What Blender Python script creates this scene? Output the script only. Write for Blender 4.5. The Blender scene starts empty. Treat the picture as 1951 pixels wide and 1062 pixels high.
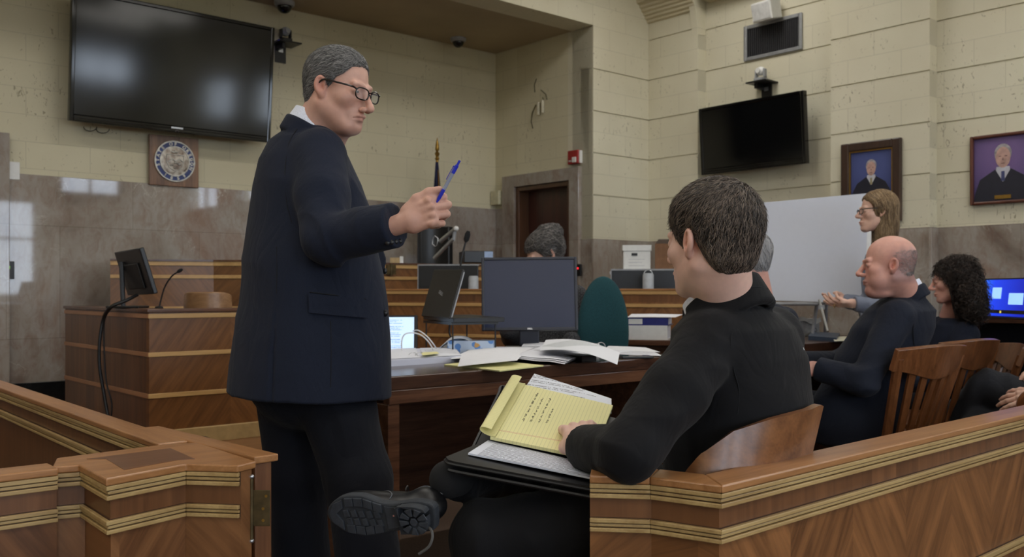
import bpy, bmesh, math, random
import numpy as np
from mathutils import Vector, Matrix, Euler

S = bpy.context.scene
COL = S.collection
PI = math.pi
F, HZ, CAMZ = 1790.0, 555.0, 1.05        # focal length in pixels, horizon row, eye height
UX, UY = 0.7543, 0.6566                  # the room's long axis (a) in world x, y
TH = math.atan2(UY, UX)                  # room rotation

# ---------------------------------------------------------------- camera
cam_d = bpy.data.cameras.new('camera')
cam = bpy.data.objects.new('camera', cam_d); COL.objects.link(cam)
cam.location = (0, 0, CAMZ); cam.rotation_euler = (PI/2, 0, 0)
cam_d.sensor_width = 36.0; cam_d.lens = F/1951*36.0
cam_d.shift_y = (HZ-531)/1951; cam_d.clip_start = 0.05
cam_d.dof.use_dof = True; cam_d.dof.focus_distance = 2.15; cam_d.dof.aperture_fstop = 7.0
S.camera = cam
S.view_settings.view_transform = 'Standard'; S.view_settings.look = 'None'
S.view_settings.gamma = 1; S.view_settings.use_curve_mapping = False
S.view_settings.exposure = 0.24
try:
    S.cycles.max_bounces = 7; S.cycles.diffuse_bounces = 4; S.cycles.glossy_bounces = 3
    S.cycles.transmission_bounces = 5; S.cycles.use_denoising = True
    S.cycles.sample_clamp_indirect = 4.0; S.cycles.caustics_reflective = False; S.cycles.caustics_refractive = False
except Exception: pass

# ---------------------------------------------------------------- daylight outside the windows
W = bpy.data.worlds.new('world'); S.world = W; W.use_nodes = True
wn = W.node_tree.nodes; wl = W.node_tree.links
bg = wn['Background']; bg.inputs['Strength'].default_value = 7.5
_tc = wn.new('ShaderNodeTexCoord'); _sp = wn.new('ShaderNodeSeparateXYZ'); _rp = wn.new('ShaderNodeValToRGB')   # pale sky above dull ground
wl.new(_tc.outputs['Generated'], _sp.inputs[0]); _mr = wn.new('ShaderNodeMapRange'); _mr.inputs[1].default_value = -0.10; _mr.inputs[2].default_value = 0.10; wl.new(_sp.outputs[2], _mr.inputs[0]); wl.new(_mr.outputs[0], _rp.inputs[0]); wl.new(_rp.outputs[0], bg.inputs['Color'])
_rp.color_ramp.elements[0].position = 0.25; _rp.color_ramp.elements[0].color = (0.16, 0.17, 0.15, 1)
_rp.color_ramp.elements[1].position = 0.36; _rp.color_ramp.elements[1].color = (0.74, 0.85, 1.0, 1)

# ---------------------------------------------------------------- geometry helpers
def room(a, b, z=0.0):                   # room axes -> world
    return Vector((a*UX-b*UY, a*UY+b*UX, z))
def P(px, py, Y):                        # a point seen at pixel px, py, at depth Y
    return Vector(((px-975.5)/F*Y, Y, CAMZ+(HZ-py)/F*Y))
def PZ(px, py, z):                       # where the sight line meets the level z
    return P(px, py, (CAMZ-z)*F/(py-HZ))
def PBp(px, py, b):                      # where it meets the plane b = const
    dx = (px-975.5)/F; return P(px, py, b/(-UY*dx+UX))
def PAp(px, py, a):
    dx = (px-975.5)/F; return P(px, py, a/(UX*dx+UY))
def ab(v): return (v[0]*UX+v[1]*UY, -v[0]*UY+v[1]*UX)
def Rz(t): return Matrix.Rotation(t, 4, 'Z')
def T(v): return Matrix.Translation(Vector(v))
def frame(o, x, y, z=None):              # matrix from an origin and two axes
    x = Vector(x).normalized(); y = Vector(y); y = (y-x*y.dot(x)).normalized(); z = x.cross(y)
    m = Matrix.Identity(4)
    for i in range(3):
        m[i][0], m[i][1], m[i][2], m[i][3] = x[i], y[i], z[i], o[i]
    return m

MW = {}                                  # world matrix of every parent
def tag(o, label=None, cat=None, group=None, kind=None):
    if label: o['label'] = label
    if cat: o['category'] = cat
    if group: o['group'] = group
    if kind: o['kind'] = kind
    return o
def thing(name, label, cat, loc=(0, 0, 0), rz=0.0, group=None, m=None):
    o = bpy.data.objects.new(name, None); COL.objects.link(o)
    o.empty_display_size = 0.1
    m = m if m is not None else T(loc) @ Rz(rz)
    o.matrix_world = m; MW[o] = m.copy()
    return tag(o, label, cat, group)

class MB:
    """collects faces (in a local frame m) into one mesh"""
    def __init__(s, m=None):
        s.v = []; s.f = []; s.mi = []; s.m = m.copy() if m is not None else Matrix.Identity(4); s.k = 0; s.uv = None
    def add(s, vs, fs, m=None):
        n = len(s.v); mm = s.m @ m if m is not None else s.m
        for p in vs: s.v.append(tuple(mm @ Vector(p)))
        for f in fs: s.f.append(tuple(i+n for i in f)); s.mi.append(s.k)
        return s
    def box(s, x0, x1, y0, y1, z0, z1, m=None):
        return s.add([(x0,y0,z0),(x1,y0,z0),(x1,y1,z0),(x0,y1,z0),(x0,y0,z1),(x1,y0,z1),(x1,y1,z1),(x0,y1,z1)],
                     [(3,2,1,0),(4,5,6,7),(0,1,5,4),(1,2,6,5),(2,3,7,6),(3,0,4,7)], m)
    def cbox(s, c, d, m=None):
        return s.box(c[0]-d[0]/2,c[0]+d[0]/2,c[1]-d[1]/2,c[1]+d[1]/2,c[2]-d[2]/2,c[2]+d[2]/2,m)
    def prism(s, pts, z0, z1, m=None):   # polygon in xy, extruded in z
        n = len(pts)
        if sum(pts[i][0]*pts[(i+1)%n][1]-pts[(i+1)%n][0]*pts[i][1] for i in range(n)) < 0: pts = pts[::-1]
        vs = [(p[0],p[1],z0) for p in pts]+[(p[0],p[1],z1) for p in pts]
        fs = [tuple(range(n))[::-1], tuple(range(n,2*n))]+[(i,(i+1)%n,(i+1)%n+n,i+n) for i in range(n)]
        return s.add(vs, fs, m)
    def tube(s, pts, r, n=8, m=None, flat=1.0, cap=True):
        pts = [Vector(p) for p in pts]; L = len(pts)
        rs = r if isinstance(r, (list, tuple)) else [r]*L
        vs = []; fs = []; up = None
        for i, p in enumerate(pts):
            t = (pts[min(i+1,L-1)]-pts[max(i-1,0)])
            if t.length < 1e-9: t = Vector((0,0,1))
            t.normalize()
            if up is None:
                up = Vector((0,0,1)) if abs(t.z) < 0.9 else Vector((1,0,0))
            sx = t.cross(up)
            if sx.length < 1e-6: sx = t.cross(Vector((1,0.3,0)))
            sx.normalize(); up = sx.cross(t).normalized()
            for k in range(n):
                a = 2*PI*k/n
                vs.append(p+sx*math.cos(a)*rs[i]+up*math.sin(a)*rs[i]*flat)
        for i in range(L-1):
            for k in range(n):
                k2 = (k+1)%n
                fs.append((i*n+k, i*n+k2, (i+1)*n+k2, (i+1)*n+k))
        if cap:
            fs.append(tuple(range(n))[::-1]); fs.append(tuple(range((L-1)*n, L*n)))
        return s.add(vs, fs, m)
    def cyl(s, p0, p1, r, n=16, r2=None, m=None):
        return s.tube([p0, p1], [r, r if r2 is None else r2], n, m)
    def lathe(s, prof, n=24, m=None, close=True):   # prof of (r, z)
        vs = []; fs = []
        for r, z in prof:
            for k in range(n):
                a = 2*PI*k/n; vs.append((r*math.cos(a), r*math.sin(a), z))
        for i in range(len(prof)-1):
            for k in range(n):
                k2 = (k+1)%n; fs.append((i*n+k, i*n+k2, (i+1)*n+k2, (i+1)*n+k))
        if close:
            fs.append(tuple(range(n))[::-1]); fs.append(tuple(range((len(prof)-1)*n, len(prof)*n)))
        return s.add(vs, fs, m)
    def ball(s, c, r, nu=16, nv=10, m=None):
        rr = r if isinstance(r, (list, tuple)) else (r, r, r)
        vs = [(c[0], c[1], c[2]-rr[2])]
        for j in range(1, nv):
            t = -PI/2+PI*j/nv
            for i in range(nu):
                a = 2*PI*i/nu
                vs.append((c[0]+rr[0]*math.cos(t)*math.cos(a), c[1]+rr[1]*math.cos(t)*math.sin(a), c[2]+rr[2]*math.sin(t)))
        vs.append((c[0], c[1], c[2]+rr[2])); fs = []
        for i in range(nu): fs.append((0, 1+(i+1)%nu, 1+i))
        for j in range(nv-2):
            for i in range(nu):
                a = 1+j*nu+i; b = 1+j*nu+(i+1)%nu; fs.append((a, b, b+nu, a+nu))
        o = 1+(nv-2)*nu; top = len(vs)-1
        for i in range(nu): fs.append((o+i, o+(i+1)%nu, top))
        return s.add(vs, fs, m)
    def grid(s, fn, nu, nv, thick=0.0, m=None):     # sheet fn(u, v) -> point; thick gives it a back side
        top = [Vector(fn(i/nu, j/nv)) for j in range(nv+1) for i in range(nu+1)]
        w = nu+1; fs = []
        for j in range(nv):
            for i in range(nu): fs.append((j*w+i, j*w+i+1, (j+1)*w+i+1, (j+1)*w+i))
        if thick:
            nrm = []
            for j in range(nv+1):
                for i in range(nu+1):
                    du = top[j*w+min(i+1,nu)]-top[j*w+max(i-1,0)]; dv = top[min(j+1,nv)*w+i]-top[max(j-1,0)*w+i]
                    nn = du.cross(dv); nrm.append(nn.normalized() if nn.length > 1e-12 else Vector((0,0,1)))
            N = len(top); top = top+[p-q*thick for p, q in zip(top, nrm)]
            fs += [tuple(i+N for i in f)[::-1] for f in fs]
            ring = [i for i in range(w)]+[j*w+nu for j in range(1,nv+1)]+[nv*w+i for i in range(nu-1,-1,-1)]+[j*w for j in range(nv-1,0,-1)]
            for q in range(len(ring)):
                a, b = ring[q], ring[(q+1)%len(ring)]; fs.append((a, a+N, b+N, b))
        return s.add(top, fs, m)
    def build(s, name, mats, parent=None, smooth=False, bevel=0.0, at=None, subd=0, seg=2):
        pm = MW[parent] if parent is not None else (at if at is not None else Matrix.Identity(4))
        inv = pm.inverted()
        A = np.array(s.v) if s.v else np.zeros((0,3))
        M = np.array(inv); A = A @ M[:3,:3].T + M[:3,3]
        me = bpy.data.meshes.new(name); me.from_pydata(A.tolist(), [], s.f)
        mats = mats if isinstance(mats, (list, tuple)) else [mats]
        for q in mats: me.materials.append(q)
        if len(mats) > 1: me.polygons.foreach_set('material_index', s.mi)
        if smooth: me.polygons.foreach_set('use_smooth', [True]*len(me.polygons))
        me.update()
        o = bpy.data.objects.new(name, me); COL.objects.link(o)
        if parent is not None: o.parent = parent; MW[o] = pm.copy()
        else: o.matrix_world = pm; MW[o] = pm.copy()
        if bevel:
            b = o.modifiers.new('bevel', 'BEVEL'); b.width = bevel; b.segments = seg; b.limit_method = 'ANGLE'; b.angle_limit = math.radians(40)
        if subd:
            b = o.modifiers.new('sub', 'SUBSURF'); b.levels = subd; b.render_levels = subd
        if smooth and not subd and smooth != 'all':
            try: me.set_sharp_from_angle(angle=math.radians(38))
            except Exception: pass
        return o
RM = T((0,0,0)) @ Rz(TH)                 # the room frame as a matrix
def rmb(): return MB(RM)

# ---------------------------------------------------------------- materials
def lin(c):                              # 0-255 sRGB to linear
    return tuple(((x/255)/12.92 if x/255 <= 0.04045 else ((x/255+0.055)/1.055)**2.4) for x in c)+(1.0,)
class NT:
    def __init__(s, name):
        s.mat = bpy.data.materials.new(name); s.mat.use_nodes = True
        s.t = s.mat.node_tree; s.n = s.t.nodes; s.b = s.n['Principled BSDF']
    def node(s, typ, **kw):
        n = s.n.new(typ)
        for k, v in kw.items():
            if k.startswith('i_'): n.inputs[k[2:].replace('_', ' ')].default_value = v
            else: setattr(n, k, v)
        return n
    def link(s, a, b): s.t.links.new(a, b)
    def val(s, v, sock):
        if isinstance(v, bpy.types.NodeSocket): s.link(v, sock)
        else: sock.default_value = v
    def math(s, op, a, b=0.0, c=None):
        n = s.n.new('ShaderNodeMath'); n.operation = op; s.val(a, n.inputs[0]); s.val(b, n.inputs[1])
        if c is not None: s.val(c, n.inputs[2])
        return n.outputs[0]
    def mix(s, fac, a, b, typ='MIX'):
        n = s.n.new('ShaderNodeMix'); n.data_type = 'RGBA'; n.blend_type = typ
        s.val(fac, n.inputs[0]); s.val(a, n.inputs[6]); s.val(b, n.inputs[7]); return n.outputs[2]
    def ramp(s, fac, stops):
        n = s.n.new('ShaderNodeValToRGB'); e = n.color_ramp.elements
        while len(e) < len(stops): e.new(0.5)
        for q, (p, c) in zip(e, stops): q.position = p; q.color = c if len(c) == 4 else tuple(c)+(1,)
        s.val(fac, n.inputs[0]); return n.outputs[0]
    def coord(s, kind='Object'): return s.n.new('ShaderNodeTexCoord').outputs[kind]
    def mapping(s, vec, scale=(1,1,1), loc=(0,0,0), rot=(0,0,0)):
        n = s.n.new('ShaderNodeMapping'); s.link(vec, n.inputs[0])
        n.inputs['Location'].default_value = loc; n.inputs['Rotation'].default_value = rot; n.inputs['Scale'].default_value = scale
        return n.outputs[0]
    def noise(s, vec, scale=5, detail=3, rough=0.5, dist=0.0):
        n = s.n.new('ShaderNodeTexNoise'); 
        if vec is not None: s.link(vec, n.inputs['Vector'])
        n.inputs['Scale'].default_value = scale; n.inputs['Detail'].default_value = detail
        n.inputs['Roughness'].default_value = rough; n.inputs['Distortion'].default_value = dist
        return n.outputs[0]
    def bump(s, h, strength=0.3, dist=0.01):
        n = s.n.new('ShaderNodeBump'); n.inputs['Strength'].default_value = strength; n.inputs['Distance'].default_value = dist
        s.link(h, n.inputs['Height']); s.link(n.outputs[0], s.b.inputs['Normal'])
    def fin(s, col=None, rough=None, metal=None, spec=None):
        if col is not None: s.val(col, s.b.inputs['Base Color'])
        if rough is not None: s.val(rough, s.b.inputs['Roughness'])
        if metal is not None: s.b.inputs['Metallic'].default_value = metal
        if spec is not None: s.b.inputs['Specular IOR Level'].default_value = spec
        return s.mat
_mc = {}
def plain(name, c, rough=0.5, metal=0.0, var=0.06, scale=30, emit=None, es=1.0, spec=None, coat=None, bump=0.0):
    if name in _mc: return _mc[name]
    t = NT(name); L = lin(c)
    nz = t.noise(t.coord(), scale, 3)
    d = tuple(x*(1-var*2) for x in L[:3])+(1,); l = tuple(min(1, x*(1+var*2)) for x in L[:3])+(1,)
    col = t.ramp(nz, [(0.3, d), (0.7, l)])
    t.fin(col, rough, metal, spec)
    if bump: t.bump(nz, bump, 0.004)
    if coat: t.b.inputs['Coat Weight'].default_value = coat
    if emit:
        t.b.inputs['Emission Color'].default_value = lin(emit); t.b.inputs['Emission Strength'].default_value = es
    _mc[name] = t.mat; return t.mat
def wood(name, c1, c2, axis='x', scale=1.0, rough=0.32, coat=0.15):
    if name in _mc: return _mc[name]
    t = NT(name); co = t.coord()
    sc = {'x': (1.2, 16, 16), 'y': (16, 1.2, 16), 'z': (16, 16, 1.2)}[axis]
    m = t.mapping(co, tuple(q*scale for q in sc))
    n1 = t.noise(m, 1.6, 4, 0.6, 0.6); n2 = t.noise(t.mapping(co, tuple(q*scale*4 for q in sc)), 3, 2)
    f = t.math('ADD', t.math('MULTIPLY', n1, 0.75), t.math('MULTIPLY', n2, 0.25))
    col = t.ramp(f, [(0.32, lin(c1)), (0.66, lin(c2))])
    t.fin(col, rough); t.b.inputs['Coat Weight'].default_value = coat; t.b.inputs['Coat Roughness'].default_value = 0.25
    t.bump(f, 0.06, 0.002)
    _mc[name] = t.mat; return t.mat
def veneer(name, c1, c2, axis='x', w=0.228, off=0.0, diag=True, rough=0.33):
    """bookmatched veneer strips of width w along the object's x or y, grain diagonal or upright"""
    if name in _mc: return _mc[name]
    t = NT(name); co = t.coord(); sp = t.n.new('ShaderNodeSeparateXYZ'); t.link(co, sp.inputs[0])
    x = t.math('ADD', sp.outputs[0 if axis == 'x' else 1], 50*w*2-off)
    tri = t.math('PINGPONG', x, w); idx = t.math('FLOOR', t.math('DIVIDE', x, w))
    z = sp.outputs[2]
    cb = t.n.new('ShaderNodeCombineXYZ')
    if diag:
        t.link(t.math('MULTIPLY', t.math('SUBTRACT', tri, t.math('MULTIPLY', z, 0.72)), 20), cb.inputs[0])
        t.link(t.math('MULTIPLY', t.math('ADD', tri, z), 1.6), cb.inputs[1])
    else:
        t.link(t.math('MULTIPLY', x, 22), cb.inputs[0]); t.link(t.math('MULTIPLY', z, 1.5), cb.inputs[1])
    t.link(t.math('MULTIPLY', t.math('FLOOR', t.math('DIVIDE', idx, 2)), 7.3), cb.inputs[2])
    n1 = t.noise(cb.outputs[0], 1.4, 4, 0.62, 0.4)
    wn_ = t.n.new('ShaderNodeTexWhiteNoise'); wn_.noise_dimensions = '1D'; t.link(idx, wn_.inputs['W'])
    par = t.math('MODULO', idx, 2)
    f = t.math('ADD', t.math('ADD', t.math('MULTIPLY', n1, 0.8), t.math('MULTIPLY', wn_.outputs[0], 0.10)), t.math('MULTIPLY', par, 0.10))
    col = t.ramp(f, [(0.28, lin(c1)), (0.72, lin(c2))])
    t.fin(col, rough); t.b.inputs['Coat Weight'].default_value = 0.15; t.b.inputs['Coat Roughness'].default_value = 0.25
    _mc[name] = t.mat; return t.mat
def block_wall(name, c, zoff=1.5, along='x', pit=1.0):
    t = NT(name); co = t.coord(); sp = t.n.new('ShaderNodeSeparateXYZ'); t.link(co, sp.inputs[0])
    cb = t.n.new('ShaderNodeCombineXYZ'); t.link(sp.outputs[0 if along == 'x' else 1], cb.inputs[0])
    t.link(t.math('ADD', sp.outputs[2], -zoff+0.1755*20), cb.inputs[1])
    br = t.n.new('ShaderNodeTexBrick'); t.link(cb.outputs[0], br.inputs['Vector'])
    br.inputs['Scale'].default_value = 1.0; br.inputs['Brick Width'].default_value = 0.40; br.inputs['Row Height'].default_value = 0.1755
    br.inputs['Mortar Size'].default_value = 0.0022; br.inputs['Mortar Smooth'].default_value = 0.3; br.inputs['Bias'].default_value = 0
    L = lin(c)
    br.inputs['Color1'].default_value = tuple(x*1.0 for x in L[:3])+(1,); br.inputs['Color2'].default_value = tuple(x*0.97 for x in L[:3])+(1,)
    br.inputs['Mortar'].default_value = tuple(x*0.80 for x in L[:3])+(1,)
    # irregular pits: short slots, gathered in patches
    pm = t.mapping(co, (26, 26, 13)); pn = t.noise(pm, 1.5, 2, 0.6, 1.6)
    patch = t.noise(co, 2.3, 2)
    thr = t.math('MULTIPLY_ADD', patch, 0.34, 0.140-0.03*pit+0.03)
    pits = t.math('MULTIPLY', t.math('GREATER_THAN', t.math('SUBTRACT', t.math('MULTIPLY', thr, 1.0), pn), 0.0), 1.0)
    pn3 = t.math('SUBTRACT', 1.0, t.math('MULTIPLY', pits, 1.0))
    big = t.noise(co, 1.1, 3); tone = t.ramp(big, [(0.3, (0.86,0.84,0.80,1)), (0.7, (1,1,1,1))])
    col = t.mix(1.0, br.outputs[0], tone, 'MULTIPLY')
    sm = t.n.new('ShaderNodeMapRange'); t.link(t.math('SUBTRACT', thr, pn), sm.inputs[0])
    sm.inputs[1].default_value = -0.01; sm.inputs[2].default_value = 0.035
    col = t.mix(t.math('MULTIPLY', sm.outputs[0], 0.55), col, lin((105, 92, 66)))
    t.fin(col, 0.8, spec=0.3)
    h = t.math('SUBTRACT', t.math('SUBTRACT', 1.0, t.math('MULTIPLY', sm.outputs[0], 1.0)), t.math('MULTIPLY', br.outputs[1], 0.6))
    t.bump(h, 0.5, 0.004)
    return t.mat
def marble(name, tint=(1,1,1)):
    t = NT(name); co = t.coord()
    big = t.noise(t.mapping(co, (1.1,1.1,0.7)), 1.6, 5, 0.6, 0.8)
    def q(c): L = lin(c); return (L[0]*tint[0], L[1]*tint[1], L[2]*tint[2], 1)
    base = t.ramp(big, [(0.30, q((122,108,98))), (0.42, q((152,142,132))), (0.55, q((166,158,150))), (0.70, q((148,124,110)))])
    fine = t.noise(t.mapping(co, (3,3,1.6)), 5, 6, 0.7, 1.2)
    base = t.mix(t.math('MULTIPLY', t.ramp(fine, [(0.45,(0,0,0,1)),(0.75,(1,1,1,1))]), 0.55), base, q((124,92,76)))
    vn = t.noise(t.mapping(co, (1,1,0.8)), 2.6, 6, 0.62, 2.2)
    vein = t.math('ABSOLUTE', t.math('SUBTRACT', vn, 0.5))
    vm = t.n.new('ShaderNodeMapRange'); t.link(vein, vm.inputs[0]); vm.inputs[1].default_value = 0.0; vm.inputs[2].default_value = 0.012; vm.inputs[3].default_value = 1; vm.inputs[4].default_value = 0
    msk = t.noise(co, 3.0, 2); mm = t.ramp(msk, [(0.52,(0,0,0,1)),(0.66,(1,1,1,1))])
    col = t.mix(t.math('MULTIPLY', t.math('MULTIPLY', vm.outputs[0], mm), 0.75), base, q((205,198,186)))
    sp = t.n.new('ShaderNodeSeparateXYZ'); t.link(co, sp.inputs[0])
    cb = t.n.new('ShaderNodeCombineXYZ'); t.link(sp.outputs[0], cb.inputs[0]); t.link(sp.outputs[2], cb.inputs[1])
    br = t.n.new('ShaderNodeTexBrick'); t.link(cb.outputs[0], br.inputs['Vector']); br.inputs['Scale'].default_value = 1
    br.inputs['Brick Width'].default_value = 0.95; br.inputs['Row Height'].default_value = 0.74; br.inputs['Mortar Size'].default_value = 0.0016
    br.inputs['Color1'].default_value = (1,1,1,1); br.inputs['Color2'].default_value = (0.86,0.85,0.85,1); br.inputs['Mortar'].default_value = (0.6,0.58,0.55,1)
    col = t.mix(1.0, col, br.outputs[0], 'MULTIPLY')
    t.fin(col, 0.04, spec=0.5)
    return t.mat

M_wallA = block_wall('cream_block_behind_bench', (214, 207, 180))
M_wallB = block_wall('cream_block_side', (220, 215, 194))
M_marble = marble('grey_brown_marble')
M_ceil = plain('ceiling_plaster', (202, 192, 164), 0.85, var=0.03, scale=2)
M_white_ceil = plain('white_ceiling_tile', (225, 222, 212), 0.85, var=0.02, scale=3)
M_dark_stone = plain('black_stone_base', (24, 26, 26), 0.2, var=0.3, scale=18)
WD1, WD2 = (62, 36, 19), (128, 84, 49)
M_rail = wood('rail_cherry', (138, 92, 52), (176, 126, 80), 'x')
M_inlay = wood('pale_maple_bead', (152, 122, 76), (188, 160, 108), 'x', rough=0.4)
M_groove = plain('dark_groove', (70, 45, 24), 0.6)
M_ven = veneer('mirrored_veneer', (88, 54, 29), (156, 104, 62), 'x', 0.228, 0.0)
M_veny = veneer('mirrored_veneer_y', (88, 54, 29), (156, 104, 62), 'y', 0.20, 0.0)
M_band = veneer('upright_veneer', (86, 54, 32), (128, 86, 54), 'x', 0.115, 0.0, diag=False)
M_bandy = veneer('upright_veneer_y', (84, 50, 30), (128, 84, 55), 'y', 0.115, 0.0, diag=False)
M_bven = veneer('bench_veneer', (92, 58, 30), (142, 96, 54), 'x', 0.42, 0.0)
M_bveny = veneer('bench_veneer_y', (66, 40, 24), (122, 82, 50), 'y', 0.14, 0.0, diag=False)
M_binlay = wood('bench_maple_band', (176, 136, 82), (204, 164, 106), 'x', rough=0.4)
M_table = wood('dark_walnut', (50, 32, 24), (84, 55, 40), 'x', rough=0.22, coat=0.3)
M_tableedge = wood('walnut_edge', (72, 45, 32), (110, 74, 52), 'x', rough=0.25)
M_chair = wood('chair_oak', (84, 48, 26), (132, 84, 50), 'z', 1.3, rough=0.3)
M_black = plain('black_plastic', (22, 22, 24), 0.35)
M_blackg = plain('gloss_black', (8, 8, 10), 0.08, var=0.0)
M_screen = plain('dark_screen', (4, 5, 8), 0.10, var=0.0, spec=0.55)
M_grey = plain('grey_plastic', (150, 152, 156), 0.4)
M_silver = plain('brushed_silver', (190, 192, 196), 0.3, metal=0.9)
M_white = plain('white_paint', (226, 226, 224), 0.5, var=0.02)
M_paper = plain('white_paper', (232, 233, 238), 0.75, var=0.01)
M_brass = plain('brass', (160, 126, 62), 0.35, metal=0.85)
M_agedbrass = plain('aged_brass', (92, 78, 52), 0.45, metal=0.7, var=0.2)
M_ink = plain('ink', (52, 52, 62), 0.8)
M_cable = plain('black_cable', (18, 18, 20), 0.5)
# ================================================================ the room
A0, B0 = 5.63, 6.70                     # alcove corner
BD, AE, AB_ = 5.44, 6.326, 6.431        # projecting wall, pilaster face, side wall face
CZ, SZ = 3.90, 3.26                     # main ceiling, alcove soffit
LA, BB = -4.0, -5.2                     # left wall, back wall
GRV = [1.85, 2.20, 2.55, 2.90]
def struct(name, mb, mats, at=None, **k):
    return tag(mb.build(name, mats, at=at, **k), kind='structure')
def wall(name, p0, p1, z0, z1, mat, th=0.25, grooves=()):
    a = room(*p0); d = room(*p1)-a; L = d.length; m = frame(a, d, Vector((0,0,1)).cross(d))
    mb = MB(m)
    pr = [(0, z0)]
    for g in grooves:
        if z0+0.02 < g < z1-0.02: pr += [(0, g-0.006), (-0.010, g-0.003), (-0.010, g+0.003), (0, g+0.006)]
    pr += [(0, z1), (-th, z1), (-th, z0)]
    n = len(pr)
    vs = [(0, y, z) for y, z in pr]+[(L, y, z) for y, z in pr]
    fs = [(i, (i+1)%n, (i+1)%n+n, i+n) for i in range(n)][::1]
    fs = [f[::-1] for f in fs]+[tuple(range(n)), tuple(range(n, 2*n))[::-1]]
    mb.add(vs, fs)
    return struct(name, mb, mat, at=m)
MZA, MZB = 1.81, 1.485
wall('wall_bench', (A0+0.2, B0), (LA, B0), 0, CZ, M_wallA)
# door wall (opening b 5.685 - 6.395, up to 1.99)
DB0, DB1, DZ = 5.685, 6.395, 1.99
wall('wall_door_side', (A0, BD+0.012), (A0, DB0), 0, SZ+0.02, M_wallA, 0.2)
wall('wall_door_far', (A0, DB1), (A0, B0), 0, SZ+0.02, M_wallA, 0.2)
wall('wall_door_head', (A0, DB0), (A0, DB1), DZ, SZ+0.02, M_wallA, 0.2)
wall('wall_return', (AE+0.3, BD), (A0, BD), 0, SZ, M_wallB, 0.3, GRV)
wall('wall_bulkhead', (AE+0.3, BD), (LA, BD), SZ, CZ, M_wallB, 0.25)
# side wall with its pilasters
SWIN = [(-2.7, -1.4), (-0.7, 0.5)]; SZ0, SZ1 = 2.42, 3.08
wall('wall_side', (AB_, 0.5), (AB_, BD), 0, CZ, M_wallB, 0.25, GRV+[3.25])
wall('wall_side', (AB_, -1.4), (AB_, -0.7), 0, CZ, M_wallB, 0.25, GRV+[3.25])
wall('wall_side', (AB_, BB), (AB_, -2.7), 0, CZ, M_wallB, 0.25, GRV+[3.25])
for y0, y1 in SWIN:
    wall('wall_side_sill', (AB_, y0), (AB_, y1), 0, SZ0, M_wallB, 0.25); wall('wall_side_head', (AB_, y0), (AB_, y1), SZ1, CZ, M_wallB, 0.25)
wall('wall_side_pilaster', (AE, 4.902), (AE, BD), 0, 3.40, M_wallB, 0.105, GRV+[3.25])
wall('wall_side_pilaster', (AE, 2.948), (AE, 3.686), 0, CZ, M_wallB, 0.105, GRV+[3.25])
# marble wainscot
def slab(name, p0, p1, z0, z1, mat=M_marble, th=0.02, kind='structure'):
    a = room(*p0); d = room(*p1)-a; L = d.length; m = frame(a, d, Vector((0,0,1)).cross(d))
    mb = MB(m); mb.box(0, L, 0, th, z0, z1)
    return struct(name, mb, mat, at=m, bevel=0.003)
slab('wall_bench_wainscot', (A0, B0), (LA, B0), 0, MZA, th=0.03)
slab('trim_1', (A0, DB1+0.165), (A0, B0-0.03), 0, MZA)
slab('wall_return_wainscot', (AE, BD), (A0-0.02, BD), 0, MZB)
slab('wall_side_wainscot', (AE, 4.89), (AE, BD-0.02), 0, MZB)
slab('wall_side_wainscot', (AB_, 3.69), (AB_, 4.90), 0, MZB)
slab('wall_side_wainscot', (AE, 2.93), (AE, 3.69), 0, MZB)
slab('wall_side_wainscot', (AB_, BB), (AB_, 2.93), 0, MZB)
slab('trim_7', (A0, BD), (A0, 5.57), 0, MZB, th=0.02)
slab('wall_side_wainscot', (AB_, 4.902), (AE-0.02, 4.902), 0, MZB)
slab('wall_side_wainscot', (AB_, 2.948), (AE-0.02, 2.948), 0, MZB)
slab('baseboard_bench', (2.2, B0-0.03), (LA, B0-0.03), 0, 0.455, M_dark_stone, 0.02)
# marble door surround
m_ = rmb()
m_.box(A0-0.045, A0, 5.571, DB0, 0, 2.097); m_.box(A0-0.045, A0, DB1, 6.558, 0, 2.097); m_.box(A0-0.045, A0, DB0, DB1, DZ, 2.097)
mA = frame(room(A0, 5.4), room(0, 1)-room(0, 0), room(-1, 0)-room(0, 0))
struct('trim_2', m_, M_marble, at=mA, bevel=0.004)
# the door itself
M_door = wood('red_brown_door', (50, 22, 14), (74, 34, 22), 'z', 0.6, rough=0.35)
M_dframe = wood('door_frame_wood', (66, 42, 26), (92, 60, 38), 'z')
m_ = rmb(); m_.box(A0+0.10, A0+0.145, DB0+0.04, DB1-0.04, 0.0, DZ-0.035)
d_ = thing('door_1', None, None, m=mA); tag(d_, kind='structure')
m_.build('door_leaf', M_door, d_)
m_ = rmb(); m_.box(A0-0.02, A0+0.15, DB0, DB0+0.045, 0, DZ); m_.box(A0-0.02, A0+0.15, DB1-0.045, DB1, 0, DZ); m_.box(A0-0.02, A0+0.15, DB0+0.045, DB1-0.045, DZ-0.04, DZ)
m_.build('door_frame', M_dframe, d_, bevel=0.004)
kb = MB(T(room(A0+0.07, DB0+0.10, 1.0))); kb.ball((0,0,0), 0.028); kb.build('door_knob', M_agedbrass, d_, smooth=True)
m_ = rmb(); m_.box(A0+0.19, A0+0.24, DB0-0.1, DB1+0.1, 0, DZ+0.1); struct('wall_door_backing', m_, M_dframe)
# far left door surround and its door
m_ = rmb(); m_.box(1.02, 1.52, B0-0.07, B0-0.028, 0, 2.06); m_.box(-0.3, 1.02, B0-0.07, B0-0.028, 1.9, 2.06)
struct('trim_3', m_, M_marble, at=frame(room(1.5, B0), room(-1,0)-room(0,0), room(0,-1)-room(0,0)), bevel=0.004)
m_ = rmb(); m_.box(-0.1, 1.02, B0-0.06, B0-0.031, 0, 1.9)
struct('door_2', m_, M_door, at=RM)
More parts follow.
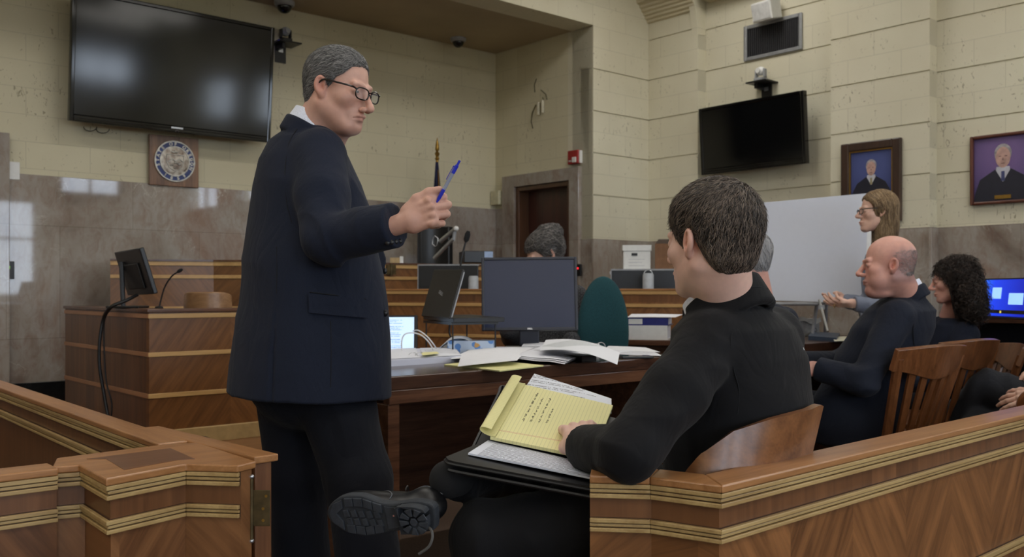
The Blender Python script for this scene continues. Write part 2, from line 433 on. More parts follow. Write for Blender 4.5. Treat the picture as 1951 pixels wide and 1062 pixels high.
# floor, platform, ceilings, remaining walls
M_floor = plain('brown_carpet', (84, 66, 54), 0.95, var=0.12, scale=120)
m_ = rmb(); m_.box(LA-0.2, AB_+0.2, BB-0.2, B0+0.2, -0.1, 0); struct('floor', m_, M_floor)
m_ = rmb(); m_.box(0.9, A0, 4.15, B0-0.05, 0, 0.28); struct('floor_platform', m_, wood('platform_boards', (104, 68, 42), (142, 98, 62), 'x'), at=RM)
m_ = rmb(); m_.box(LA, AB_, BB, BD+0.1, CZ, CZ+0.1); struct('ceiling', m_, M_white_ceil)
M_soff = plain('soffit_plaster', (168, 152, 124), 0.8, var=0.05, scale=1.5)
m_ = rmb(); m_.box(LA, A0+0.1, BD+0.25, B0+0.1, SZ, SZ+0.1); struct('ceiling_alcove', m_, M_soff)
wall('wall_left', (LA, B0), (LA, BB), 0, CZ, M_wallB)
# cornice on the first pilaster: ribs, then a cove
m_ = MB(frame(room(AE, BD), room(0,-1)-room(0,0), room(1,0)-room(0,0)))
L_ = BD-4.905
pr = [(0, 3.40)]
for i in range(5): pr += [(0.012+0.024*i, 3.40+0.028*i), (0.024+0.024*i, 3.408+0.028*i), (0.024+0.024*i, 3.424+0.028*i)]
for i in range(9):
    a = i/8*PI/2; pr.append((0.16+0.42*(1-math.cos(a)), 3.55+0.33*math.sin(a)))
pr += [(0.60, CZ), (-0.1, CZ), (-0.1, 3.40)]
n = len(pr); vs = [(-0.0, -y, z) for y, z in pr]+[(L_, -y, z) for y, z in pr]
m_.add(vs, [(i, (i+1)%n, (i+1)%n+n, i+n) for i in range(n)]+[tuple(range(n))[::-1], tuple(range(n, 2*n))])
struct('trim_4', m_, M_ceil, at=m_.m)
m_ = MB(frame(room(AE, 4.965), room(0,-1)-room(0,0), room(1,0)-room(0,0)))    # the flared bracket at its edge
pr = [(-0.1, 3.2), (0.0, 3.2), (0.01, 3.30), (0.03, 3.40), (0.07, 3.50), (0.13, 3.60), (0.24, 3.72), (0.42, 3.84), (0.6, CZ), (-0.1, CZ)]
n = len(pr); vs = [(0.0, -y, z) for y, z in pr]+[(0.065, -y, z) for y, z in pr]
m_.add(vs, [(i, (i+1)%n, (i+1)%n+n, i+n) for i in range(n)]+[tuple(range(n))[::-1], tuple(range(n, 2*n))])
struct('trim_5', m_, M_wallB, at=m_.m)
m_ = rmb(); m_.box(AB_-0.16, AB_, 3.69, 4.85, 3.47, 3.56); m_.box(AB_-0.24, AB_, 3.69, 4.85, 3.56, 3.70); struct('trim_6', m_, M_ceil, at=RM)

# back wall with tall windows
WIN = [(-3.3, -1.9), (-1.1, 0.3), (1.1, 2.5), (3.3, 4.7), (5.1, 6.2)]
WZ0, WZ1 = 0.95, 2.70
edges = [LA]+[q for w in WIN for q in w]+[AB_]
for i in range(0, len(edges), 2):
    wall('wall_back', (edges[i], BB), (edges[i+1], BB), 0, CZ, M_wallB, 0.2)
for i, (x0, x1) in enumerate(WIN):
    WZ0, WZ1 = (0.95, 2.70) if i < 4 else (2.86, 3.45)
    wall('wall_back_sill', (x0, BB), (x1, BB), 0, WZ0, M_wallB, 0.2); wall('wall_back_head', (x0, BB), (x1, BB), WZ1, CZ, M_wallB, 0.2)
    m_ = rmb(); t_ = 0.05; y0, y1 = BB-0.14, BB-0.08
    m_.box(x0, x0+t_, y0, y1, WZ0, WZ1); m_.box(x1-t_, x1, y0, y1, WZ0, WZ1); m_.box(x0+t_, x1-t_, y0, y1, WZ0, WZ0+t_); m_.box(x0+t_, x1-t_, y0, y1, WZ1-t_, WZ1)
    m_.box((x0+x1)/2-0.02, (x0+x1)/2+0.02, y0, y1, WZ0+t_, WZ1-t_); zm = (WZ0+WZ1)/2+0.15; m_.box(x0+t_, (x0+x1)/2-0.02, y0, y1, zm, zm+0.04); m_.box((x0+x1)/2+0.02, x1-t_, y0, y1, zm, zm+0.04)
    struct('window_%d' % (i+1), m_, M_white)
    L = bpy.data.lights.new('window_daylight', 'AREA'); L.shape = 'RECTANGLE'; L.size = x1-x0; L.size_y = WZ1-WZ0; L.cycles.is_portal = True
    lo = bpy.data.objects.new('window_daylight', L); COL.objects.link(lo)
    lo.matrix_world = frame(room((x0+x1)/2, BB-0.25, (WZ0+WZ1)/2), room(1,0)-room(0,0), (0,0,1))
for i, (y0, y1) in enumerate(SWIN):
    m_ = rmb(); t_ = 0.05; x0, x1 = AB_+0.08, AB_+0.14
    m_.box(x0, x1, y0, y0+t_, SZ0, SZ1); m_.box(x0, x1, y1-t_, y1, SZ0, SZ1); m_.box(x0, x1, y0+t_, y1-t_, SZ0, SZ0+t_); m_.box(x0, x1, y0+t_, y1-t_, SZ1-t_, SZ1); m_.box(x0, x1, (y0+y1)/2-0.02, (y0+y1)/2+0.02, SZ0+t_, SZ1-t_)
    struct('window_%d' % (i+6), m_, M_white)
    L = bpy.data.lights.new('window_daylight', 'AREA'); L.shape = 'RECTANGLE'; L.size = y1-y0; L.size_y = SZ1-SZ0; L.cycles.is_portal = True
    lo = bpy.data.objects.new('window_daylight', L); COL.objects.link(lo)
    lo.matrix_world = frame(room(AB_+0.3, (y0+y1)/2, (SZ0+SZ1)/2), room(0,1)-room(0,0), (0,0,1))
# ceiling troffers
M_lamp = NT('lamp_diffuser'); M_lamp.b.inputs['Emission Color'].default_value = (1.0, 0.965, 0.90, 1); M_lamp.b.inputs['Emission Strength'].default_value = 7.0
M_lamp = M_lamp.fin((0.9, 0.9, 0.9, 1), 0.5)
rows = [('first', 4.1), ('second', 1.7), ('third', -1.6), ('fourth', -3.4)]
cols = [('nearest the left wall', -2.6), ('left of the middle', 0.0), ('right of the middle', 2.7), ('nearest the side wall', 5.2)]
for rn, b in rows:
    for cn, a in cols:
        t = thing('ceiling_light', 'recessed white ceiling light, %s row from the bench, %s' % (rn, cn), 'light', m=T(room(a, b, CZ)) @ Rz(TH), group='recessed ceiling lights')
        m_ = MB(MW[t]); m_.box(-0.62, 0.62, -0.32, -0.30, -0.03, 0.0); m_.box(-0.62, 0.62, 0.30, 0.32, -0.03, 0); m_.box(-0.62, -0.60, -0.30, 0.30, -0.03, 0); m_.box(0.60, 0.62, -0.30, 0.30, -0.03, 0)
        m_.build('light_frame', M_white, t)
        m_ = MB(MW[t]); m_.box(-0.60, 0.60, -0.30, 0.30, -0.02, -0.005); m_.build('diffuser', M_lamp, t)

# ================================================================ things on the walls
def wallframe_A(a, z, off=0.0):          # x to the right as seen, y into the room, z up
    return frame(room(a, B0-off, z), room(1,0)-room(0,0), room(0,1)-room(0,0))   # x = +a, y = away from the room
def wallframe_B(b, z, aw=AB_, off=0.0):
    return frame(room(aw-off, b, z), room(0,-1)-room(0,0), room(1,0)-room(0,0))  # x = towards the camera, y = into the wall
def text_mesh(body, size, m, mat, parent, name='lettering', depth=0.001, align='CENTER', bold=0.0, spacing=1.0):
    """flat lettering (built in the xz plane of m, facing -y) as a mesh"""
    cu = bpy.data.curves.new(name, 'FONT'); cu.body = body; cu.size = size; cu.extrude = depth; cu.align_x = align; cu.align_y = 'CENTER'; cu.offset = bold; cu.space_character = spacing
    cu.resolution_u = 2
    to = bpy.data.objects.new(name, cu); COL.objects.link(to)
    bpy.context.view_layer.update()
    me = bpy.data.meshes.new_from_object(to); bpy.data.objects.remove(to)
    mm = MW[parent].inverted() @ m @ Matrix.Rotation(PI/2, 4, 'X')
    me.transform(mm); me.materials.clear(); me.materials.append(mat)
    o = bpy.data.objects.new(name, me); COL.objects.link(o); o.parent = parent; MW[o] = MW[parent].copy()
    return o
def join_named(objs, name):
    """merge several small meshes into the first one"""
    bm = bmesh.new()
    for o in objs: bm.from_mesh(o.data)
    me = objs[0].data; bm.to_mesh(me); bm.free(); objs[0].name = name
    for o in objs[1:]: bpy.data.objects.remove(o)
    return objs[0]
def ring_prism(mb, x0, x1, z0, z1, w, y0, y1, m=None):
    mb.box(x0, x0+w, y0, y1, z0, z1, m); mb.box(x1-w, x1, y0, y1, z0, z1, m)
    mb.box(x0+w, x1-w, y0, y1, z0, z0+w, m); mb.box(x0+w, x1-w, y0, y1, z1-w, z1, m)

# --- large television over the bench
def television(label, m, w, h, tilt, logo):
    t = thing('television', label, 'television', m=m @ Matrix.Rotation(tilt, 4, 'X'))
    M_ = MW[t]
    mb = MB(M_); ring_prism(mb, -w/2, w/2, -h/2, h/2, 0.028, -0.05, 0.0); mb.box(-w/2+0.01, w/2-0.01, -0.046, 0.0, -h/2+0.0, -h/2+0.045)
    mb.box(-w/2+0.02, w/2-0.02, -0.03, 0.02, -h/2+0.02, h/2-0.02)
    mb.build('bezel', M_blackg, t, bevel=0.006)
    mb = MB(M_); mb.box(-w/2+0.026, w/2-0.026, -0.044, -0.03, -h/2+0.046, h/2-0.026); mb.build('screen', M_screen, t)
    mb = MB(M_); mb.box(-0.2, 0.2, 0.02, 0.09, -0.2, 0.2); mb.build('wall_bracket', M_black, t)
    if logo:
        mb = MB(M_); mb.box(-0.042, 0.042, -0.0515, -0.050, -h/2+0.024, -h/2+0.036); mb.build('logo', M_silver, t, bevel=0.002)
        mb = MB(M_); mb.tube([(-0.012, -0.052, -h/2+0.006), (0, -0.052, -h/2+0.016), (0.012, -0.052, -h/2+0.006)], 0.0025, 6); mb.build('power_mark', M_silver, t)
    return t
def pt(px, py, plane, val):
    return (PBp if plane == 'b' else PAp)(px, py, val)
pL = PBp(131, 115, 6.52); pR = PBp(514, 155, 6.52); aL, aR = ab(pL)[0], ab(pR)[0]
wTV = aR-aL; hTV = wTV*0.60
tv = television('huge black flat television hung over the marble wall, leaning forward', wallframe_A((aL+aR)/2, 0, 0.18) @ T((0, 0, (pL.z+pR.z)/2-0.0)), wTV, hTV, math.radians(5), True)
for s in (0, 1):
    c0 = PBp(172+s*24, 236+s*4, 6.66); mb = MB(); mb.tube([c0+Vector((math.cos(q)*0.045, 0, -0.02+math.sin(q)*0.03)) for q in [PI+PI*i/8 for i in range(9)]], 0.0025, 5)
    mb.build('hanging_cable', M_cable, tv)
# --- seal plaque
pq = PBp(331.5, 308, 6.66); aq = ab(pq)[0]
pl = thing('seal_plaque', 'square wooden plaque with round silver and blue state seal', 'plaque', m=wallframe_A(aq, pq.z, 0.03))
M_ = MW[pl]; hw = 0.178
m_ = MB(M_); m_.box(-hw, hw, -0.02, 0.0, -hw, hw); m_.build('board', wood('plaque_walnut', (82, 52, 34), (140, 100, 68), 'z', 0.7), pl, bevel=0.003)
fx = M_ @ Matrix.Rotation(PI/2, 4, 'X')     # z of fx points out of the wall (-y of M_)
M_blue = plain('enamel_blue', (30, 48, 108), 0.35)
M_pewter = plain('pewter', (176, 172, 164), 0.32, 0.7, var=0.15, scale=40)
def annulus(mb, r0, r1, z0, z1, m, n=48):
    mb.lathe([(r0, z0), (r1, z0), (r1, z1), (r0, z1), (r0, z0)], n, m, close=False)
m_ = MB(); annulus(m_, 0.106, 0.140, 0.02, 0.026, fx); m_.build('blue_ring', M_blue, pl, smooth=True)
m_ = MB(); annulus(m_, 0.138, 0.146, 0.02, 0.032, fx); annulus(m_, 0.100, 0.108, 0.02, 0.032, fx); m_.build('silver_rims', M_pewter, pl, smooth=True)
tm = NT('seal_relief_metal'); hn = tm.noise(tm.coord(), 22, 4); tm.fin(tm.ramp(hn, [(0.35, lin((120,104,92))), (0.6, lin((186,178,166)))]), 0.35, 0.5); tm.bump(hn, 0.8, 0.01); M_relief = tm.mat
m_ = MB(); m_.lathe([(0.0001, 0.02), (0.101, 0.02), (0.101, 0.028), (0.06, 0.032), (0.0001, 0.034)], 40, fx, close=False); m_.build('relief_disc', M_relief, pl, smooth=True)
m_ = MB()   # the raised scene: shield outline, hills, wagon, ship, eagle and stars
sh = [(-0.062, 0.045), (0.062, 0.045), (0.062, -0.005), (0.045, -0.045), (0, -0.072), (-0.045, -0.045), (-0.062, -0.005)]
m_.tube([(x, z, 0.034) for x, z in sh+[sh[0]]], 0.003, 6, fx)
m_.tube([(-0.05, -0.005, 0.034), (-0.02, 0.012, 0.036), (0.0, 0.0, 0.035), (0.03, 0.02, 0.036), (0.055, 0.0, 0.034)], 0.005, 6, fx)
m_.ball((0.008, -0.012, 0.034), (0.02, 0.008, 0.006), 10, 6, fx); m_.ball((0.03, -0.02, 0.034), (0.012, 0.01, 0.005), 10, 6, fx); m_.ball((-0.025, -0.03, 0.034), (0.014, 0.007, 0.005), 10, 6, fx); m_.ball((0.0, -0.05, 0.034), (0.012, 0.006, 0.005), 10, 6, fx)
m_.ball((0, 0.066, 0.034), (0.010, 0.013, 0.006), 10, 6, fx); m_.tube([(-0.035, 0.07, 0.033), (-0.012, 0.062, 0.036), (0, 0.066, 0.037), (0.012, 0.062, 0.036), (0.035, 0.07, 0.033)], [0.002, 0.006, 0.005, 0.006, 0.002], 6, fx)
for i in range(13):
    q = math.radians(-60+i*25); 
    if i % 2: m_.ball((0.082*math.cos(q), 0.082*math.sin(q), 0.031), (0.004, 0.004, 0.003), 6, 4, fx)
m_.build('relief_figures', M_pewter, pl, smooth=True)
ts = []
def arc_text(s, a0, a1, flip=False):
    n = len(s)
    for i, ch in enumerate(s):
        if ch == ' ': continue
        q = math.radians(a0+(a1-a0)*i/(n-1)); r = 0.123
        rot = (PI/2-q) if not flip else (-PI/2-q)
        mm = M_ @ T((r*math.cos(q), -0.027, r*math.sin(q))) @ Matrix.Rotation(rot, 4, 'Y')
        ts.append(text_mesh(ch, 0.033, mm, M_pewter, pl, 'letter', 0.002, bold=0.0012))
arc_text('STATE OF OREGON', 196, -20)
arc_text('1859', 236, 304, True)
join_named(ts, 'lettering')

# --- cameras on brackets, dome cameras
M_dome = plain('smoked_dome', (12, 12, 14), 0.08, var=0.0)
def dome_camera(label, p, s=1.0):
    t = thing('dome_camera', label, 'security camera', p)
    mb = MB(T(p)); mb.lathe([(0.078*s, 0), (0.078*s, -0.02*s), (0.068*s, -0.035*s), (0.055*s, -0.038*s)], 28); mb.build('housing', M_grey, t, smooth=True)
    mb = MB(T(p)); mb.ball((0, 0, -0.036*s), (0.056*s, 0.056*s, 0.055*s), 24, 12); mb.build('dome', M_dome, t, smooth=True)
def PZ2(px, py, z): 
    Y = (z-CAMZ)*F/(HZ-py); return P(px, py, Y)
dome_camera('dome security camera hanging under the soffit, near the television', PZ2(542, 3, SZ), 1.0)
dome_camera('dome security camera under the soffit, farther from the television', PZ2(873, 73, SZ), 0.9)
mb = MB(); p = PZ2(359, -6, SZ); mb.cbox((0, 0, -0.02), (0.17, 0.06, 0.05), T(p) @ Rz(TH))
o = mb.build('ceiling_microphone', M_black, at=T(p) @ Rz(TH), bevel=0.01); tag(o, 'flat black device on the soffit above the television', 'device')
def ptz(label, m, body, s=1.0, side=-1):
    t = thing('video_camera', label, 'camera', m=m); M_ = MW[t]
    mb = MB(M_); mb.box(-0.09*s, 0.10*s, -0.17*s, 0.02, -0.012*s, 0.0); mb.build('shelf', M_black, t, bevel=0.004)
    mb = MB(M_); mb.box(-0.045*s, 0.045*s, -0.012, 0.0, -0.14*s, -0.01*s); mb.box(-0.04*s, -0.02*s, -0.12*s, 0, -0.05*s, -0.012*s); mb.build('bracket', M_black, t)
    mb = MB(M_); mb.box(-0.018*s, 0.018*s, -0.018, -0.011, -0.06*s, -0.03*s); mb.build('cable_plate', M_silver, t)
    mb = MB(M_); mb.box(-0.04*s, 0.04*s, -0.13*s, -0.05*s, 0.0, 0.03*s); mb.box(-0.045*s, -0.032*s, -0.11*s, -0.07*s, 0.03*s, 0.10*s); mb.box(0.032*s, 0.045*s, -0.11*s, -0.07*s, 0.03*s, 0.10*s); mb.build('camera_base', body[0], t, bevel=0.005)
    mb = MB(M_); mb.ball((0, -0.09*s, 0.085*s), 0.036*s, 18, 12); mb.cyl((0, -0.12*s, 0.085*s), (0, -0.135*s, 0.085*s), 0.02*s, 16); mb.build('camera_head', body[1], t, smooth=True)
    return t
p = PBp(545, 82, 6.6); ptz('small grey camera on a black wall bracket right of the large television', wallframe_A(ab(p)[0], p.z+0.005, 0.0), (M_black, M_grey))
mb = MB(); q = PBp(519, 78, 6.58); mb.ball(q, 0.012, 8, 6)
M_led = plain('blue_led', (40, 60, 255), 0.4, emit=(40, 70, 255), es=4)
o = mb.build('indicator_light', M_led, at=T(q)); tag(o, 'tiny glowing blue indicator between television and camera bracket', 'indicator light')
p = PAp(1452, 158, 6.36); ptz('white camera on a black bracket above the smaller television', wallframe_B(ab(p)[1], p.z+0.005, AB_), (M_grey, M_white), 1.0)

# --- smaller television on the side wall
pL = PAp(1340, 266, 6.30); pR = PAp(1540, 248, 6.30); bL, bR = ab(pL)[1], ab(pR)[1]
t2 = television('smaller black television on the cream side wall', wallframe_B((bL+bR)/2, (pL.z+pR.z)/2, AB_, 0.13), bL-bR, 0.545, math.radians(4), False)
# --- vent grille
pL = PAp(1419, 84, AB_); pR = PAp(1530, 60, AB_); bL, bR = ab(pL)[1], ab(pR)[1]; w = bL-bR; h = 0.285
t = thing('vent_grille', 'dark air vent with silver frame high on the side wall', 'vent', m=wallframe_B((bL+bR)/2, (pL.z+pR.z)/2, AB_)); M_ = MW[t]
mb = MB(M_); ring_prism(mb, -w/2, w/2, -h/2, h/2, 0.03, -0.02, 0.0); mb.build('frame', plain('vent_metal', (150,152,156), 0.4, 0.4), t, bevel=0.006)
mb = MB(M_); mb.box(-w/2+0.03, w/2-0.03, -0.004, 0, -h/2+0.03, h/2-0.03)
k = 26
for i in range(k):
    x = -w/2+0.04+(w-0.08)*i/(k-1); mb.box(x-0.003, x+0.003, -0.014, -0.004, -h/2+0.03, h/2-0.03)
mb.build('louvre', plain('vent_dark', (40, 40, 44), 0.6), t)
# --- loudspeaker
p = PAp(1463, 20, AB_-0.10); t = thing('wall_loudspeaker', 'small white loudspeaker above the vent grille', 'loudspeaker', m=wallframe_B(ab(p)[1], p.z, AB_, 0.10) @ Matrix.Rotation(math.radians(14), 4, 'X') @ Matrix.Rotation(math.radians(-14), 4, 'Z')); M_ = MW[t]
mb = MB(M_); mb.prism([(-0.11, -0.07), (0.11, -0.07), (0.075, 0.07), (-0.075, 0.07)], -0.075, 0.075); mb.build('cabinet', M_white, t, bevel=0.008)
mb = MB(M_); mb.box(-0.095, 0.095, -0.076, -0.071, -0.062, 0.062); mb.build('grille', plain('pale_mesh', (205,205,205), 0.7), t, bevel=0.003)
mb = MB(M_); mb.tube([(0, 0.06, 0), (0, 0.13, -0.03)], 0.014, 8); mb.build('mount', M_grey, t)
# --- fire alarm over the door surround
p = PAp(1098, 301, A0); t = thing('fire_alarm', 'red fire alarm strobe on the wall above the door surround', 'fire alarm', m=frame(room(A0, ab(p)[1], p.z), room(0,-1)-room(0,0), room(1,0)-room(0,0))); M_ = MW[t]
M_red = plain('alarm_red', (150, 30, 30), 0.4)
mb = MB(M_); mb.box(-0.06, 0.06, -0.045, 0.0, -0.055, 0.06); mb.build('housing', M_red, t, bevel=0.006)
mb = MB(M_); mb.box(0.0, 0.045, -0.055, -0.045, -0.045, 0.0); mb.build('strobe', M_white, t, bevel=0.004)
text_mesh('FIRE', 0.022, M_ @ T((-0.028, -0.046, -0.03)), M_white, t)
mb = MB(M_); mb.box(0.06, 0.072, -0.03, 0.0, -0.05, 0.055); mb.build('back_box', M_white, t)
# --- loose wires with two white connectors on the door wall
p = PAp(1026, 205, A0-0.02); t = thing('wall_wiring', 'two white cable stubs with loose wires on the cream wall above the door', 'wiring', m=frame(p, room(0,-1)-room(0,0), room(1,0)-room(0,0))); M_ = MW[t]
c1 = PAp(1026, 206, A0-0.02); c2 = PAp(1034, 202, A0-0.02)
mb = MB(); 
for c in (c1, c2): mb.cyl(c+Vector((0,0,-0.06)), c+Vector((0,0,0.05)), 0.015, 10)
mb.build('cable_stub', plain('cream_conduit', (206, 200, 178), 0.6), t, smooth=True)
mb = MB()
for pts in ([(1022,150),(1018,162),(1019,176)], [(1031,172),(1040,180),(1042,190)], [(1021,200),(1014,215),(1012,232),(1015,245)], [(1034,186),(1036,194),(1035,200)]):
    mb.tube([PAp(x, y, A0-0.012) for x, y in pts], 0.004, 6)
mb.build('wire', plain('old_wire', (86, 82, 58), 0.7), t, smooth=True)
# --- small boxes and switches
def plate(name, label, cat, m, w, h, d, mat, dot=None):
    t = thing(name, label, cat, m=m); mb = MB(m); mb.box(-w/2, w/2, -d, 0, -h/2, h/2); mb.build('cover', mat, t, bevel=0.004)
    if dot is not None: mb = MB(m); mb.cbox((0, -d-0.001, h*0.15), (w*0.22, 0.004, w*0.22)); mb.build('indicator', dot, t)
    return t
p = PAp(953, 378, A0); plate('junction_box', 'small cream electrical box left of the marble door surround', 'junction box', frame(room(A0-0.02, ab(p)[1], p.z), room(0,-1)-room(0,0), room(1,0)-room(0,0)), 0.11, 0.13, 0.05, plain('cream_paint', (196, 190, 160), 0.6))
p = PBp(24, 326, 6.69); plate('wall_plate', 'white blank wall plate above the marble at far left', 'wall plate', wallframe_A(ab(p)[0], p.z, 0.0), 0.075, 0.115, 0.035, M_white)
M_grn = plain('green_led', (120, 190, 60), 0.4, emit=(150, 220, 80), es=1.5); M_rled = plain('red_led', (230, 40, 50), 0.4, emit=(255, 40, 50), es=2)
p = PBp(16, 515, 6.65); plate('wall_switch', 'black wall switch with green dot on the left marble wall', 'switch', wallframe_A(ab(p)[0], p.z, 0.03), 0.072, 0.115, 0.02, M_black, M_grn)
p = PAp(1105, 515, A0-0.04); plate('wall_switch', 'small black switch with red light beside the brown door', 'switch', frame(room(A0-0.045, ab(p)[1], p.z), room(0,-1)-room(0,0), room(1,0)-room(0,0)), 0.06, 0.10, 0.02, M_black, M_rled)
# --- portraits
def portrait(label, m, w, h, fw, fmat, bgc, bgc2, sc, cx, cz, gold, plaq, tie):
    t = thing('framed_portrait', label, 'portrait', m=m); M_ = MW[t]
    mb = MB(M_); ring_prism(mb, -w/2, w/2, -h/2, h/2, fw, -0.035, 0.0); mb.build('frame', fmat, t, bevel=0.008)
    iw, ih = w/2-fw, h/2-fw
    if gold:
        mb = MB(M_); ring_prism(mb, -iw, iw, -ih, ih, 0.008, -0.025, -0.005); mb.build('gilt_slip', M_brass, t)
    n = NT('portrait_backdrop'); co = n.coord(); g = n.n.new('ShaderNodeTexGradient'); g.gradient_type = 'SPHERICAL'
    n.link(n.mapping(co, (2.6, 2.6, 2.6), (-cx*2.6, 0, -cz*2.6-0.1)), g.inputs[0])
    n.fin(n.ramp(g.outputs[0], [(0.0, lin(bgc)), (0.75, lin(bgc2))]), 0.25)
    mb = MB(M_); mb.box(-iw, iw, -0.012, -0.004, -ih, ih); mb.build('picture', n.mat, t)
    M_robe = plain('painted_robe', (30, 31, 46), 0.4); M_face = plain('painted_face', (186, 150, 140), 0.5, var=0.12, scale=25); M_ph = plain('painted_hair', (150, 145, 150), 0.5, var=0.2, scale=40)
    def flat(pts, y, mat, name):
        mb = MB(M_ @ Matrix.Rotation(PI/2, 4, 'X')); mb.prism([(cx+x*sc, cz+z*sc) for x, z in pts], y-0.0006, y); mb.build(name, mat, t)
    bot = (-ih-cz)/sc
    def el(x0, z0, rx, rz, n=18, a0=0, a1=2*PI): return [(x0+rx*math.cos(a0+(a1-a0)*i/n), z0+rz*math.sin(a0+(a1-a0)*i/n)) for i in range(n+(0 if a1-a0 > 6.2 else 1))]
    lx = min(0.70, (iw+cx)/sc); rx_ = min(0.70, (iw-cx)/sc)
    flat([(-lx, bot+0.001), (-lx*0.97, -0.75), (-0.50, -0.42), (-0.18, -0.22), (0.18, -0.22), (0.50, -0.42), (rx_*0.97, -0.75), (rx_, bot+0.001)], 0.0130, M_robe, 'painted_gown')
    flat([(-0.14, -0.16), (-0.15, -0.24), (0.0, -0.50), (0.15, -0.24), (0.14, -0.16)], 0.0136, plain('painted_shirt', (190,190,200), 0.5), 'painted_collar')
    flat([(-0.035, -0.26), (0.035, -0.26), (0.04, -0.48), (-0.04, -0.48)], 0.0142, plain('painted_tie_'+tie, (150,140,110) if tie == 'gold' else (60,66,110), 0.5), 'painted_tie')
    flat(el(0, 0.14, 0.185, 0.215), 0.0136, M_ph, 'painted_hair')
    flat(el(0, 0.05, 0.160, 0.235), 0.0142, M_face, 'painted_face')
    Md = plain('painted_shade', (116, 84, 82), 0.5)
    for s in (-1, 1): flat(el(s*0.065, 0.075, 0.032, 0.012, 10), 0.0148, Md, 'painted_eye')
    flat(el(0.0, -0.085, 0.05, 0.010, 10), 0.0148, Md, 'painted_mouth'); flat([(-0.018, -0.01), (0.0, 0.05), (0.018, -0.01)], 0.0148, Md, 'painted_nose')
    if plaq: mb = MB(M_); mb.box(cx-0.05, cx+0.05, -0.02, -0.012, -ih+0.012, -ih+0.036); mb.build('name_plate', M_brass, t)
    return t
M_fr1 = wood('dark_frame_wood', (44, 30, 24), (70, 50, 40), 'z'); M_fr2 = wood('mahogany_frame', (70, 36, 26), (104, 58, 42), 'z')
pL = PAp(1606, 300, AE); pR = PAp(1720, 300, AE); bL, bR = ab(pL)[1], ab(pR)[1]; zt = PAp(1720, 262, AE).z
portrait('portrait of a person in dark robe on blue, wide dark frame with gilt slip', wallframe_B((bL+bR)/2, zt-0.29, AE), bL-bR, 0.58, 0.062, M_fr1, (34, 38, 78), (78, 88, 140), 0.215, 0.0, 0.085, True, False, 'gold')
pL = PAp(1851, 300, AB_); bL = ab(pL)[1]; zt = PAp(1851, 262, AB_).z; zb = PAp(1851, 393, AB_).z
portrait('portrait of a robed person on purple, narrow mahogany frame and brass plate', wallframe_B(bL-0.215, (zt+zb)/2, AB_), 0.43, zt-zb, 0.022, M_fr2, (56, 52, 96), (118, 96, 146), 0.29, -0.01, 0.06, False, True, 'blue')
# ================================================================ the bar railing
def perp(d): return Vector((-d.y, d.x))
def offset_line(pts, d):                 # d > 0 shifts to the right-hand side
    pts = [Vector((p[0], p[1])) for p in pts]; out = []
    for i, p in enumerate(pts):
        ns = []
        if i > 0: ns.append(-perp((p-pts[i-1]).normalized()))
        if i < len(pts)-1: ns.append(-perp((pts[i+1]-p).normalized()))
        if len(ns) == 1: out.append(p+ns[0]*d)
        else:
            b = (ns[0]+ns[1]); out.append(p+b*(d/(1+ns[0].dot(ns[1]))))
    return out
def strip(mb, pts, d0, d1, z0, z1):
    A = offset_line(pts, d0); B = offset_line(pts, d1)
    for i in range(len(pts)-1): mb.prism([tuple(A[i]), tuple(A[i+1]), tuple(B[i+1]), tuple(B[i])], z0, z1)
def bead(mbs, pts, z0, z1):              # three pale ribs with dark grooves between
    strip(mbs[1], pts, -0.002, 0.004, z0, z1); h = z1-z0
    for q0, q1, d in ((0.0, 0.30, 0.012), (0.37, 0.60, 0.009), (0.67, 0.98, 0.013)): strip(mbs[0], pts, 0.004, d, z0+h*q0, z0+h*q1)
ZB = 0.70
def rail_run(t, pts, mats, cap=0.085, thick=0.05, bandw=True):
    """mats: panel, band, cap; pts: outer face line in plan, the public on its right"""
    for z0, z1 in ((0.657, 0.685), (0.593, 0.619), (0.325, 0.351)):
        q = [MB(), MB()]; bead(q, pts, z0, z1); q[0].build('moulding', M_inlay, t, bevel=0.0015); q[1].build('moulding_backing', M_groove, t)
    mb = MB(); strip(mb, pts, -thick, 0, 0.619, 0.657); mb.build('band_panel', mats[1], t)
    mb = MB(); strip(mb, pts, -thick, 0, 0.351, 0.593); strip(mb, pts, -thick, 0, 0.0, 0.325); strip(mb, pts, -thick, -0.002, 0.325, 0.351); strip(mb, pts, -thick, -0.002, 0.593, 0.619); strip(mb, pts, -thick, -0.002, 0.657, 0.685)
    mb.build('veneer_panel', mats[0], t)
    mb = MB(); strip(mb, pts, 0.014-cap, 0.014, 0.685, ZB); mb.build('cap_rail', mats[2], t, bevel=0.003)
# right railing
K = [(0.149, 1.795), (0.264, 1.780), (0.376, 1.706), (3.20, 4.268)]
dd = Vector((K[3][0]-K[2][0], K[3][1]-K[2][1], 0)); mR = frame((K[2][0], K[2][1], 0), dd, Vector((0,0,1)).cross(dd))
t = thing('bar_railing', 'long wooden railing in the right foreground with mirrored veneer panels and pale beading', 'railing', m=mR)
vr = veneer('rail_veneer_right', (84, 52, 27), (160, 108, 64), 'x', 0.25, 0.24)
rail_run(t, K, (vr, M_band, M_rail))
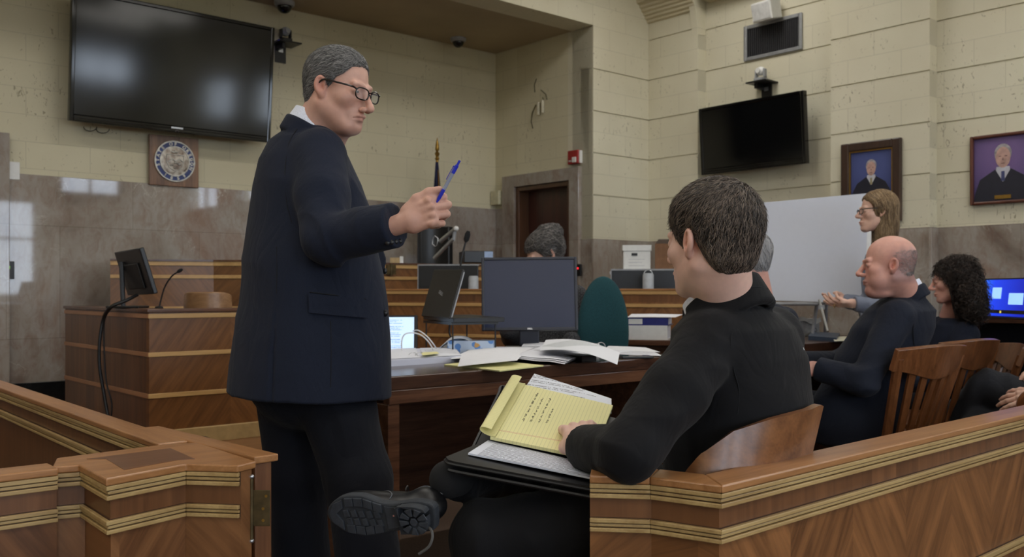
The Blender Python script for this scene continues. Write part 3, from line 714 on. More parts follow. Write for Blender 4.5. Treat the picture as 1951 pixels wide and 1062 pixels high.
# left railing section along the public side, with its corner post
u2 = Vector((UX, UY, 0))
mL = frame((-0.918, 1.894, 0), u2, (-UY, UX, 0))
t = thing('bar_railing', 'wooden railing post and panel in the left foreground, beside the hinged gate', 'railing', m=mL)
far = Vector((-0.905, 1.867))-Vector((UX, UY))*1.2
vl = veneer('rail_veneer_left', (70, 42, 24), (132, 88, 54), 'x', 0.35, 0.05)
rail_run(t, [tuple(far), (-0.905, 1.867)], (vl, M_band, M_rail), cap=0.075)
post = [(-0.922, 1.885), (-0.868, 1.910), (-0.758, 1.775), (-0.666, 1.916), (-0.548, 1.899)]
for z0, z1 in ((0.657, 0.685), (0.593, 0.619), (0.325, 0.351)):
    q = [MB(), MB()]; bead(q, post, z0, z1); q[0].build('post_moulding', M_inlay, t, bevel=0.0015); q[1].build('post_moulding_backing', M_groove, t)
core = post+[(-0.535, 1.93), (-0.74, 2.15), (-0.80, 2.12), (-0.93, 1.96)]
mb = MB(); mb.prism(core, 0.0, 0.684); 
vp = veneer('post_veneer', (92, 58, 34), (150, 104, 66), 'x', 0.145, 0.06, diag=True)
mb.build('post_body', vp, t)
mb = MB(); strip(mb, post, -0.004, 0.0015, 0.619, 0.657); mb.build('post_band', M_band, t)
capo = [tuple(p) for p in offset_line(post, 0.014)]
mb = MB(); mb.prism(capo+[(-0.527, 1.935), (-0.73, 2.175), (-0.80, 2.14), (-0.955, 1.97)], 0.685, ZB); mb.build('post_cap', M_rail, t, bevel=0.003)
ins = [(-0.885, 1.955), (-0.845, 1.955), (-0.757, 1.835), (-0.69, 1.945), (-0.66, 1.955), (-0.76, 2.09)]
mb = MB(); mb.prism(ins, ZB-0.0005, ZB+0.0008); mb.build('cap_inset', wood('cap_inset_wood', (96, 60, 38), (122, 82, 54), 'x'), t)
# left railing running back towards the bench
p0, p1 = Vector((-0.800, 2.160)), Vector((-1.884, 3.457)); dv = (p1-p0).normalized(); p1 = p0+dv*3.0
mV = frame((p0.x, p0.y, 0), (dv.x, dv.y, 0), (-dv.y, dv.x, 0))
t = thing('bar_railing', 'wooden railing running back from the left post towards the marble wall', 'railing', m=mV)
pa = [tuple(p1), tuple(p0)]
vv = veneer('rail_veneer_back', (88, 56, 32), (124, 84, 50), 'x', 0.5, 0.0, diag=False)
rail_run(t, pa, (vv, vv, M_rail), cap=0.07, thick=0.04)
# open gate leaf with its brass hinge
g0 = Vector((-0.545, 1.992)); g1 = Vector((-0.950, 2.400)); gd = (g1-g0).normalized(); gn = Vector((gd.y, -gd.x))
mG = frame((g0.x, g0.y, 0), (gd.x, gd.y, 0), (-gd.y, gd.x, 0))
t = thing('rail_gate', 'open wooden gate leaf hinged to the left foreground post', 'gate', m=mG); M_ = MW[t]; Lg = (g1-g0).length
mb = MB(M_); mb.box(0, Lg, -0.04, 0.0, 0.02, 0.684); mb.build('leaf', wood('gate_wood', (98, 62, 38), (128, 86, 56), 'z'), t, bevel=0.003)
mb = MB(M_); mb.box(-0.008, Lg+0.005, -0.052, 0.006, 0.684, ZB); mb.build('cap_rail', M_rail, t, bevel=0.003)
mb = MB(M_)
for z in (0.657, 0.667, 0.677): mb.box(0.03, Lg, -0.052, -0.04, z-0.004, z+0.003)
for z in (0.597, 0.606, 0.615): mb.box(0.03, Lg, -0.052, -0.04, z-0.004, z+0.003)
mb.build('moulding', M_inlay, t)
hp = P(479, 970, 1.93)
h_ = thing('gate_hinge', 'large aged brass hinge between the left post and the open gate', 'hinge', hp); 
mb = MB(T(hp)); mb.cyl((0,0,-0.062),(0,0,0.062),0.0045,12); mb.build('pin_barrel', M_agedbrass, h_, smooth=True)
mb = MB(T(hp)); mb.box(0.003, 0.038, 0.0, 0.004, -0.036, 0.038); mb.build('leaf_plate', M_agedbrass, h_, bevel=0.001)
mb = MB(T(hp) @ Rz(math.radians(60))); mb.box(-0.03, -0.003, 0.0, 0.004, -0.036, 0.038); mb.build('leaf_plate', M_agedbrass, h_, bevel=0.001)
for sg in (-1, 1):
    mb = MB(T(hp)); mb.ball((0, 0, sg*0.066), (0.006, 0.006, 0.005), 12, 8); mb.build('pin_tip', M_silver, h_, smooth=True)
for z in (0.026, 0.0, -0.024):
    mb = MB(T(hp)); mb.lathe([(0.0001, 0.0), (0.003, 0.0), (0.0035, -0.001)], 10, T((0.024+0.006*(z > 0), -0.0005, z)) @ Matrix.Rotation(PI/2, 4, 'X'), close=False); mb.build('screw', M_brass, h_)

# ================================================================ witness box and benches
def banded(t, m, x0, x1, y, zlist, mat_in):  # pale bands on a front face lying at y, facing -y
    mb = MB(m)
    for z0, z1 in zlist: mb.box(x0, x1, y-0.006, y+0.002, z0, z1)
    return mb.build('pale_band', mat_in, t)
a_, b_ = 1.680, 4.636
mW = T(room(a_, b_)) @ Rz(TH)
t = thing('witness_box', 'walnut witness box with three pale bands, beside the marble wall', 'witness stand', m=mW); M_ = MW[t]
mb = MB(M_); mb.box(0.0, 1.15, 0.0, 0.04, 0.36, 0.945); mb.build('front_panel', M_bven, t)
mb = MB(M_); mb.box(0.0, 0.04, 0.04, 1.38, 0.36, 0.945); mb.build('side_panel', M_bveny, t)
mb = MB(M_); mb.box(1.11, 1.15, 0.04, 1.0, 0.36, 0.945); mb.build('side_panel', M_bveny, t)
bz = [(0.915, 0.938), (0.726, 0.748), (0.522, 0.545)]
mb = MB(M_)
for z0, z1 in bz: mb.box(-0.005, 1.155, -0.006, 0.0, z0, z1)
mb.build('front_band', M_binlay, t, bevel=0.002)
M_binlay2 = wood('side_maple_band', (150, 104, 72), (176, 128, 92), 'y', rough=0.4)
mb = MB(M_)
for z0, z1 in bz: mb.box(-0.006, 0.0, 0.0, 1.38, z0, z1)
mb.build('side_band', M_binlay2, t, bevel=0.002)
mb = MB(M_); mb.box(-0.012, 1.162, -0.012, 0.14, 0.945, 0.962); mb.box(-0.012, 0.14, 0.14, 1.38, 0.945, 0.962); mb.box(1.02, 1.162, 0.14, 1.0, 0.945, 0.962); mb.build('counter_top', M_tableedge, t, bevel=0.003)
mb = MB(M_); mb.box(0.0, 1.15, -0.02, 0.04, 0.28, 0.36); mb.build('base', plain('pale_base_wood', (176, 148, 100), 0.45, var=0.05), t, bevel=0.003)
mb = MB(M_); mb.box(0.04, 1.11, 0.04, 1.0, 0.28, 0.42); mb.build('inner_floor', M_table, t)
# the judge's bench
t = thing('judge_bench', 'high walnut bench with pale bands in front of the marble wall', 'bench', m=T(room(2.573, 5.70)) @ Rz(TH)); M_ = MW[t]
pth = [tuple(room(1.995, 6.18)[:2]), tuple(room(2.573, 5.94)[:2]), tuple(room(2.80, 5.72)[:2]), tuple(room(4.72, 5.72)[:2])]
mb = MB(); strip(mb, pth, -0.05, 0, 0.28, 1.215); mb.build('front_panel', M_bven, t)
mb = MB()
for z0, z1 in ((1.215, 1.243), (1.132, 1.155), (0.93, 0.95)): strip(mb, pth, -0.05 if z0 > 1.2 else 0.0, 0.008, z0, z1)
mb.build('pale_band', M_binlay, t, bevel=0.002)
mb = MB(); strip(mb, pth, -0.34, 0.014, 1.243, 1.255); mb.build('bench_top', M_tableedge, t)
mb = MB(M_); mb.box(2.15-0.04, 2.15, 0.07, 0.5, 0.28, 1.243); mb.build('end_panel', M_bven, t)
hp = P(753, 514, 6.76)
mb = MB(frame(room(*[ab(hp)[0], 5.708], hp.z), room(1,0)-room(0,0), room(0,1)-room(0,0))); mb.box(-0.04, 0.04, -0.008, 0.0, -0.035, 0.035); mb.cyl((0, -0.008, -0.045), (0, -0.008, 0.045), 0.007, 8)
mb.build('brass_latch', M_agedbrass, t)
# clerk's desk, a two-tier front facing the room
cL, cR = P(690, 555, 6.15), P(1352, 555, 5.35)
dd = cR-cL; dd.z = 0; mC = frame((cL.x, cL.y, 0), dd, (-dd.y, dd.x, 0)); Lc = dd.length
t = thing('clerk_desk', "long walnut clerk's desk with pale bands in front of the high bench", 'desk', m=mC); M_ = MW[t]
mb = MB(M_); mb.box(0, Lc, 0, 0.035, 0.0, 1.035); mb.build('front_panel', veneer('clerk_veneer', (98, 62, 36), (156, 110, 68), 'x', 0.22, 0.0), t)
mb = MB(M_); mb.box(0, Lc, -0.001, 0.0, 0.985, 1.035); mb.build('band_panel', M_band, t)
mb = MB(M_)
for z0, z1 in ((1.03, 1.052), (0.955, 0.975), (0.76, 0.78)): mb.box(0, Lc, -0.007, 0.0, z0, z1)
mb.build('pale_band', M_binlay, t, bevel=0.002)
mb = MB(M_); mb.box(-0.01, Lc+0.01, -0.012, 0.045, 1.052, 1.064); mb.build('ledge', M_rail, t, bevel=0.002)
mb = MB(M_); mb.box(0, Lc, 0.045, 0.50, 0.84, 0.87); mb.build('desk_top', M_table, t)
for x in (0.0, Lc-0.035):
    mb = MB(M_); mb.box(x, x+0.035, 0.035, 0.50, 0.0, 0.84); mb.build('side_panel', M_bven, t)
# credenza behind it on the right, carrying the file boxes
cz = thing('credenza', 'low wooden cabinet behind the right end of the clerk desk', 'cabinet', m=T(P(1165, 555, 6.45)*1 + Vector((0,0,-1.05))) @ Rz(math.radians(-20))); M_ = MW[cz]
mb = MB(M_); mb.box(0, 0.62, 0, 0.42, 0.0, 1.165); mb.build('body', M_bven, cz)
mb = MB(M_); mb.box(-0.01, 0.63, -0.01, 0.43, 1.165, 1.185); mb.build('cabinet_top', plain('pale_laminate', (190, 192, 194), 0.5), cz, bevel=0.002)

# ================================================================ counsel tables
def counsel_table(label, a0, a1, Dp=0.88, b0=2.487):
    m = T(room(a0, b0)) @ Rz(TH); L = a1-a0
    t = thing('counsel_table', label, 'table', m=m); M_ = MW[t]
    mb = MB(M_); mb.box(0, L, 0, Dp, 0.735, 0.78); mb.build('tabletop', M_table, t, bevel=0.004)
    mb = MB(M_); mb.box(0.0, L, 0.004, 0.04, 0.69, 0.735); mb.build('front_apron', M_tableedge, t, bevel=0.003)
    mb = MB(M_); mb.box(0.0, L, Dp-0.06, Dp-0.03, 0.15, 0.735); mb.build('modesty_panel', M_table, t)
    for x in (0.0, L-0.045):
        mb = MB(M_); mb.box(x, x+0.045, 0.012, Dp-0.06, 0.0, 0.69); mb.build('side_panel', M_tableedge, t, bevel=0.003)
        
    return t
counsel_table('long dark walnut table covered with papers behind the standing man', 1.655, 3.12)
counsel_table('dark walnut table farther right, in front of the bald seated man', 4.02, 5.35, 0.63, 2.65)
# small desk behind, holding binders
p = P(1146, 648, 5.15); mS = frame((p.x, p.y, 0), (1, -0.28, 0), (0.28, 1, 0))
t = thing('side_desk', 'small brown desk carrying the stacked binders, beside the teal chair', 'desk', m=mS); M_ = MW[t]
mb = MB(M_); mb.box(0, 0.50, 0, 0.42, 0.755, 0.785); mb.build('desk_top', M_tableedge, t, bevel=0.003)
mb = MB(M_); mb.box(0.03, 0.47, 0.03, 0.05, 0.1, 0.755); mb.build('front_panel', M_table, t)
for x in (0.02, 0.45): mb = MB(M_); mb.box(x, x+0.03, 0.05, 0.40, 0, 0.755); mb.build('side_panel', M_table, t)
# desk at far right with the bright screen
p = P(1858, 606, 5.3); mD = frame((p.x-0.12, p.y, 0), (UY+0.15, -UX, 0), (UX, UY, 0))
t = thing('wall_desk', 'dark desk against the side wall under the bright blue screen', 'desk', m=mD); M_ = MW[t]
mb = MB(M_); mb.box(0, 1.3, 0, 0.5, 0.875, 0.905); mb.build('desk_top', M_tableedge, t, bevel=0.003)
mb = MB(M_); mb.box(0.02, 0.05, 0.02, 0.48, 0, 0.875); mb.build('side_panel', M_table, t)
mb = MB(M_); mb.box(1.25, 1.28, 0.02, 0.48, 0, 0.875); mb.build('side_panel', M_table, t)
mb = MB(M_); mb.box(0.05, 1.25, 0.30, 0.33, 0.2, 0.875); mb.build('back_panel', M_black, t)

# ================================================================ chairs
def smooth_poly(pts, n=8):               # Catmull-Rom through points
    pts = [Vector(p) for p in pts]; out = []
    for i in range(len(pts)-1):
        a, b, c, d = pts[max(i-1,0)], pts[i], pts[i+1], pts[min(i+2,len(pts)-1)]
        for k in range(n):
            q = k/n; out.append(0.5*((2*b)+(c-a)*q+(2*a-5*b+4*c-d)*q*q+(3*b-a-3*c+d)*q*q*q))
    out.append(pts[-1]); return out
def slat_chair(label, m, group=None, arms=False, slats=5, w=0.46, h=0.90, open_=None):
    """oak bankers chair, facing +x of m; back at -x"""
    t = thing('slat_back_chair', label, 'chair', m=m, group=group)
    mb = MB(m); mb.prism([(-0.22, -0.19), (-0.22, 0.19), (0.02, 0.22), (0.22, 0.20), (0.24, 0.0), (0.22, -0.20), (0.02, -0.22)], 0.42, 0.455); mb.build('seat', M_chair, t, bevel=0.01)
    for x, y in ((0.17, -0.17), (0.17, 0.17), (-0.18, -0.16), (-0.18, 0.16)):
        mb = MB(m); mb.tube([(x, y, 0.43), (x*1.15, y*1.12, 0.0)], [0.022, 0.017], 10); mb.build('leg', M_chair, t, smooth=True)
    mb = MB(m)
    for y in (-1, 1): mb.tube([(0.185, y*0.18, 0.2), (-0.195, y*0.17, 0.2)], 0.012, 8)
    mb.tube([(0, -0.175, 0.2), (0, 0.175, 0.2)], 0.012, 8); mb.build('stretcher', M_chair, t, smooth=True)
    def back(y, z):                       # the curved, raked plane of the back
        f = (z-0.45)/(h-0.45); return Vector((-0.20-0.13*f-0.045*(1-(y/(w/2))**2)*1.0+0.03, y, z))
    mb = MB(m)
    def crest(u, v): 
        y = (u-0.5)*w*1.06; top = h-0.02+0.012*math.cos((u-0.5)*PI*1.0); bot = h-0.125-0.02*math.cos((u-0.5)*PI*2)
        return back(y, bot+(top-bot)*v)+Vector((0.011, 0, 0))
    mb.grid(crest, 16, 4, 0.024); mb.build('crest_rail', M_chair, t, smooth=True, bevel=0.003)
    for s in (-1, 1):
        mb = MB(m); pts = [back(s*w*(0.36+0.13*q), 0.44+(h-0.50)*q) for q in [i/6 for i in range(7)]]
        mb.tube(pts, [0.020]*7, 8, flat=1.0); mb.build('back_post', M_chair, t, smooth=True)
    for i in range(slats):
        y = (i-(slats-1)/2)*w*0.155
        mb = MB(m)
        def sl(u, v, y=y): 
            q = 0.45+(h-0.115-0.45)*v; return back(y*(0.72+0.28*v)+ (u-0.5)*0.034, q)+Vector((0.006, 0, 0))
        mb.grid(sl, 2, 8, 0.011); mb.build('slat', M_chair, t, smooth=True)
    if arms:
        for s in (-1, 1):
            mb = MB(m); mb.tube(smooth_poly([(-0.25, s*0.22, 0.66), (-0.05, s*0.27, 0.675), (0.14, s*0.275, 0.67), (0.22, s*0.26, 0.64), (0.24, s*0.25, 0.585), (0.20, s*0.235, 0.52), (0.15, s*0.22, 0.46)], 6), 0.026, 10, flat=0.7); mb.build('armrest', M_chair, t, smooth=True)
    return t
def chair_at(x, y, ang): return T((x, y, 0)) @ Rz(ang)
def seat_frame(px, py, Y, ang, dz=0.0, back=(-0.33, 0.0)):
    p = P(px, py, Y); off = Rz(ang) @ Vector((back[0], back[1], 0)); return T((p.x-off.x, p.y-off.y, dz)) @ Rz(ang)
# ================================================================ small things
ZT = 0.78
def on_table(px, py, z=ZT): return PZ(px, py, z)
def paper_mat(name, base, line=None, pitch=0.0065, margin=None, x0=0.01, x1=0.2, y0=0.01, y1=0.26, ink=(60,60,70), words=True, rows=None, fill=0.5, rule=None):
    t = NT(name); co = t.coord(); sp = t.n.new('ShaderNodeSeparateXYZ'); t.link(co, sp.inputs[0]); X, Y_ = sp.outputs[0], sp.outputs[1]
    col = t.mix(t.math('MULTIPLY', t.noise(co, 9, 2), 0.06), lin(base), (0.5,0.5,0.5,1))
    def between(v, a, b): return t.math('MULTIPLY', t.math('GREATER_THAN', v, a), t.math('LESS_THAN', v, b))
    if rule:                              # ruled lines of a pad
        fr = t.math('FRACT', t.math('DIVIDE', t.math('ADD', Y_, 10*rule[0]), rule[0]))
        col = t.mix(t.math('MULTIPLY', t.math('LESS_THAN', fr, 0.10), 0.45), col, lin(rule[1]))
    if margin:
        for mx in margin: col = t.mix(t.math('MULTIPLY', between(X, mx-0.0005, mx+0.0005), 0.8), col, lin((200, 110, 110)))
    if words:
        row = t.math('DIVIDE', t.math('ADD', Y_, 10*pitch), pitch); fr = t.math('FRACT', row); idx = t.math('FLOOR', row)
        cb = t.n.new('ShaderNodeCombineXYZ'); t.link(t.math('MULTIPLY', X, 260 if words is True else 420), cb.inputs[0]); t.link(t.math('MULTIPLY', idx, 3.7), cb.inputs[1])
        if words == 'hand': t.link(t.math('MULTIPLY', fr, 2.0), cb.inputs[2])
        nz = t.noise(cb.outputs[0], 1.0, 2, 0.7)
        wn_ = t.n.new('ShaderNodeTexWhiteNoise'); wn_.noise_dimensions = '1D'; t.link(idx, wn_.inputs['W'])
        endx = t.math('ADD', x1-0.35*(x1-x0)*(0.0 if fill > 0.9 else 1), t.math('MULTIPLY', wn_.outputs[0], 0.35*(x1-x0)*(0 if fill > 0.9 else 1)))
        msk = t.math('MULTIPLY', t.math('MULTIPLY', t.math('GREATER_THAN', nz, 0.5-0.12*fill), t.math('MULTIPLY', t.math('GREATER_THAN', fr, 0.3), t.math('LESS_THAN', fr, 0.68))), t.math('MULTIPLY', t.math('GREATER_THAN', X, x0), t.math('LESS_THAN', X, endx)))
        msk = t.math('MULTIPLY', msk, between(Y_, y0, y1))
        if rows:                          # leave some rows empty
            msk = t.math('MULTIPLY', msk, t.math('GREATER_THAN', t.math('MODULO', t.math('ADD', idx, 1000), rows), 0.5))
        col = t.mix(t.math('MULTIPLY', msk, 0.8), col, lin(ink))
    t.fin(col, 0.75); return t.mat
M_print = paper_mat('printed_page', (226, 228, 236), x0=0.02, x1=0.19, y0=0.02, y1=0.25, fill=0.6, rows=5)
M_printd = paper_mat('dense_printed_page', (226, 228, 236), pitch=0.005, x0=0.015, x1=0.20, y0=0.01, y1=0.27, fill=1.0)
M_yellow = paper_mat('yellow_pad_page', (230, 224, 160), words=False, rule=(0.0071, (176, 178, 140)))
M_yell_w = paper_mat('yellow_pad_written', (236, 231, 170), words=False, rule=(0.0087, (168, 172, 130)), margin=(0.032, 0.0355))
def sheet(name, label, cat, c, mat, bump=None, thick=0.0006, n=12, group=None, parent=None, layers=0):
    c = [Vector(q) for q in c]
    m = frame(c[0], c[1]-c[0], c[3]-c[0])
    mb = MB()
    nz = (c[1]-c[0]).cross(c[3]-c[0]).normalized(); nz = nz if nz.z >= 0 else -nz
    def fn(u, v):
        p = c[0]*(1-u)*(1-v)+c[1]*u*(1-v)+c[2]*u*v+c[3]*(1-u)*v
        return p+nz*(bump(u, v) if bump else 0)
    flip = (c[1]-c[0]).cross(c[3]-c[0]).z < 0
    mb.grid(fn, n, n, thick if not flip else -thick)
    if parent is None:
        o = mb.build(name, mat, at=m, smooth=True); return tag(o, label, cat, group)
    return mb.build(name, mat, parent, smooth=True)
def quad_on(pts, z, dz=(0,0,0,0)):        # four pixel points on a level surface
    return [PZ(x, y, z)+Vector((0,0,d)) for (x, y), d in zip(pts, dz)]
# --- monitor on the counsel table
p = on_table(1008, 668); Ym = p.y
pTL, pTR, pBR, pBL = P(914, 492, Ym+0.03), P(1097, 491, Ym+0.03), P(1103, 628, Ym-0.02), P(921, 631, Ym-0.02)
cen = (pTL+pTR+pBR+pBL)/4; mm = frame(cen, (pTR+pBR-pTL-pBL), (0,0,1)) ; ex = (pTR+pBR-pTL-pBL).normalized(); ez = (pTL+pTR-pBL-pBR).normalized(); mm = frame(cen, ex, ez.cross(ex))
w, h = ((pTR-pTL).length+(pBR-pBL).length)/2, (pTL-pBL).length
t = thing('computer_monitor', 'large dark computer monitor standing in the middle of the walnut table', 'monitor', m=T((cen.x, cen.y, ZT)) @ Rz(math.atan2(ex.y, ex.x)))
mb = MB(mm); ring_prism(mb, -w/2, w/2, -h/2, h/2, 0.013, -0.012, 0.02); mb.box(-w/2+0.013, w/2-0.013, 0.0, 0.03, -h/2+0.013, h/2-0.013); mb.build('monitor_case', plain('slate_plastic', (42, 44, 54), 0.4), t, bevel=0.003)
ms = NT('matte_screen'); ms.fin(lin((26, 36, 66)), 0.30, spec=0.6); 
mb = MB(mm); mb.box(-w/2+0.013, w/2-0.013, -0.006, 0.0, -h/2+0.013, h/2-0.013); mb.build('screen', ms.mat, t)
text_mesh('DELL', 0.0095, mm @ T((0, -0.0128, -h/2+0.0065)), M_white, t, 'logo', 0.0004, bold=0.0006, spacing=1.1)
mb = MB(); q = Vector((cen.x, cen.y+0.05, 0)); mb.box(-0.045, 0.045, -0.012, 0.012, ZT+0.01, cen.z, T(q)); mb.build('stand_neck', plain('navy_plastic', (34, 38, 54), 0.35), t, bevel=0.004)
mb = MB(); mb.box(-0.11, 0.11, -0.09, 0.07, ZT, ZT+0.015, T(q)); mb.build('stand_base', M_black, t, bevel=0.005)
# --- laptop lid seen from behind, on a black riser
lp = [P(826, 515, 4.25), P(881, 512, 3.98), P(861, 611, 3.92), P(806, 603, 4.2)]
t = thing('laptop', 'open black laptop seen from behind, left of the large monitor', 'laptop', m=T((lp[3].x, lp[3].y, ZT))) 
cc = sum(lp, Vector())/4; ex = (lp[1]+lp[2]-lp[0]-lp[3]).normalized(); ez = (lp[0]+lp[1]-lp[2]-lp[3]).normalized(); ml = frame(cc, ex, ez.cross(ex)); w = (lp[1]-lp[0]).length; h = (lp[0]-lp[3]).length
mb = MB(ml); mb.box(-w/2, w/2, -0.006, 0.006, -h/2, h/2); mb.build('laptop_lid', plain('laptop_lid', (38, 37, 35), 0.45), t, bevel=0.004)
mb = MB(ml); mb.box(w/2, w/2+0.005, 0.001, 0.006, -h/2+0.01, h/2-0.01); mb.build('lid_edge', M_grey, t)
text_mesh('DELL', 0.022, ml @ T((0.0, -0.0066, 0.0)) @ Matrix.Rotation(0.25, 4, 'Y'), M_grey, t, 'logo', 0.0003)
b0 = (lp[2]+lp[3])/2; mlb = frame(b0, ex, Vector((0,0,1)).cross(ex)); 
mb = MB(mlb); mb.box(-w/2, w/2+0.02, 0.0, 0.24, -0.012, 0.008); mb.build('keyboard_base', M_black, t, bevel=0.003)
rz = thing('laptop_riser', 'black wire riser holding the laptop above the table', 'stand', m=T((b0.x, b0.y, ZT)) @ Rz(math.atan2(ex.y, ex.x))); M_ = MW[rz]
hh = b0.z-0.012-ZT
mb = MB(M_); mb.box(-w/2, w/2, 0.0, 0.22, hh-0.012, hh-0.001); mb.build('shelf', M_black, rz)
for x, y in ((-w/2+0.01, 0.01), (w/2-0.01, 0.01), (-w/2+0.01, 0.21), (w/2-0.01, 0.21)): mb = MB(M_); mb.tube([(x, y, 0), (x, y, hh-0.012)], 0.0035, 8); mb.build('leg', M_black, rz)
# --- gooseneck microphone on the table
def gooseneck(label, pts, r, base=None, head=0.014, headL=0.04, loc=None, basecol=None):
    pts = smooth_poly(pts, 6); t = thing('gooseneck_microphone', label, 'microphone', m=T(loc if loc is not None else pts[0]))
    mb = MB(); mb.tube(pts, r, 8); mb.build('neck', M_black, t, smooth=True)
    d = (pts[-1]-pts[-2]).normalized(); mb = MB(); mb.tube([pts[-1], pts[-1]+d*headL*0.2, pts[-1]+d*headL*0.7, pts[-1]+d*headL], [r*1.2, head*0.9, head, head*0.55], 14); mb.build('windscreen', plain('foam_black', (20,20,22), 0.9), t, smooth=True)
    if base is not None:
        mb = MB(); base(mb); mb.build('base', basecol or M_black, t, bevel=0.004)
    return t
b = on_table(866, 664)
def bs(mb): 
    mb.add([(-0.07,-0.05,0),(0.065,-0.05,0),(0.05,0.06,0),(-0.05,0.06,0),(-0.02,-0.01,0.035),(0.02,-0.01,0.035),(0.02,0.02,0.035),(-0.02,0.02,0.035)],[(3,2,1,0),(4,5,6,7),(0,1,5,4),(1,2,6,5),(2,3,7,6),(3,0,4,7)], T(b))
gooseneck('tall gooseneck microphone on a wedge base between tablet and monitor', [b+Vector((0.0,0,0.03)), P(856, 632, b.y), P(863, 590, b.y), P(872, 540, b.y), P(880, 490, b.y), P(887, 462, b.y)], 0.0045, bs, 0.014, 0.055)
# --- second gooseneck, a low arch
b = PZ(1137, 652, ZT)
b.z = ZT
gooseneck('short black gooseneck microphone bent in an arch by the teal chair', [P(1136, 652, b.y), P(1137, 630, b.y), P(1142, 608, b.y), P(1153, 595, b.y), P(1163, 602, b.y), P(1166, 620, b.y)], 0.006, lambda mb: mb.lathe([(0.03, 0), (0.03, 0.006), (0.01, 0.012)], 16, T(P(1136, 655, b.y))), 0.010, 0.045)
# --- tablet
b = on_table(768, 674); tm_ = T(b) @ Rz(math.radians(4)) @ Matrix.Rotation(math.radians(-16), 4, 'X')
t = thing('tablet', 'upright tablet showing a white page with text, beside the standing man', 'tablet', m=tm_)
mb = MB(tm_ @ T((-0.07, 0, 0))); mb.box(-0.06, 0.132, 0, 0.009, 0.0, 0.172); mb.build('tablet_case', M_black, t, bevel=0.004)
mt = NT('tablet_screen'); pm_ = paper_mat('tablet_page', (190, 214, 240), pitch=0.0072, x0=0.0, x1=0.09, y0=-0.2, y1=0.2, fill=0.6, rows=4, ink=(90, 110, 160))
bs_ = pm_.node_tree.nodes['Principled BSDF']; src = bs_.inputs['Base Color'].links[0].from_socket; pm_.node_tree.links.new(src, bs_.inputs['Emission Color']); bs_.inputs['Emission Strength'].default_value = 0.75
sm = tm_ @ T((-0.07, -0.0008, 0)) @ Matrix.Rotation(PI/2, 4, 'X'); mb = MB(sm); mb.box(-0.05, 0.116, 0.012, 0.162, 0.0, 0.0006)
o = mb.build('screen', pm_, t)
mm2 = (MW[t].inverted() @ sm @ T((-0.02, 0.08, 0))); o.data.transform(mm2.inverted()); o.matrix_local = mm2
mb = MB(tm_); mb.box(-0.10, 0.03, 0.01, 0.10, 0.0, 0.006); mb.build('case_flap', M_black, t)
M_wc = plain('white_cable', (220, 220, 222), 0.5)
def cable(name, label, pts, r, mat, cat='cable', group=None):
    pts = smooth_poly(pts, 8); mb = MB(T(pts[0])) if False else MB(); mb.tube(pts, r, 8)
    return tag(mb.build(name, mat, at=T(pts[0]), smooth=True), label, cat, group)
cable('charging_cable', 'white charging cable looping from the tablet over the papers', [P(787, 631, 4.0), P(797, 630, 3.95), P(812, 640, 3.9), P(825, 655, 3.88), on_table(838, 676)+Vector((0,0,0.003))], 0.0028, M_wc)
cable('charging_cable', 'white cable arching in front of the tablet', [on_table(769, 682)+Vector((0,0,0.003)), P(765, 655, 3.8), P(772, 637, 3.8), P(795, 636, 3.8), P(815, 650, 3.78), on_table(832, 680)+Vector((0,0,0.003))], 0.0028, M_wc)
# --- tissue box
b = on_table(899, 676); tb = T(b) @ Rz(math.radians(-6))
n = NT('flowered_card'); co = n.coord(); vo = n.n.new('ShaderNodeTexVoronoi'); n.link(co, vo.inputs['Vector']); vo.inputs['Scale'].default_value = 26
n.fin(n.mix(n.math('LESS_THAN', vo.outputs[0], 0.36), lin((188, 204, 226)), n.mix(n.math('GREATER_THAN', n.noise(co, 14, 1), 0.52), lin((94, 140, 204)), lin((206, 160, 96)))), 0.6); M_flower = n.mat
t = thing('tissue_box', 'flat tissue box with blue and orange flowers and a tissue sticking out', 'tissue box', m=tb)
mb = MB(tb); mb.box(-0.105, 0.09, 0, 0.11, 0, 0.058); mb.build('carton', M_flower, t, bevel=0.002)
mb = MB(tb); mb.grid(lambda u, v: (-0.14+0.13*u, -0.004+0.09*v+0.01*math.sin(9*u), 0.058+0.028*math.sin(u*PI)*(0.6+0.4*math.sin(v*7))-0.03*(1-u)**2), 14, 10, 0.0008); mb.build('tissue', M_paper, t, smooth=True)
# --- papers and binders on the table
def lift(a, k=1): return lambda u, v: a*math.sin(PI*u*k)*math.sin(PI*v*0.9+0.1)
# open ring binder by the tablet
t = thing('open_binder', 'open white ring binder full of papers in front of the tablet', 'binder', m=T(on_table(805, 688)) @ Rz(0.15)); M_ = MW[t]
cq = quad_on([(726, 700), (880, 690), (868, 672), (735, 676)], ZT)
for k in range(1):
    mb = MB(); c0 = cq; mb.add([*c0, *[q+Vector((0,0,0.022)) for q in c0]], [(3,2,1,0),(4,5,6,7),(0,1,5,4),(1,2,6,5),(2,3,7,6),(3,0,4,7)]); mb.build('page_stack', paper_mat('page_edges', (216, 218, 232), words=False, rule=(0.003, (190,192,210))), t)
sheet('open_page', None, None, [q+Vector((0,0,0.024)) for q in quad_on([(728, 698), (800, 694), (792, 674), (738, 677)], ZT)], M_print, lift(0.006), parent=t)
sheet('open_page', None, None, [q+Vector((0,0,0.024)) for q in quad_on([(806, 694), (878, 689), (866, 673), (800, 674)], ZT)], M_print, lift(0.006), parent=t)
for x in (787, 800):
    c = on_table(x, 690)+Vector((0,0,0.02)); mb = MB(); mb.tube([c+Vector((math.cos(a)*0.018, 0, math.sin(a)*0.016)) for a in [PI*i/8 for i in range(9)]], 0.002, 6); mb.build('ring', M_silver, t, smooth=True)
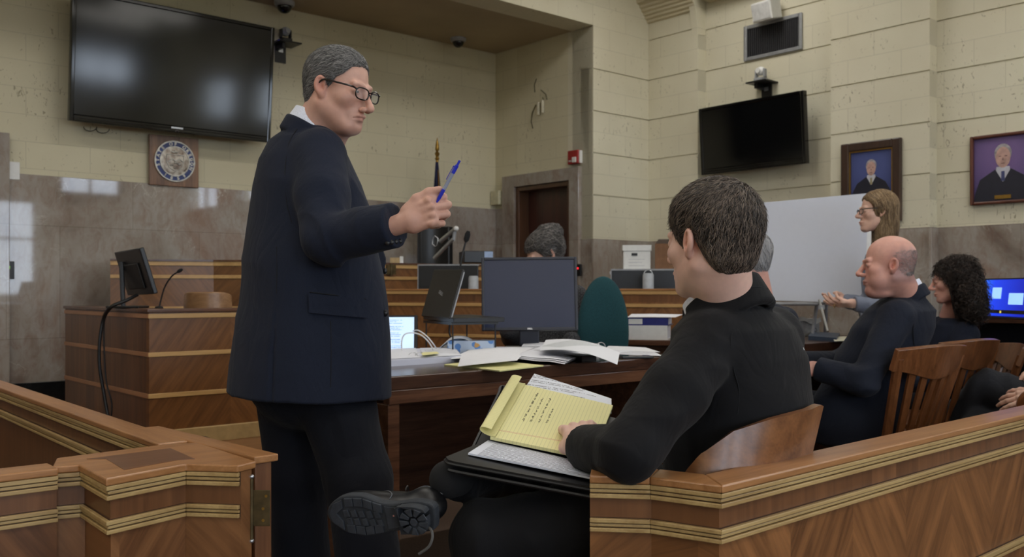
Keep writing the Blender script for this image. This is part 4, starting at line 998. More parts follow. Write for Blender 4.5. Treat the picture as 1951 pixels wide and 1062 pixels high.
tag(sheet('sticky_note', None, None, [q+Vector((0,0,0.034)) for q in quad_on([(805, 695), (837, 691), (832, 687), (802, 689)], ZT)], M_yellow), 'pale yellow note on the open binder beside the tablet', 'note')
# white papers over a black binder
def stack(name, label, cat, px, z0, h, mat, top=None, group=None):
    c = quad_on(px, z0); m = frame(c[0], c[1]-c[0], c[3]-c[0]); mb = MB()
    mb.add([*c, *[q+Vector((0,0,h)) for q in c]], [(3,2,1,0),(4,5,6,7),(0,1,5,4),(1,2,6,5),(2,3,7,6),(3,0,4,7)])
    o = mb.build(name, mat, at=m, bevel=min(0.001, h/4)); return tag(o, label, cat, group)
stack('binder', 'black binder lying under white papers left of the large monitor stand', 'binder', [(884, 694), (1000, 688), (1000, 672), (890, 676)], ZT, 0.020, M_black)
sheet('paper_sheet', 'white sheet draped over the black binder and the table', 'paper', quad_on([(858, 682), (975, 680), (1020, 662), (905, 662)], ZT+0.022, (-0.004, 0.0, 0, 0)), M_paper, lift(0.010))
sheet('paper_sheet', 'white sheet with folded corner behind the yellow pad, near the tissue box', 'paper', quad_on([(872, 693), (985, 687), (1000, 672), (880, 674)], ZT+0.024, (-0.01, 0, 0, 0)), M_paper, lift(0.008, 1))
# yellow pad
t = stack('legal_pad', 'yellow legal pad lying at the front edge of the walnut table', 'notepad', [(846, 697), (952, 709), (1036, 699), (930, 688)], ZT, 0.005, M_yellow)
# curled printed pages at the edge
t = thing('printed_brief', 'thick stapled brief folded open with curling pages at the table edge', 'document', m=T(on_table(1060, 690)) @ Rz(0.4))
def curl(u, v): return 0.030*math.sin(PI*min(1, u*1.1))*(0.4+0.6*v)+0.004*math.sin(9*u)
for k in range(3):
    sheet('page', None, None, [q+Vector((0,0,0.004+0.004*k)) for q in quad_on([(962-4*k, 691-k), (1075+4*k, 697-k), (1128, 676), (1030, 668)], ZT)], M_printd if k == 2 else M_paper, curl, parent=t)
sheet('turned_page', None, None, [P(1028, 668, 3.62), P(1176, 695, 3.28), P(1181, 672, 3.62), P(1040, 648, 4.0)], paper_mat('page_green_marked', (230, 232, 238), x0=0.02, x1=0.26, y0=0.01, y1=0.2, fill=0.8, ink=(90, 110, 100)), lambda u, v: 0.022*math.sin(PI*u), parent=t)
mb = MB(); c = on_table(1112, 688); mb.box(-0.03, 0.05, -0.02, 0.08, 0, 0.022, T(c) @ Rz(TH)); tag(mb.build('binder', M_black, at=T(c) @ Rz(TH)), 'small black binder end tucked under the curled brief', 'binder')
# thick open binder behind with rings
t = thing('open_binder', 'thick open ring binder lying to the right of the large monitor stand', 'binder', m=T(on_table(1070, 668)) @ Rz(0.2))
c = quad_on([(994, 672), (1140, 676), (1142, 667), (1000, 663)], ZT); mb = MB(); mb.add([*c, *[q+Vector((0,0,0.026)) for q in c]], [(3,2,1,0),(4,5,6,7),(0,1,5,4),(1,2,6,5),(2,3,7,6),(3,0,4,7)]); mb.build('page_stack', M_paper, t)
sheet('open_page', None, None, [q+Vector((0,0,0.028)) for q in c], M_print, lift(0.006), parent=t)
for x in (1096, 1112, 1145):
    cc = on_table(x, 671)+Vector((0,0,0.02)); mb = MB(); mb.tube([cc+Vector((math.cos(a)*0.02, 0, math.sin(a)*0.022)) for a in [PI*i/8 for i in range(9)]], 0.0022, 6); mb.build('ring', M_silver, t, smooth=True)
sheet('paper_sheet', 'white sheet lying between the phone and the thick open binder', 'paper', quad_on([(1148, 668), (1258, 673), (1230, 664), (1160, 661)], ZT, (0.004,)*4), M_paper, lift(0.004))
sheet('paper_sheet', 'white sheet with a red edge mark right of the curled brief', 'paper', quad_on([(1160, 676), (1262, 680), (1245, 671), (1165, 668)], ZT, (0.003,)*4), M_print, lift(0.003))
c = on_table(1212, 683); mph = T(c) @ Rz(math.radians(8))
t = thing('mobile_phone', 'black phone lying at the table edge right of the curled brief', 'phone', m=mph); mb = MB(mph); mb.box(-0.065, 0.065, -0.03, 0.04, 0, 0.010); mb.build('phone_case', M_black, t, bevel=0.003); mb = MB(mph); mb.box(-0.06, 0.06, -0.026, 0.036, 0.010, 0.0106); mb.build('glass_screen', M_blackg, t)
# --- binders on the side desk
mS2 = mS @ T((0, 0, 0.785))
def sd(px, py): 
    p = PZ(px, py, 0.785) if py > 640 else P(px, py, 5.0); return mS.inverted() @ p
t = thing('white_binder', 'white binder lying at the bottom of the stack on the small desk', 'binder', m=mS2 @ T((0.12, 0.03, 0))); M_ = MW[t]
mb = MB(M_); mb.box(0, 0.235, 0, 0.006, 0.0, 0.078); mb.box(0, 0.235, 0.006, 0.26, 0, 0.004); mb.box(0, 0.235, 0.006, 0.26, 0.074, 0.078); mb.build('cover', M_white, t, bevel=0.001)
mb = MB(M_); mb.box(0.008, 0.227, 0.008, 0.25, 0.004, 0.070); mb.build('pages', M_paper, t)
t = thing('blue_binder', 'dark blue binder with white spine label on top of the white binder', 'binder', m=mS2 @ T((0.11, 0.03, 0.078))); M_ = MW[t]
M_bb = plain('binder_blue', (42, 48, 122), 0.35)
mb = MB(M_); mb.box(0, 0.25, 0, 0.006, 0.0, 0.042); mb.box(0, 0.25, 0.006, 0.26, 0, 0.003); mb.box(0, 0.25, 0.006, 0.26, 0.039, 0.042); mb.build('cover', M_bb, t, bevel=0.001)
mb = MB(M_); mb.box(0.008, 0.242, 0.008, 0.25, 0.003, 0.036); mb.build('pages', M_paper, t)
mb = MB(M_); mb.box(0.035, 0.11, -0.001, 0.0, 0.006, 0.036); mb.build('spine_label', M_white, t)
q = [mS2 @ Vector(v) for v in ((0.14, 0.02, 0.122), (0.40, 0.02, 0.124), (0.42, 0.22, 0.135), (0.13, 0.24, 0.135))]
sheet('paper_sheet', 'white papers lying open on top of the blue binder', 'paper', q, M_paper, lift(0.008))
t = thing('pen_cup', 'black cup with a pen behind the blue binder', 'cup', m=mS2 @ T((0.44, 0.25, 0))); M_ = MW[t]
mb = MB(M_); mb.lathe([(0.022, 0), (0.026, 0.10), (0.026, 0.16), (0.023, 0.16), (0.02, 0.02)], 20); mb.build('cup', M_black, t, smooth=True)
mb = MB(M_); mb.tube([(0.0, 0, 0.02), (0.02, 0.01, 0.29)], 0.004, 6); mb.build('pen', M_black, t)
# --- witness box: monitor, microphone, cables, chair back
pc = [P(220, 481, 5.00), P(269, 473, 4.66), P(298, 559, 4.68), P(249, 562, 5.02)]
cc = sum(pc, Vector())/4; ex = (pc[1]+pc[2]-pc[0]-pc[3]).normalized(); ez = (pc[0]+pc[1]-pc[2]-pc[3]).normalized(); mw_ = frame(cc, ex, ez.cross(ex)); w = (pc[1]-pc[0]).length; h = (pc[0]-pc[3]).length
t = thing('computer_monitor', 'black computer monitor seen from behind on the witness box', 'monitor', m=T((cc.x-0.04, cc.y, 0.962)))
mb = MB(mw_); mb.box(-w/2, w/2, -0.012, 0.012, -h/2, h/2); mb.build('monitor_case', M_black, t, bevel=0.005)
mb = MB(mw_); mb.box(-w*0.3, w*0.3, -0.022, -0.012, -h*0.36, h*0.2); mb.build('rear_cover', plain('rear_black', (28,28,30), 0.5), t, bevel=0.006)
mb = MB(); a0 = P(235, 588, 4.86); a0.z = 0.964; a1 = P(231, 500, 4.90); mb.tube([a0, a1], 0.012, 6); mb.build('stand_column', plain('stand_grey', (60,64,70), 0.3), t)
mb = MB(); mb.box(-0.07, 0.10, -0.05, 0.09, 0.962, 0.974, T((a0.x, a0.y, 0))); mb.build('stand_base', M_black, t, bevel=0.003)
p0 = P(303, 588, 4.80); p0.z = 0.962
gooseneck('gooseneck microphone bending over the witness box counter', [p0, P(308, 566, 4.8), P(315, 545, 4.8), P(327, 527, 4.8), P(338, 519, 4.8)], 0.004, lambda mb: mb.lathe([(0.022, 0.0), (0.02, 0.008), (0.006, 0.012)], 14, T(p0)), 0.009, 0.03)
ca = [P(262, 562, 4.80), P(240, 573, 4.75), P(212, 585, 4.72), P(198, 605, 4.80), P(190, 650, 4.80), P(190, 700, 4.80), P(198, 750, 4.80), P(206, 795, 4.78), P(215, 840, 4.7)]
cable('monitor_cable', 'thick black cable hanging down the side of the witness box', ca, 0.009, M_cable)
cable('monitor_cable', 'thin black cable hanging beside the thick one on the witness box', [P(214, 585, 4.72), P(199, 612, 4.79), P(199, 680, 4.8), P(203, 730, 4.8), P(213, 770, 4.8), P(210, 812, 4.8)], 0.004, M_cable)
lc = PZ(384, 852, 0.285); cable('floor_cable', 'thin dark cable looping on the platform beside the gate', [lc+Vector((-0.07,0,0)), lc+Vector((-0.05,0,0.03)), lc+Vector((0,0,0.05)), lc+Vector((0.05,0,0.035)), lc+Vector((0.07,0,0))], 0.0035, M_cable)
# wooden armchair back inside the witness box
p = P(381, 575, 5.25)
t = thing('witness_chair', 'brown wooden chair with curved back inside the witness box', 'chair', m=T((p.x, p.y+0.2, 0.42))); 
def cb_(u, v):
    a = PI*(1.12+0.76*u); return (p.x+0.148*math.cos(a)*(1+0.06*(1-v)), p.y+0.20+0.16*math.sin(a), 0.86+0.185*v-0.02*(2*u-1)**6*v)
mb = MB(); mb.grid(cb_, 24, 6, 0.02); mb.build('backrest', wood('pale_oak', (124, 88, 58), (164, 124, 86), 'x'), t, smooth=True, bevel=0.006)
mb = MB(); mb.box(-0.16, 0.16, 0.06, 0.38, 0.82, 0.86, T((p.x, p.y, 0))); mb.build('seat', M_chair, t, bevel=0.01)
for sx in (-0.13, 0.13):
    for sy in (0.09, 0.35): mb = MB(); mb.tube([(p.x+sx, p.y+sy, 0.82), (p.x+sx*1.1, p.y+sy, 0.42)], 0.018, 8); mb.build('leg', M_chair, t, smooth=True)
# --- behind: bench-top things
zb = 1.255
p = P(828, 470, 7.68); t = thing('high_back_chair', 'black high-backed chair behind the high bench, in front of the flag', 'chair', m=T((p.x, p.y, 0.28)))
mb = MB(); mb.grid(lambda u, v: (p.x-0.117+0.234*u, p.y+0.05*math.cos((u-0.5)*PI), 0.75+0.83*v), 10, 8, 0.06); mb.build('backrest', M_black, t, smooth=True, bevel=0.01)
mb = MB(); mb.box(-0.22, 0.22, -0.05, -0.02, 0.7, 0.76, T((p.x, p.y, 0))) ; mb.tube([(p.x, p.y, 0.72), (p.x, p.y, 0.30)], 0.03, 10); mb.box(-0.2, 0.2, -0.2, 0.2, 0.28, 0.31, T((p.x, p.y, 0))); mb.build('pedestal', M_black, t)
t = thing('document_camera', 'silver folding document camera arm on the high bench', 'document camera', m=T((P(835, 495, 6.95).x, 6.95, zb)))
mb = MB(); mb.tube([P(867, 437, 6.9), P(838, 461, 6.95)], 0.016, 10); mb.build('upper_arm', M_silver, t, smooth=True)
mb = MB(); mb.tube([P(863, 456, 6.9), P(827, 493, 6.95)], 0.014, 10); mb.build('lower_arm', M_silver, t, smooth=True)
mb = MB(); mb.tube([P(867, 437, 6.9), P(864, 458, 6.9)], 0.013, 8); mb.build('joint', M_grey, t, smooth=True)
mb = MB(); mb.ball(P(869, 436, 6.88), 0.02, 12, 8); mb.build('end_cap', M_white, t, smooth=True)
mb = MB(); c = P(829, 460, 6.93); mb.tube([c+Vector((math.cos(a)*0.02+0.004*math.sin(3*a), 0, math.sin(a)*0.038)) for a in [2*PI*i/14*1.7 for i in range(15)]], 0.004, 6); mb.build('coiled_lead', M_silver, t, smooth=True)
p = P(905, 500, 6.95); t = thing('printer', 'black box device with a pale sticker at the end of the high bench', 'printer', m=T((p.x, p.y, zb)) @ Rz(0.2)); M_ = MW[t]
mb = MB(M_); mb.box(-0.10, 0.115, -0.12, 0.14, 0, 0.088); mb.build('case', M_black, t, bevel=0.006)
mb = MB(M_); mb.box(0.05, 0.113, -0.122, -0.12, 0.04, 0.084); mb.build('sticker', plain('pale_blue_label', (150, 170, 205), 0.4), t)
p = P(757, 490, 6.9); t = thing('desk_items', 'small beige and white box on the high bench beside the sleeve', 'box', m=T((p.x, p.y, zb))); mb = MB(MW[t]); mb.box(-0.05, 0.02, -0.03, 0.03, 0, 0.04); mb.build('carton', plain('beige_card', (186, 160, 118), 0.7), t, bevel=0.002); mb = MB(MW[t]); mb.box(0.02, 0.045, -0.02, 0.02, 0, 0.05); mb.build('white_tub', M_white, t, bevel=0.003); t.name = 'desk_box'
# flag
fb = 6.42
pf = PBp(833, 300, fb); fx0 = pf.x; fy0 = pf.y
t = thing('flag', 'dark blue flag with gold emblem on a gold-tipped pole in the corner', 'flag', m=T((fx0, fy0, 0.28)))
mb = MB(T((fx0, fy0, 0))); mb.tube([(0, 0, 0.28), (0, 0, 2.22)], 0.012, 10); mb.build('pole', M_brass, t, smooth=True)
mb = MB(T((fx0, fy0, 0))); mb.lathe([(0.012, 2.16), (0.020, 2.17), (0.012, 2.19), (0.022, 2.215), (0.010, 2.235), (0.018, 2.25), (0.015, 2.29), (0.0015, 2.35)], 14); mb.build('finial', M_brass, t, smooth=True)
mb = MB(T((fx0, fy0, 0))); mb.lathe([(0.06, 0.28), (0.15, 0.28), (0.15, 0.31), (0.03, 0.35), (0.02, 0.35)], 20, close=False); mb.build('stand', M_brass, t, smooth=True)
M_flag = plain('flag_navy', (26, 30, 66), 0.75, var=0.15); M_gold = plain('flag_gold', (176, 140, 46), 0.7)
def flagp(u, v):                           # u around the folds, v down
    w = 0.012+0.052*min(1, v*1.6)+0.02*v; x = (u-0.5)*2*w
    return Vector((fx0+x+0.014*v, fy0-0.03-0.022*math.cos(u*PI*5+v*2)*min(1, v*3), 2.14-1.35*v))
mb = MB(); mb.grid(flagp, 40, 30, 0.003); mb.build('cloth', M_flag, t, smooth='all')
mb = MB()
def fl2(u, v): q = flagp(0.66+0.20*u, 0.05+0.30*v); q.y -= 0.004; return q
mb.grid(fl2, 6, 10, 0.002); mb.build('fringe', plain('flag_fringe', (120, 90, 46), 0.8), t, smooth=True)
mb = MB()
def fl3(u, v): q = flagp(0.22+0.5*u+0.1*math.sin(v*5), 0.60+0.35*v); q.y -= 0.005; return q
mb.grid(fl3, 8, 14, 0.002); mb.build('gold_emblem', M_gold, t, smooth=True)
for i, (ch, v_) in enumerate((('T', 0.44), ('E', 0.52))):
    q = flagp(0.65, v_); text_mesh(ch, 0.085, T((q.x, q.y-0.02, q.z)) @ Matrix.Rotation(0.5, 4, 'Y'), M_gold, t, 'letter', 0.001, bold=0.002)
# clerk-desk monitors, speakers, boxes
def clerk_mon(label, px0, px1, py0, Y, sp):
    p0, p1 = P(px0, py0, Y), P(px1, py0, Y); m = frame((p0.x, p0.y, 0.87), (1, -0.1, 0), (0.1, 1, 0)); w = p1.x-p0.x; h = p0.z-0.87
    t = thing('wide_monitor', label, 'monitor', m=m); mb = MB(m); mb.box(0, w, 0, 0.02, 0.06, h-0.006); mb.build('rear_shell', plain('dark_shell', (34, 36, 42), 0.3), t, bevel=0.004)
    mb = MB(m); mb.box(-0.004, w+0.004, -0.003, 0.022, h-0.006, h+0.004); mb.box(-0.005, 0.001, -0.003, 0.022, 0.06, h); mb.build('silver_edge', M_grey, t)
    mb = MB(m); mb.box(w/2-0.1, w/2+0.1, -0.02, 0.05, 0, 0.01); mb.box(w/2-0.02, w/2+0.02, 0.004, 0.016, 0.01, 0.08); mb.build('foot', M_grey, t)
clerk_mon("wide dark monitor on the clerk's desk to the left of the large monitor", 797, 912, 505, 6.42, 1)
clerk_mon("wide dark monitor on the clerk's desk below the white file box", 1165, 1322, 514, 5.90, 1)
def speaker_cyl(label, px, pytop, Y, handle):
    p = P(px, pytop, Y); t = thing('desk_speaker', label, 'speaker', m=T((p.x, p.y, 0.87))); h = p.z-0.87
    mb = MB(MW[t]); mb.lathe([(0.030, 0), (0.034, 0.01), (0.034, h-0.012), (0.028, h)], 22); mb.build('body', plain('pale_silver', (176, 180, 186), 0.35), t, smooth=True)
    if handle: mb = MB(MW[t]); mb.tube([(0.026*math.cos(a), 0, h-0.006+0.026*math.sin(a)) for a in [PI*i/10 for i in range(11)]], 0.003, 6); mb.build('handle', M_silver, t, smooth=True)
speaker_cyl("silver cylinder speaker on the clerk's desk beside the laptop", 902, 526, 6.32, False)
speaker_cyl('silver cylinder with a loop handle in front of the right wide monitor', 1235, 521, 5.74, True)
zc = 1.186
mcz = MW[cz]
t = thing('file_box', 'white cardboard file box with lid and dark handle hole', 'box', m=mcz @ T((0.07, 0.06, 1.185)) @ Rz(0.25)); M_ = MW[t]
mb = MB(M_); mb.box(0, 0.185, 0, 0.24, 0, 0.15); mb.build('carton', M_white, t, bevel=0.002)
mb = MB(M_); mb.box(-0.006, 0.191, -0.006, 0.246, 0.142, 0.182); mb.build('lid', M_white, t, bevel=0.002)
mb = MB(M_); mb.cbox((0.075, -0.002, 0.118), (0.04, 0.004, 0.018)); mb.build('handle_hole', M_black, t)
for i in range(3): mb = MB(M_); mb.box(0.035, 0.145-0.02*(i == 1), -0.0006, 0.0, 0.083-0.022*i, 0.0855-0.022*i); mb.build('print', plain('faint_print', (170, 172, 180), 0.7), t)
t = thing('cardboard_box', 'brown cardboard box with open flap beside the white file box', 'box', m=mcz @ T((0.285, 0.08, 1.185)) @ Rz(0.15)); M_ = MW[t]; M_card = plain('brown_cardboard', (128, 92, 66), 0.8)
mb = MB(M_); mb.box(0, 0.22, 0, 0.24, 0, 0.19); mb.build('carton', M_card, t, bevel=0.002)
mb = MB(M_); mb.add([(0.0, 0.0, 0.19), (0.22, 0.0, 0.19), (0.20, 0.10, 0.225), (0.02, 0.10, 0.225), (0.0, 0.004, 0.188), (0.22, 0.004, 0.188), (0.20, 0.104, 0.222), (0.02, 0.104, 0.222)], [(0,1,2,3), (7,6,5,4), (0,4,5,1), (1,5,6,2), (2,6,7,3), (3,7,4,0)]); mb.build('flap', plain('card_dark', (60, 46, 38), 0.8), t)
# teal office chair
p = P(1150, 560, 4.75); t = thing('office_chair', "teal upholstered office chair right of the large monitor", 'chair', m=T((p.x, p.y, 0)))
M_teal = plain('teal_fabric', (22, 66, 72), 0.9, var=0.08, scale=200, bump=0.3)
TEAL_AT = p
mb = MB(); mb.box(-0.19, 0.19, -0.32, 0.05, 0.44, 0.50, T((p.x, p.y, 0))); mb.build('seat', M_teal, t, bevel=0.03)
mb = MB(); mb.tube([(p.x, p.y+0.02, 0.62), (p.x, p.y+0.06, 0.5), (p.x, p.y-0.1, 0.43)], 0.02, 8); mb.build('back_support', M_black, t, smooth=True)
mb = MB(); mb.tube([(p.x, p.y-0.2, 0.44), (p.x, p.y-0.2, 0.08)], 0.025, 10)
for i in range(5): a = 2*PI*i/5; mb.tube([(p.x, p.y-0.2, 0.09), (p.x+0.27*math.cos(a), p.y-0.2+0.27*math.sin(a), 0.045)], [0.022, 0.014], 8)
mb.build('star_base', M_black, t, smooth=True)
# --- whiteboard on its easel
bl, br, tr_, tl = P(1405, 571, 5.55), P(1648, 578, 5.30), P(1652, 368, 5.42), P(1405, 390, 5.67)
m = frame(bl, br-bl, (tl-bl).cross(br-bl)*-1); ex = (br-bl).normalized(); ez = (tl-bl).normalized(); m = frame(bl, ex, ez.cross(ex)); w = (br-bl).length; h = ((tl-bl).length+(tr_-br).length)/2
t = thing('display_board', 'large blank pale board standing on an easel behind the seated men', 'board', m=m)
mb = MB(m); hl, hr = (tl-bl).length, (tr_-br).length
mb.add([(0,0,0),(w,0,0),(w,0,hr),(0,0,hl),(0,0.005,0),(w,0.005,0),(w,0.005,hr),(0,0.005,hl)], [(0,1,2,3),(7,6,5,4),(0,4,5,1),(1,5,6,2),(2,6,7,3),(3,7,4,0)]); mb.build('front_board', plain('pale_board', (196, 200, 212), 0.45, var=0.005), t)
mb = MB(m); mb.add([(0.03,0.007,0.01),(w+0.022,0.007,0.01),(w+0.024,0.007,hr-0.012),(0.03,0.007,hl-0.02),(0.03,0.012,0.01),(w+0.022,0.012,0.01),(w+0.024,0.012,hr-0.012),(0.03,0.012,hl-0.02)], [(0,1,2,3),(7,6,5,4),(0,4,5,1),(1,5,6,2),(2,6,7,3),(3,7,4,0)]); mb.build('rear_board', M_white, t)
te = thing('easel', 'slim grey metal easel holding the pale board', 'easel', m=T((bl.x+0.35, bl.y+0.1, 0)))
base = bl+ex*0.47
for dx_, dy_ in ((-0.09, -0.12), (0.34, -0.16), (0.12, 0.55)):
    mb = MB(); tp = base+Vector((0.10, 0.12, 0.50)); mb.tube([tp+Vector((0,0.03,0)), Vector((base.x+dx_*1.6, base.y+0.05+(dy_ if dy_ > 0 else 0.02), 0.0))], 0.011, 8); mb.build('leg', M_grey, te, smooth=True)
mb = MB(); mb.tube([base+Vector((-0.25, 0.035, -0.012)), base+Vector((0.4, 0.0, -0.012))], 0.010, 8); mb.build('ledge', M_grey, te, smooth=True)
pp = P(1560, 568, 4.9); 
t = thing('metal_stand', 'slanted silver stand leg in front of the carton below the board', 'stand', m=T((P(1578, 632, 4.35).x, 4.35, ZT)))
mb = MB(); mb.tube([P(1561, 572, 4.5), P(1577, 632, 4.36)], 0.006, 8); mb.build('rod', M_silver, t, smooth=True); mb = MB(); mb.cbox((0,0,0), (0.025, 0.02, 0.02), T(P(1565, 586, 4.47))); mb.build('clamp', M_grey, t)
# carton under the board on table 2
c = on_table(1545, 641); mcb = T((c.x, c.y, ZT)) @ Rz(0.15)
t = thing('cardboard_carton', 'worn grey carton with printed marks on the table below the board', 'box', m=mcb); M_g = plain('grey_card', (150, 150, 148), 0.8, var=0.1)
mb = MB(mcb); mb.box(-0.085, 0.055, 0.0, 0.12, 0, 0.105); mb.build('carton', M_g, t, bevel=0.003)
mb = MB(mcb); mb.grid(lambda u, v: (-0.09+0.15*u, -0.012*v, 0.105+0.012*math.sin(u*7)-0.025*v), 8, 3, 0.002); mb.build('lid_flap', M_g, t, smooth=True)
text_mesh('00', 0.036, mcb @ T((0.02, -0.002, 0.035)), M_ink, t, 'print', 0.0003)
c = quad_on([(1540, 648), (1594, 652), (1600, 642), (1545, 639)], ZT)
mb = MB(); mb.add([*c, *[q+Vector((0,0,0.022)) for q in c]], [(3,2,1,0),(4,5,6,7),(0,1,5,4),(1,2,6,5),(2,3,7,6),(3,0,4,7)]); tag(mb.build('binder', plain('blue_grey_binder', (58, 72, 92), 0.4), at=T(c[0])), 'blue-grey binder on the far table left of the bald man', 'binder')
sheet('paper_sheet', 'cream and white papers beside the blue-grey binder', 'paper', quad_on([(1590, 655), (1640, 653), (1625, 645), (1585, 646)], ZT, (0.012,)*4), plain('cream_paper', (222, 218, 196), 0.8), None)
# --- bright screen on the wall desk
def dsk(x, y, z): return mD @ Vector((x, y, z))
pl_, pr_ = P(1868, 605, 5.22), P(1990, 612, 4.55)
ex = pr_-pl_; ex.z = 0; m = frame((pl_.x, pl_.y, 0.905), ex, (-ex.y, ex.x, 0)) @ Matrix.Rotation(math.radians(-6), 4, 'X'); w = 0.60; h = 0.215
t = thing('computer_screen', 'bright blue computer screen at the far right edge', 'computer screen', m=m)
mb = MB(m); ring_prism(mb, 0, w, 0.0, h, 0.008, -0.006, 0.02); mb.box(0.008, w-0.008, 0.0, 0.02, 0.008, h-0.008); mb.build('screen_case', M_black, t, bevel=0.003)
n = NT('blue_desktop'); co = n.coord(); sp = n.n.new('ShaderNodeSeparateXYZ'); n.link(co, sp.inputs[0])
cl = n.ramp(n.math('MULTIPLY', sp.outputs[0], 2.2), [(0.0, lin((40, 110, 235))), (0.3, lin((20, 60, 225))), (1.0, lin((10, 30, 170)))])
n.link(cl, n.b.inputs['Emission Color']); n.b.inputs['Emission Strength'].default_value = 1.0; n.fin((0.01, 0.01, 0.02, 1), 0.3)
mb = MB(m); mb.box(0.008, w-0.008, -0.002, 0.0, 0.045, h-0.008); mb.build('display', n.mat, t)
mb = MB(m); mb.box(0.008, w-0.008, -0.002, 0.0, 0.012, 0.026); mb.build('lower_display', n.mat, t)
mb = MB(m); mb.box(0.008, w-0.008, -0.003, 0.0, 0.026, 0.045); mb.build('taskbar', M_black, t)
ml = plain('pale_window', (150, 190, 250), 0.4, emit=(150, 195, 255), es=0.9)
mb = MB(m); mb.box(0.115, 0.215, -0.003, -0.002, 0.105, 0.165); mb.build('open_window', ml, t)
mb = MB(m); mb.box(0.30, 0.45, -0.003, -0.002, 0.075, 0.135); mb.build('open_window', ml, t)
mb = MB(m); mb.box(0.22, 0.235, -0.004, -0.003, 0.028, 0.04); mb.build('taskbar_icon', plain('icon_yellow', (230, 210, 90), 0.4, emit=(230,210,90), es=0.8), t)
p = P(1935, 690, 5.4)
t = thing('printer', 'black machine on the floor under the wall desk', 'machine', m=T((p.x, p.y, 0)) @ Rz(TH-PI/2)); mb = MB(MW[t]); mb.box(-0.35, 0.3, 0.0, 0.25, 0, 0.66); mb.build('case', M_black, t, bevel=0.02); mb = MB(MW[t]); mb.box(-0.2, 0.1, -0.004, 0.0, 0.5, 0.62); mb.build('front_panel', M_blackg, t); t.name = 'floor_machine'
# ================================================================ bodies: distance fields turned into one skin
V3 = lambda *a: np.array(a, dtype=np.float64)
def cap(a, b, ra, rb=None):
    a = np.array(a, float); b = np.array(b, float); rb = ra if rb is None else rb; ab_v = b-a; L = max(ab_v.dot(ab_v), 1e-12)
    def f(p):
        pa = p-a; t = np.clip(pa@ab_v/L, 0, 1); return np.linalg.norm(pa-t[:, None]*ab_v, axis=1)-(ra+(rb-ra)*t)
    return f
def ell(c, r, R=None):
    c = np.array(c, float); r = np.array(r, float); R = None if R is None else np.array(R, float)
    def f(p):
        q = p-c
        if R is not None: q = q@R
        k0 = np.linalg.norm(q/r, axis=1); k1 = np.linalg.norm(q/(r*r), axis=1)
        return k0*(k0-1)/np.maximum(k1, 1e-9)
    return f
def rbox(c, h, r, R=None):
    c = np.array(c, float); h = np.array(h, float); R = None if R is None else np.array(R, float)
    def f(p):
        q = p-c
        if R is not None: q = q@R
        q = np.abs(q)-(h-r); return np.linalg.norm(np.maximum(q, 0), axis=1)+np.minimum(q.max(axis=1), 0)-r
    return f
def half(c, n):
    c = np.array(c, float); n = np.array(n, float); n = n/np.linalg.norm(n)
    return lambda p: (p-c)@n
def smin(a, b, k):
    if k <= 0: return np.minimum(a, b)
    h = np.clip(0.5+0.5*(b-a)/k, 0, 1); return b*(1-h)+a*h-k*h*(1-h)
def smax(a, b, k): return -smin(-a, -b, k)
def U(*fs, k=0.02):
    def f(p):
        d = fs[0](p)
        for g in fs[1:]: d = smin(d, g(p), k)
        return d
    return f
def sub(f, g, k=0.004): return lambda p: smax(f(p), -g(p), k)
def inter(f, g, k=0.004): return lambda p: smax(f(p), g(p), k)
def chain(pts, rs, k=0.015):
    rs = rs if isinstance(rs, (list, tuple)) else [rs]*len(pts)
    return U(*[cap(pts[i], pts[i+1], rs[i], rs[i+1]) for i in range(len(pts)-1)], k=k) if len(pts) > 1 else cap(pts[0], pts[0], rs[0])
def loft(rows, fwd, n=2.3, hem=0.0):
    """upright garment: rows of (z, cx, cy, half width, half depth); fwd = facing in plan"""
    rows = sorted(rows); z = np.array([r[0] for r in rows]); q = np.array([r[1:] for r in rows]); f2 = np.array(fwd, float)/np.linalg.norm(fwd); rt = np.array([f2[1], -f2[0]])
    def f(p):
        c = [np.interp(p[:, 2], z, q[:, i]) for i in range(4)]
        dx = p[:, 0]-c[0]; dy = p[:, 1]-c[1]; u = (dx*rt[0]+dy*rt[1])/c[2]; v = (dx*f2[0]+dy*f2[1])/c[3]
        k = (np.abs(u)**n+np.abs(v)**n)**(1/n)
        d = (k-1)*np.minimum(c[2], c[3]); return smax(smax(d, p[:, 2]-z[-1], 0.02), z[0]-p[:, 2]+hem*(dx*f2[0]+dy*f2[1]), 0.004)
    return f
def in_frame(f, m):                       # evaluate f in the local space of matrix m
    M = np.array(m); R = M[:3, :3]; o = M[:3, 3]; s = np.linalg.norm(R[:, 0]); Rn = R/s
    return lambda p: f(((p-o)@Rn)/s)*s
def folds(f, amp, freq, dirn, seed=0, mask=None):
    d = np.array(dirn, float); d = d/np.linalg.norm(d); e = np.cross(d, [0.3, 0.5, 0.8]); e /= np.linalg.norm(e); g = np.cross(d, e); rs = np.random.RandomState(seed); ph = rs.rand(6)*6.28
    def h(p):
        w = np.sin(p@e*freq*0.37+ph[0])*1.5+np.sin(p@g*freq*0.5+ph[1])*1.1+np.sin(p@d*freq*0.21+ph[4])*1.3
        v = (1.6*np.abs(np.sin(p@d*freq*0.6+w))**0.8-0.9)*(0.6+0.4*np.sin(p@g*freq*0.23+ph[2]))+0.35*np.sin(p@d*freq*1.7+w*1.3+ph[3])
        a = amp*v
        if mask is not None: a = a*mask(p)
        return f(p)+a
    return h
def near_mask(c, r):
    c = np.array(c, float); return lambda p: np.exp(-((p-c)**2).sum(axis=1)/(r*r))
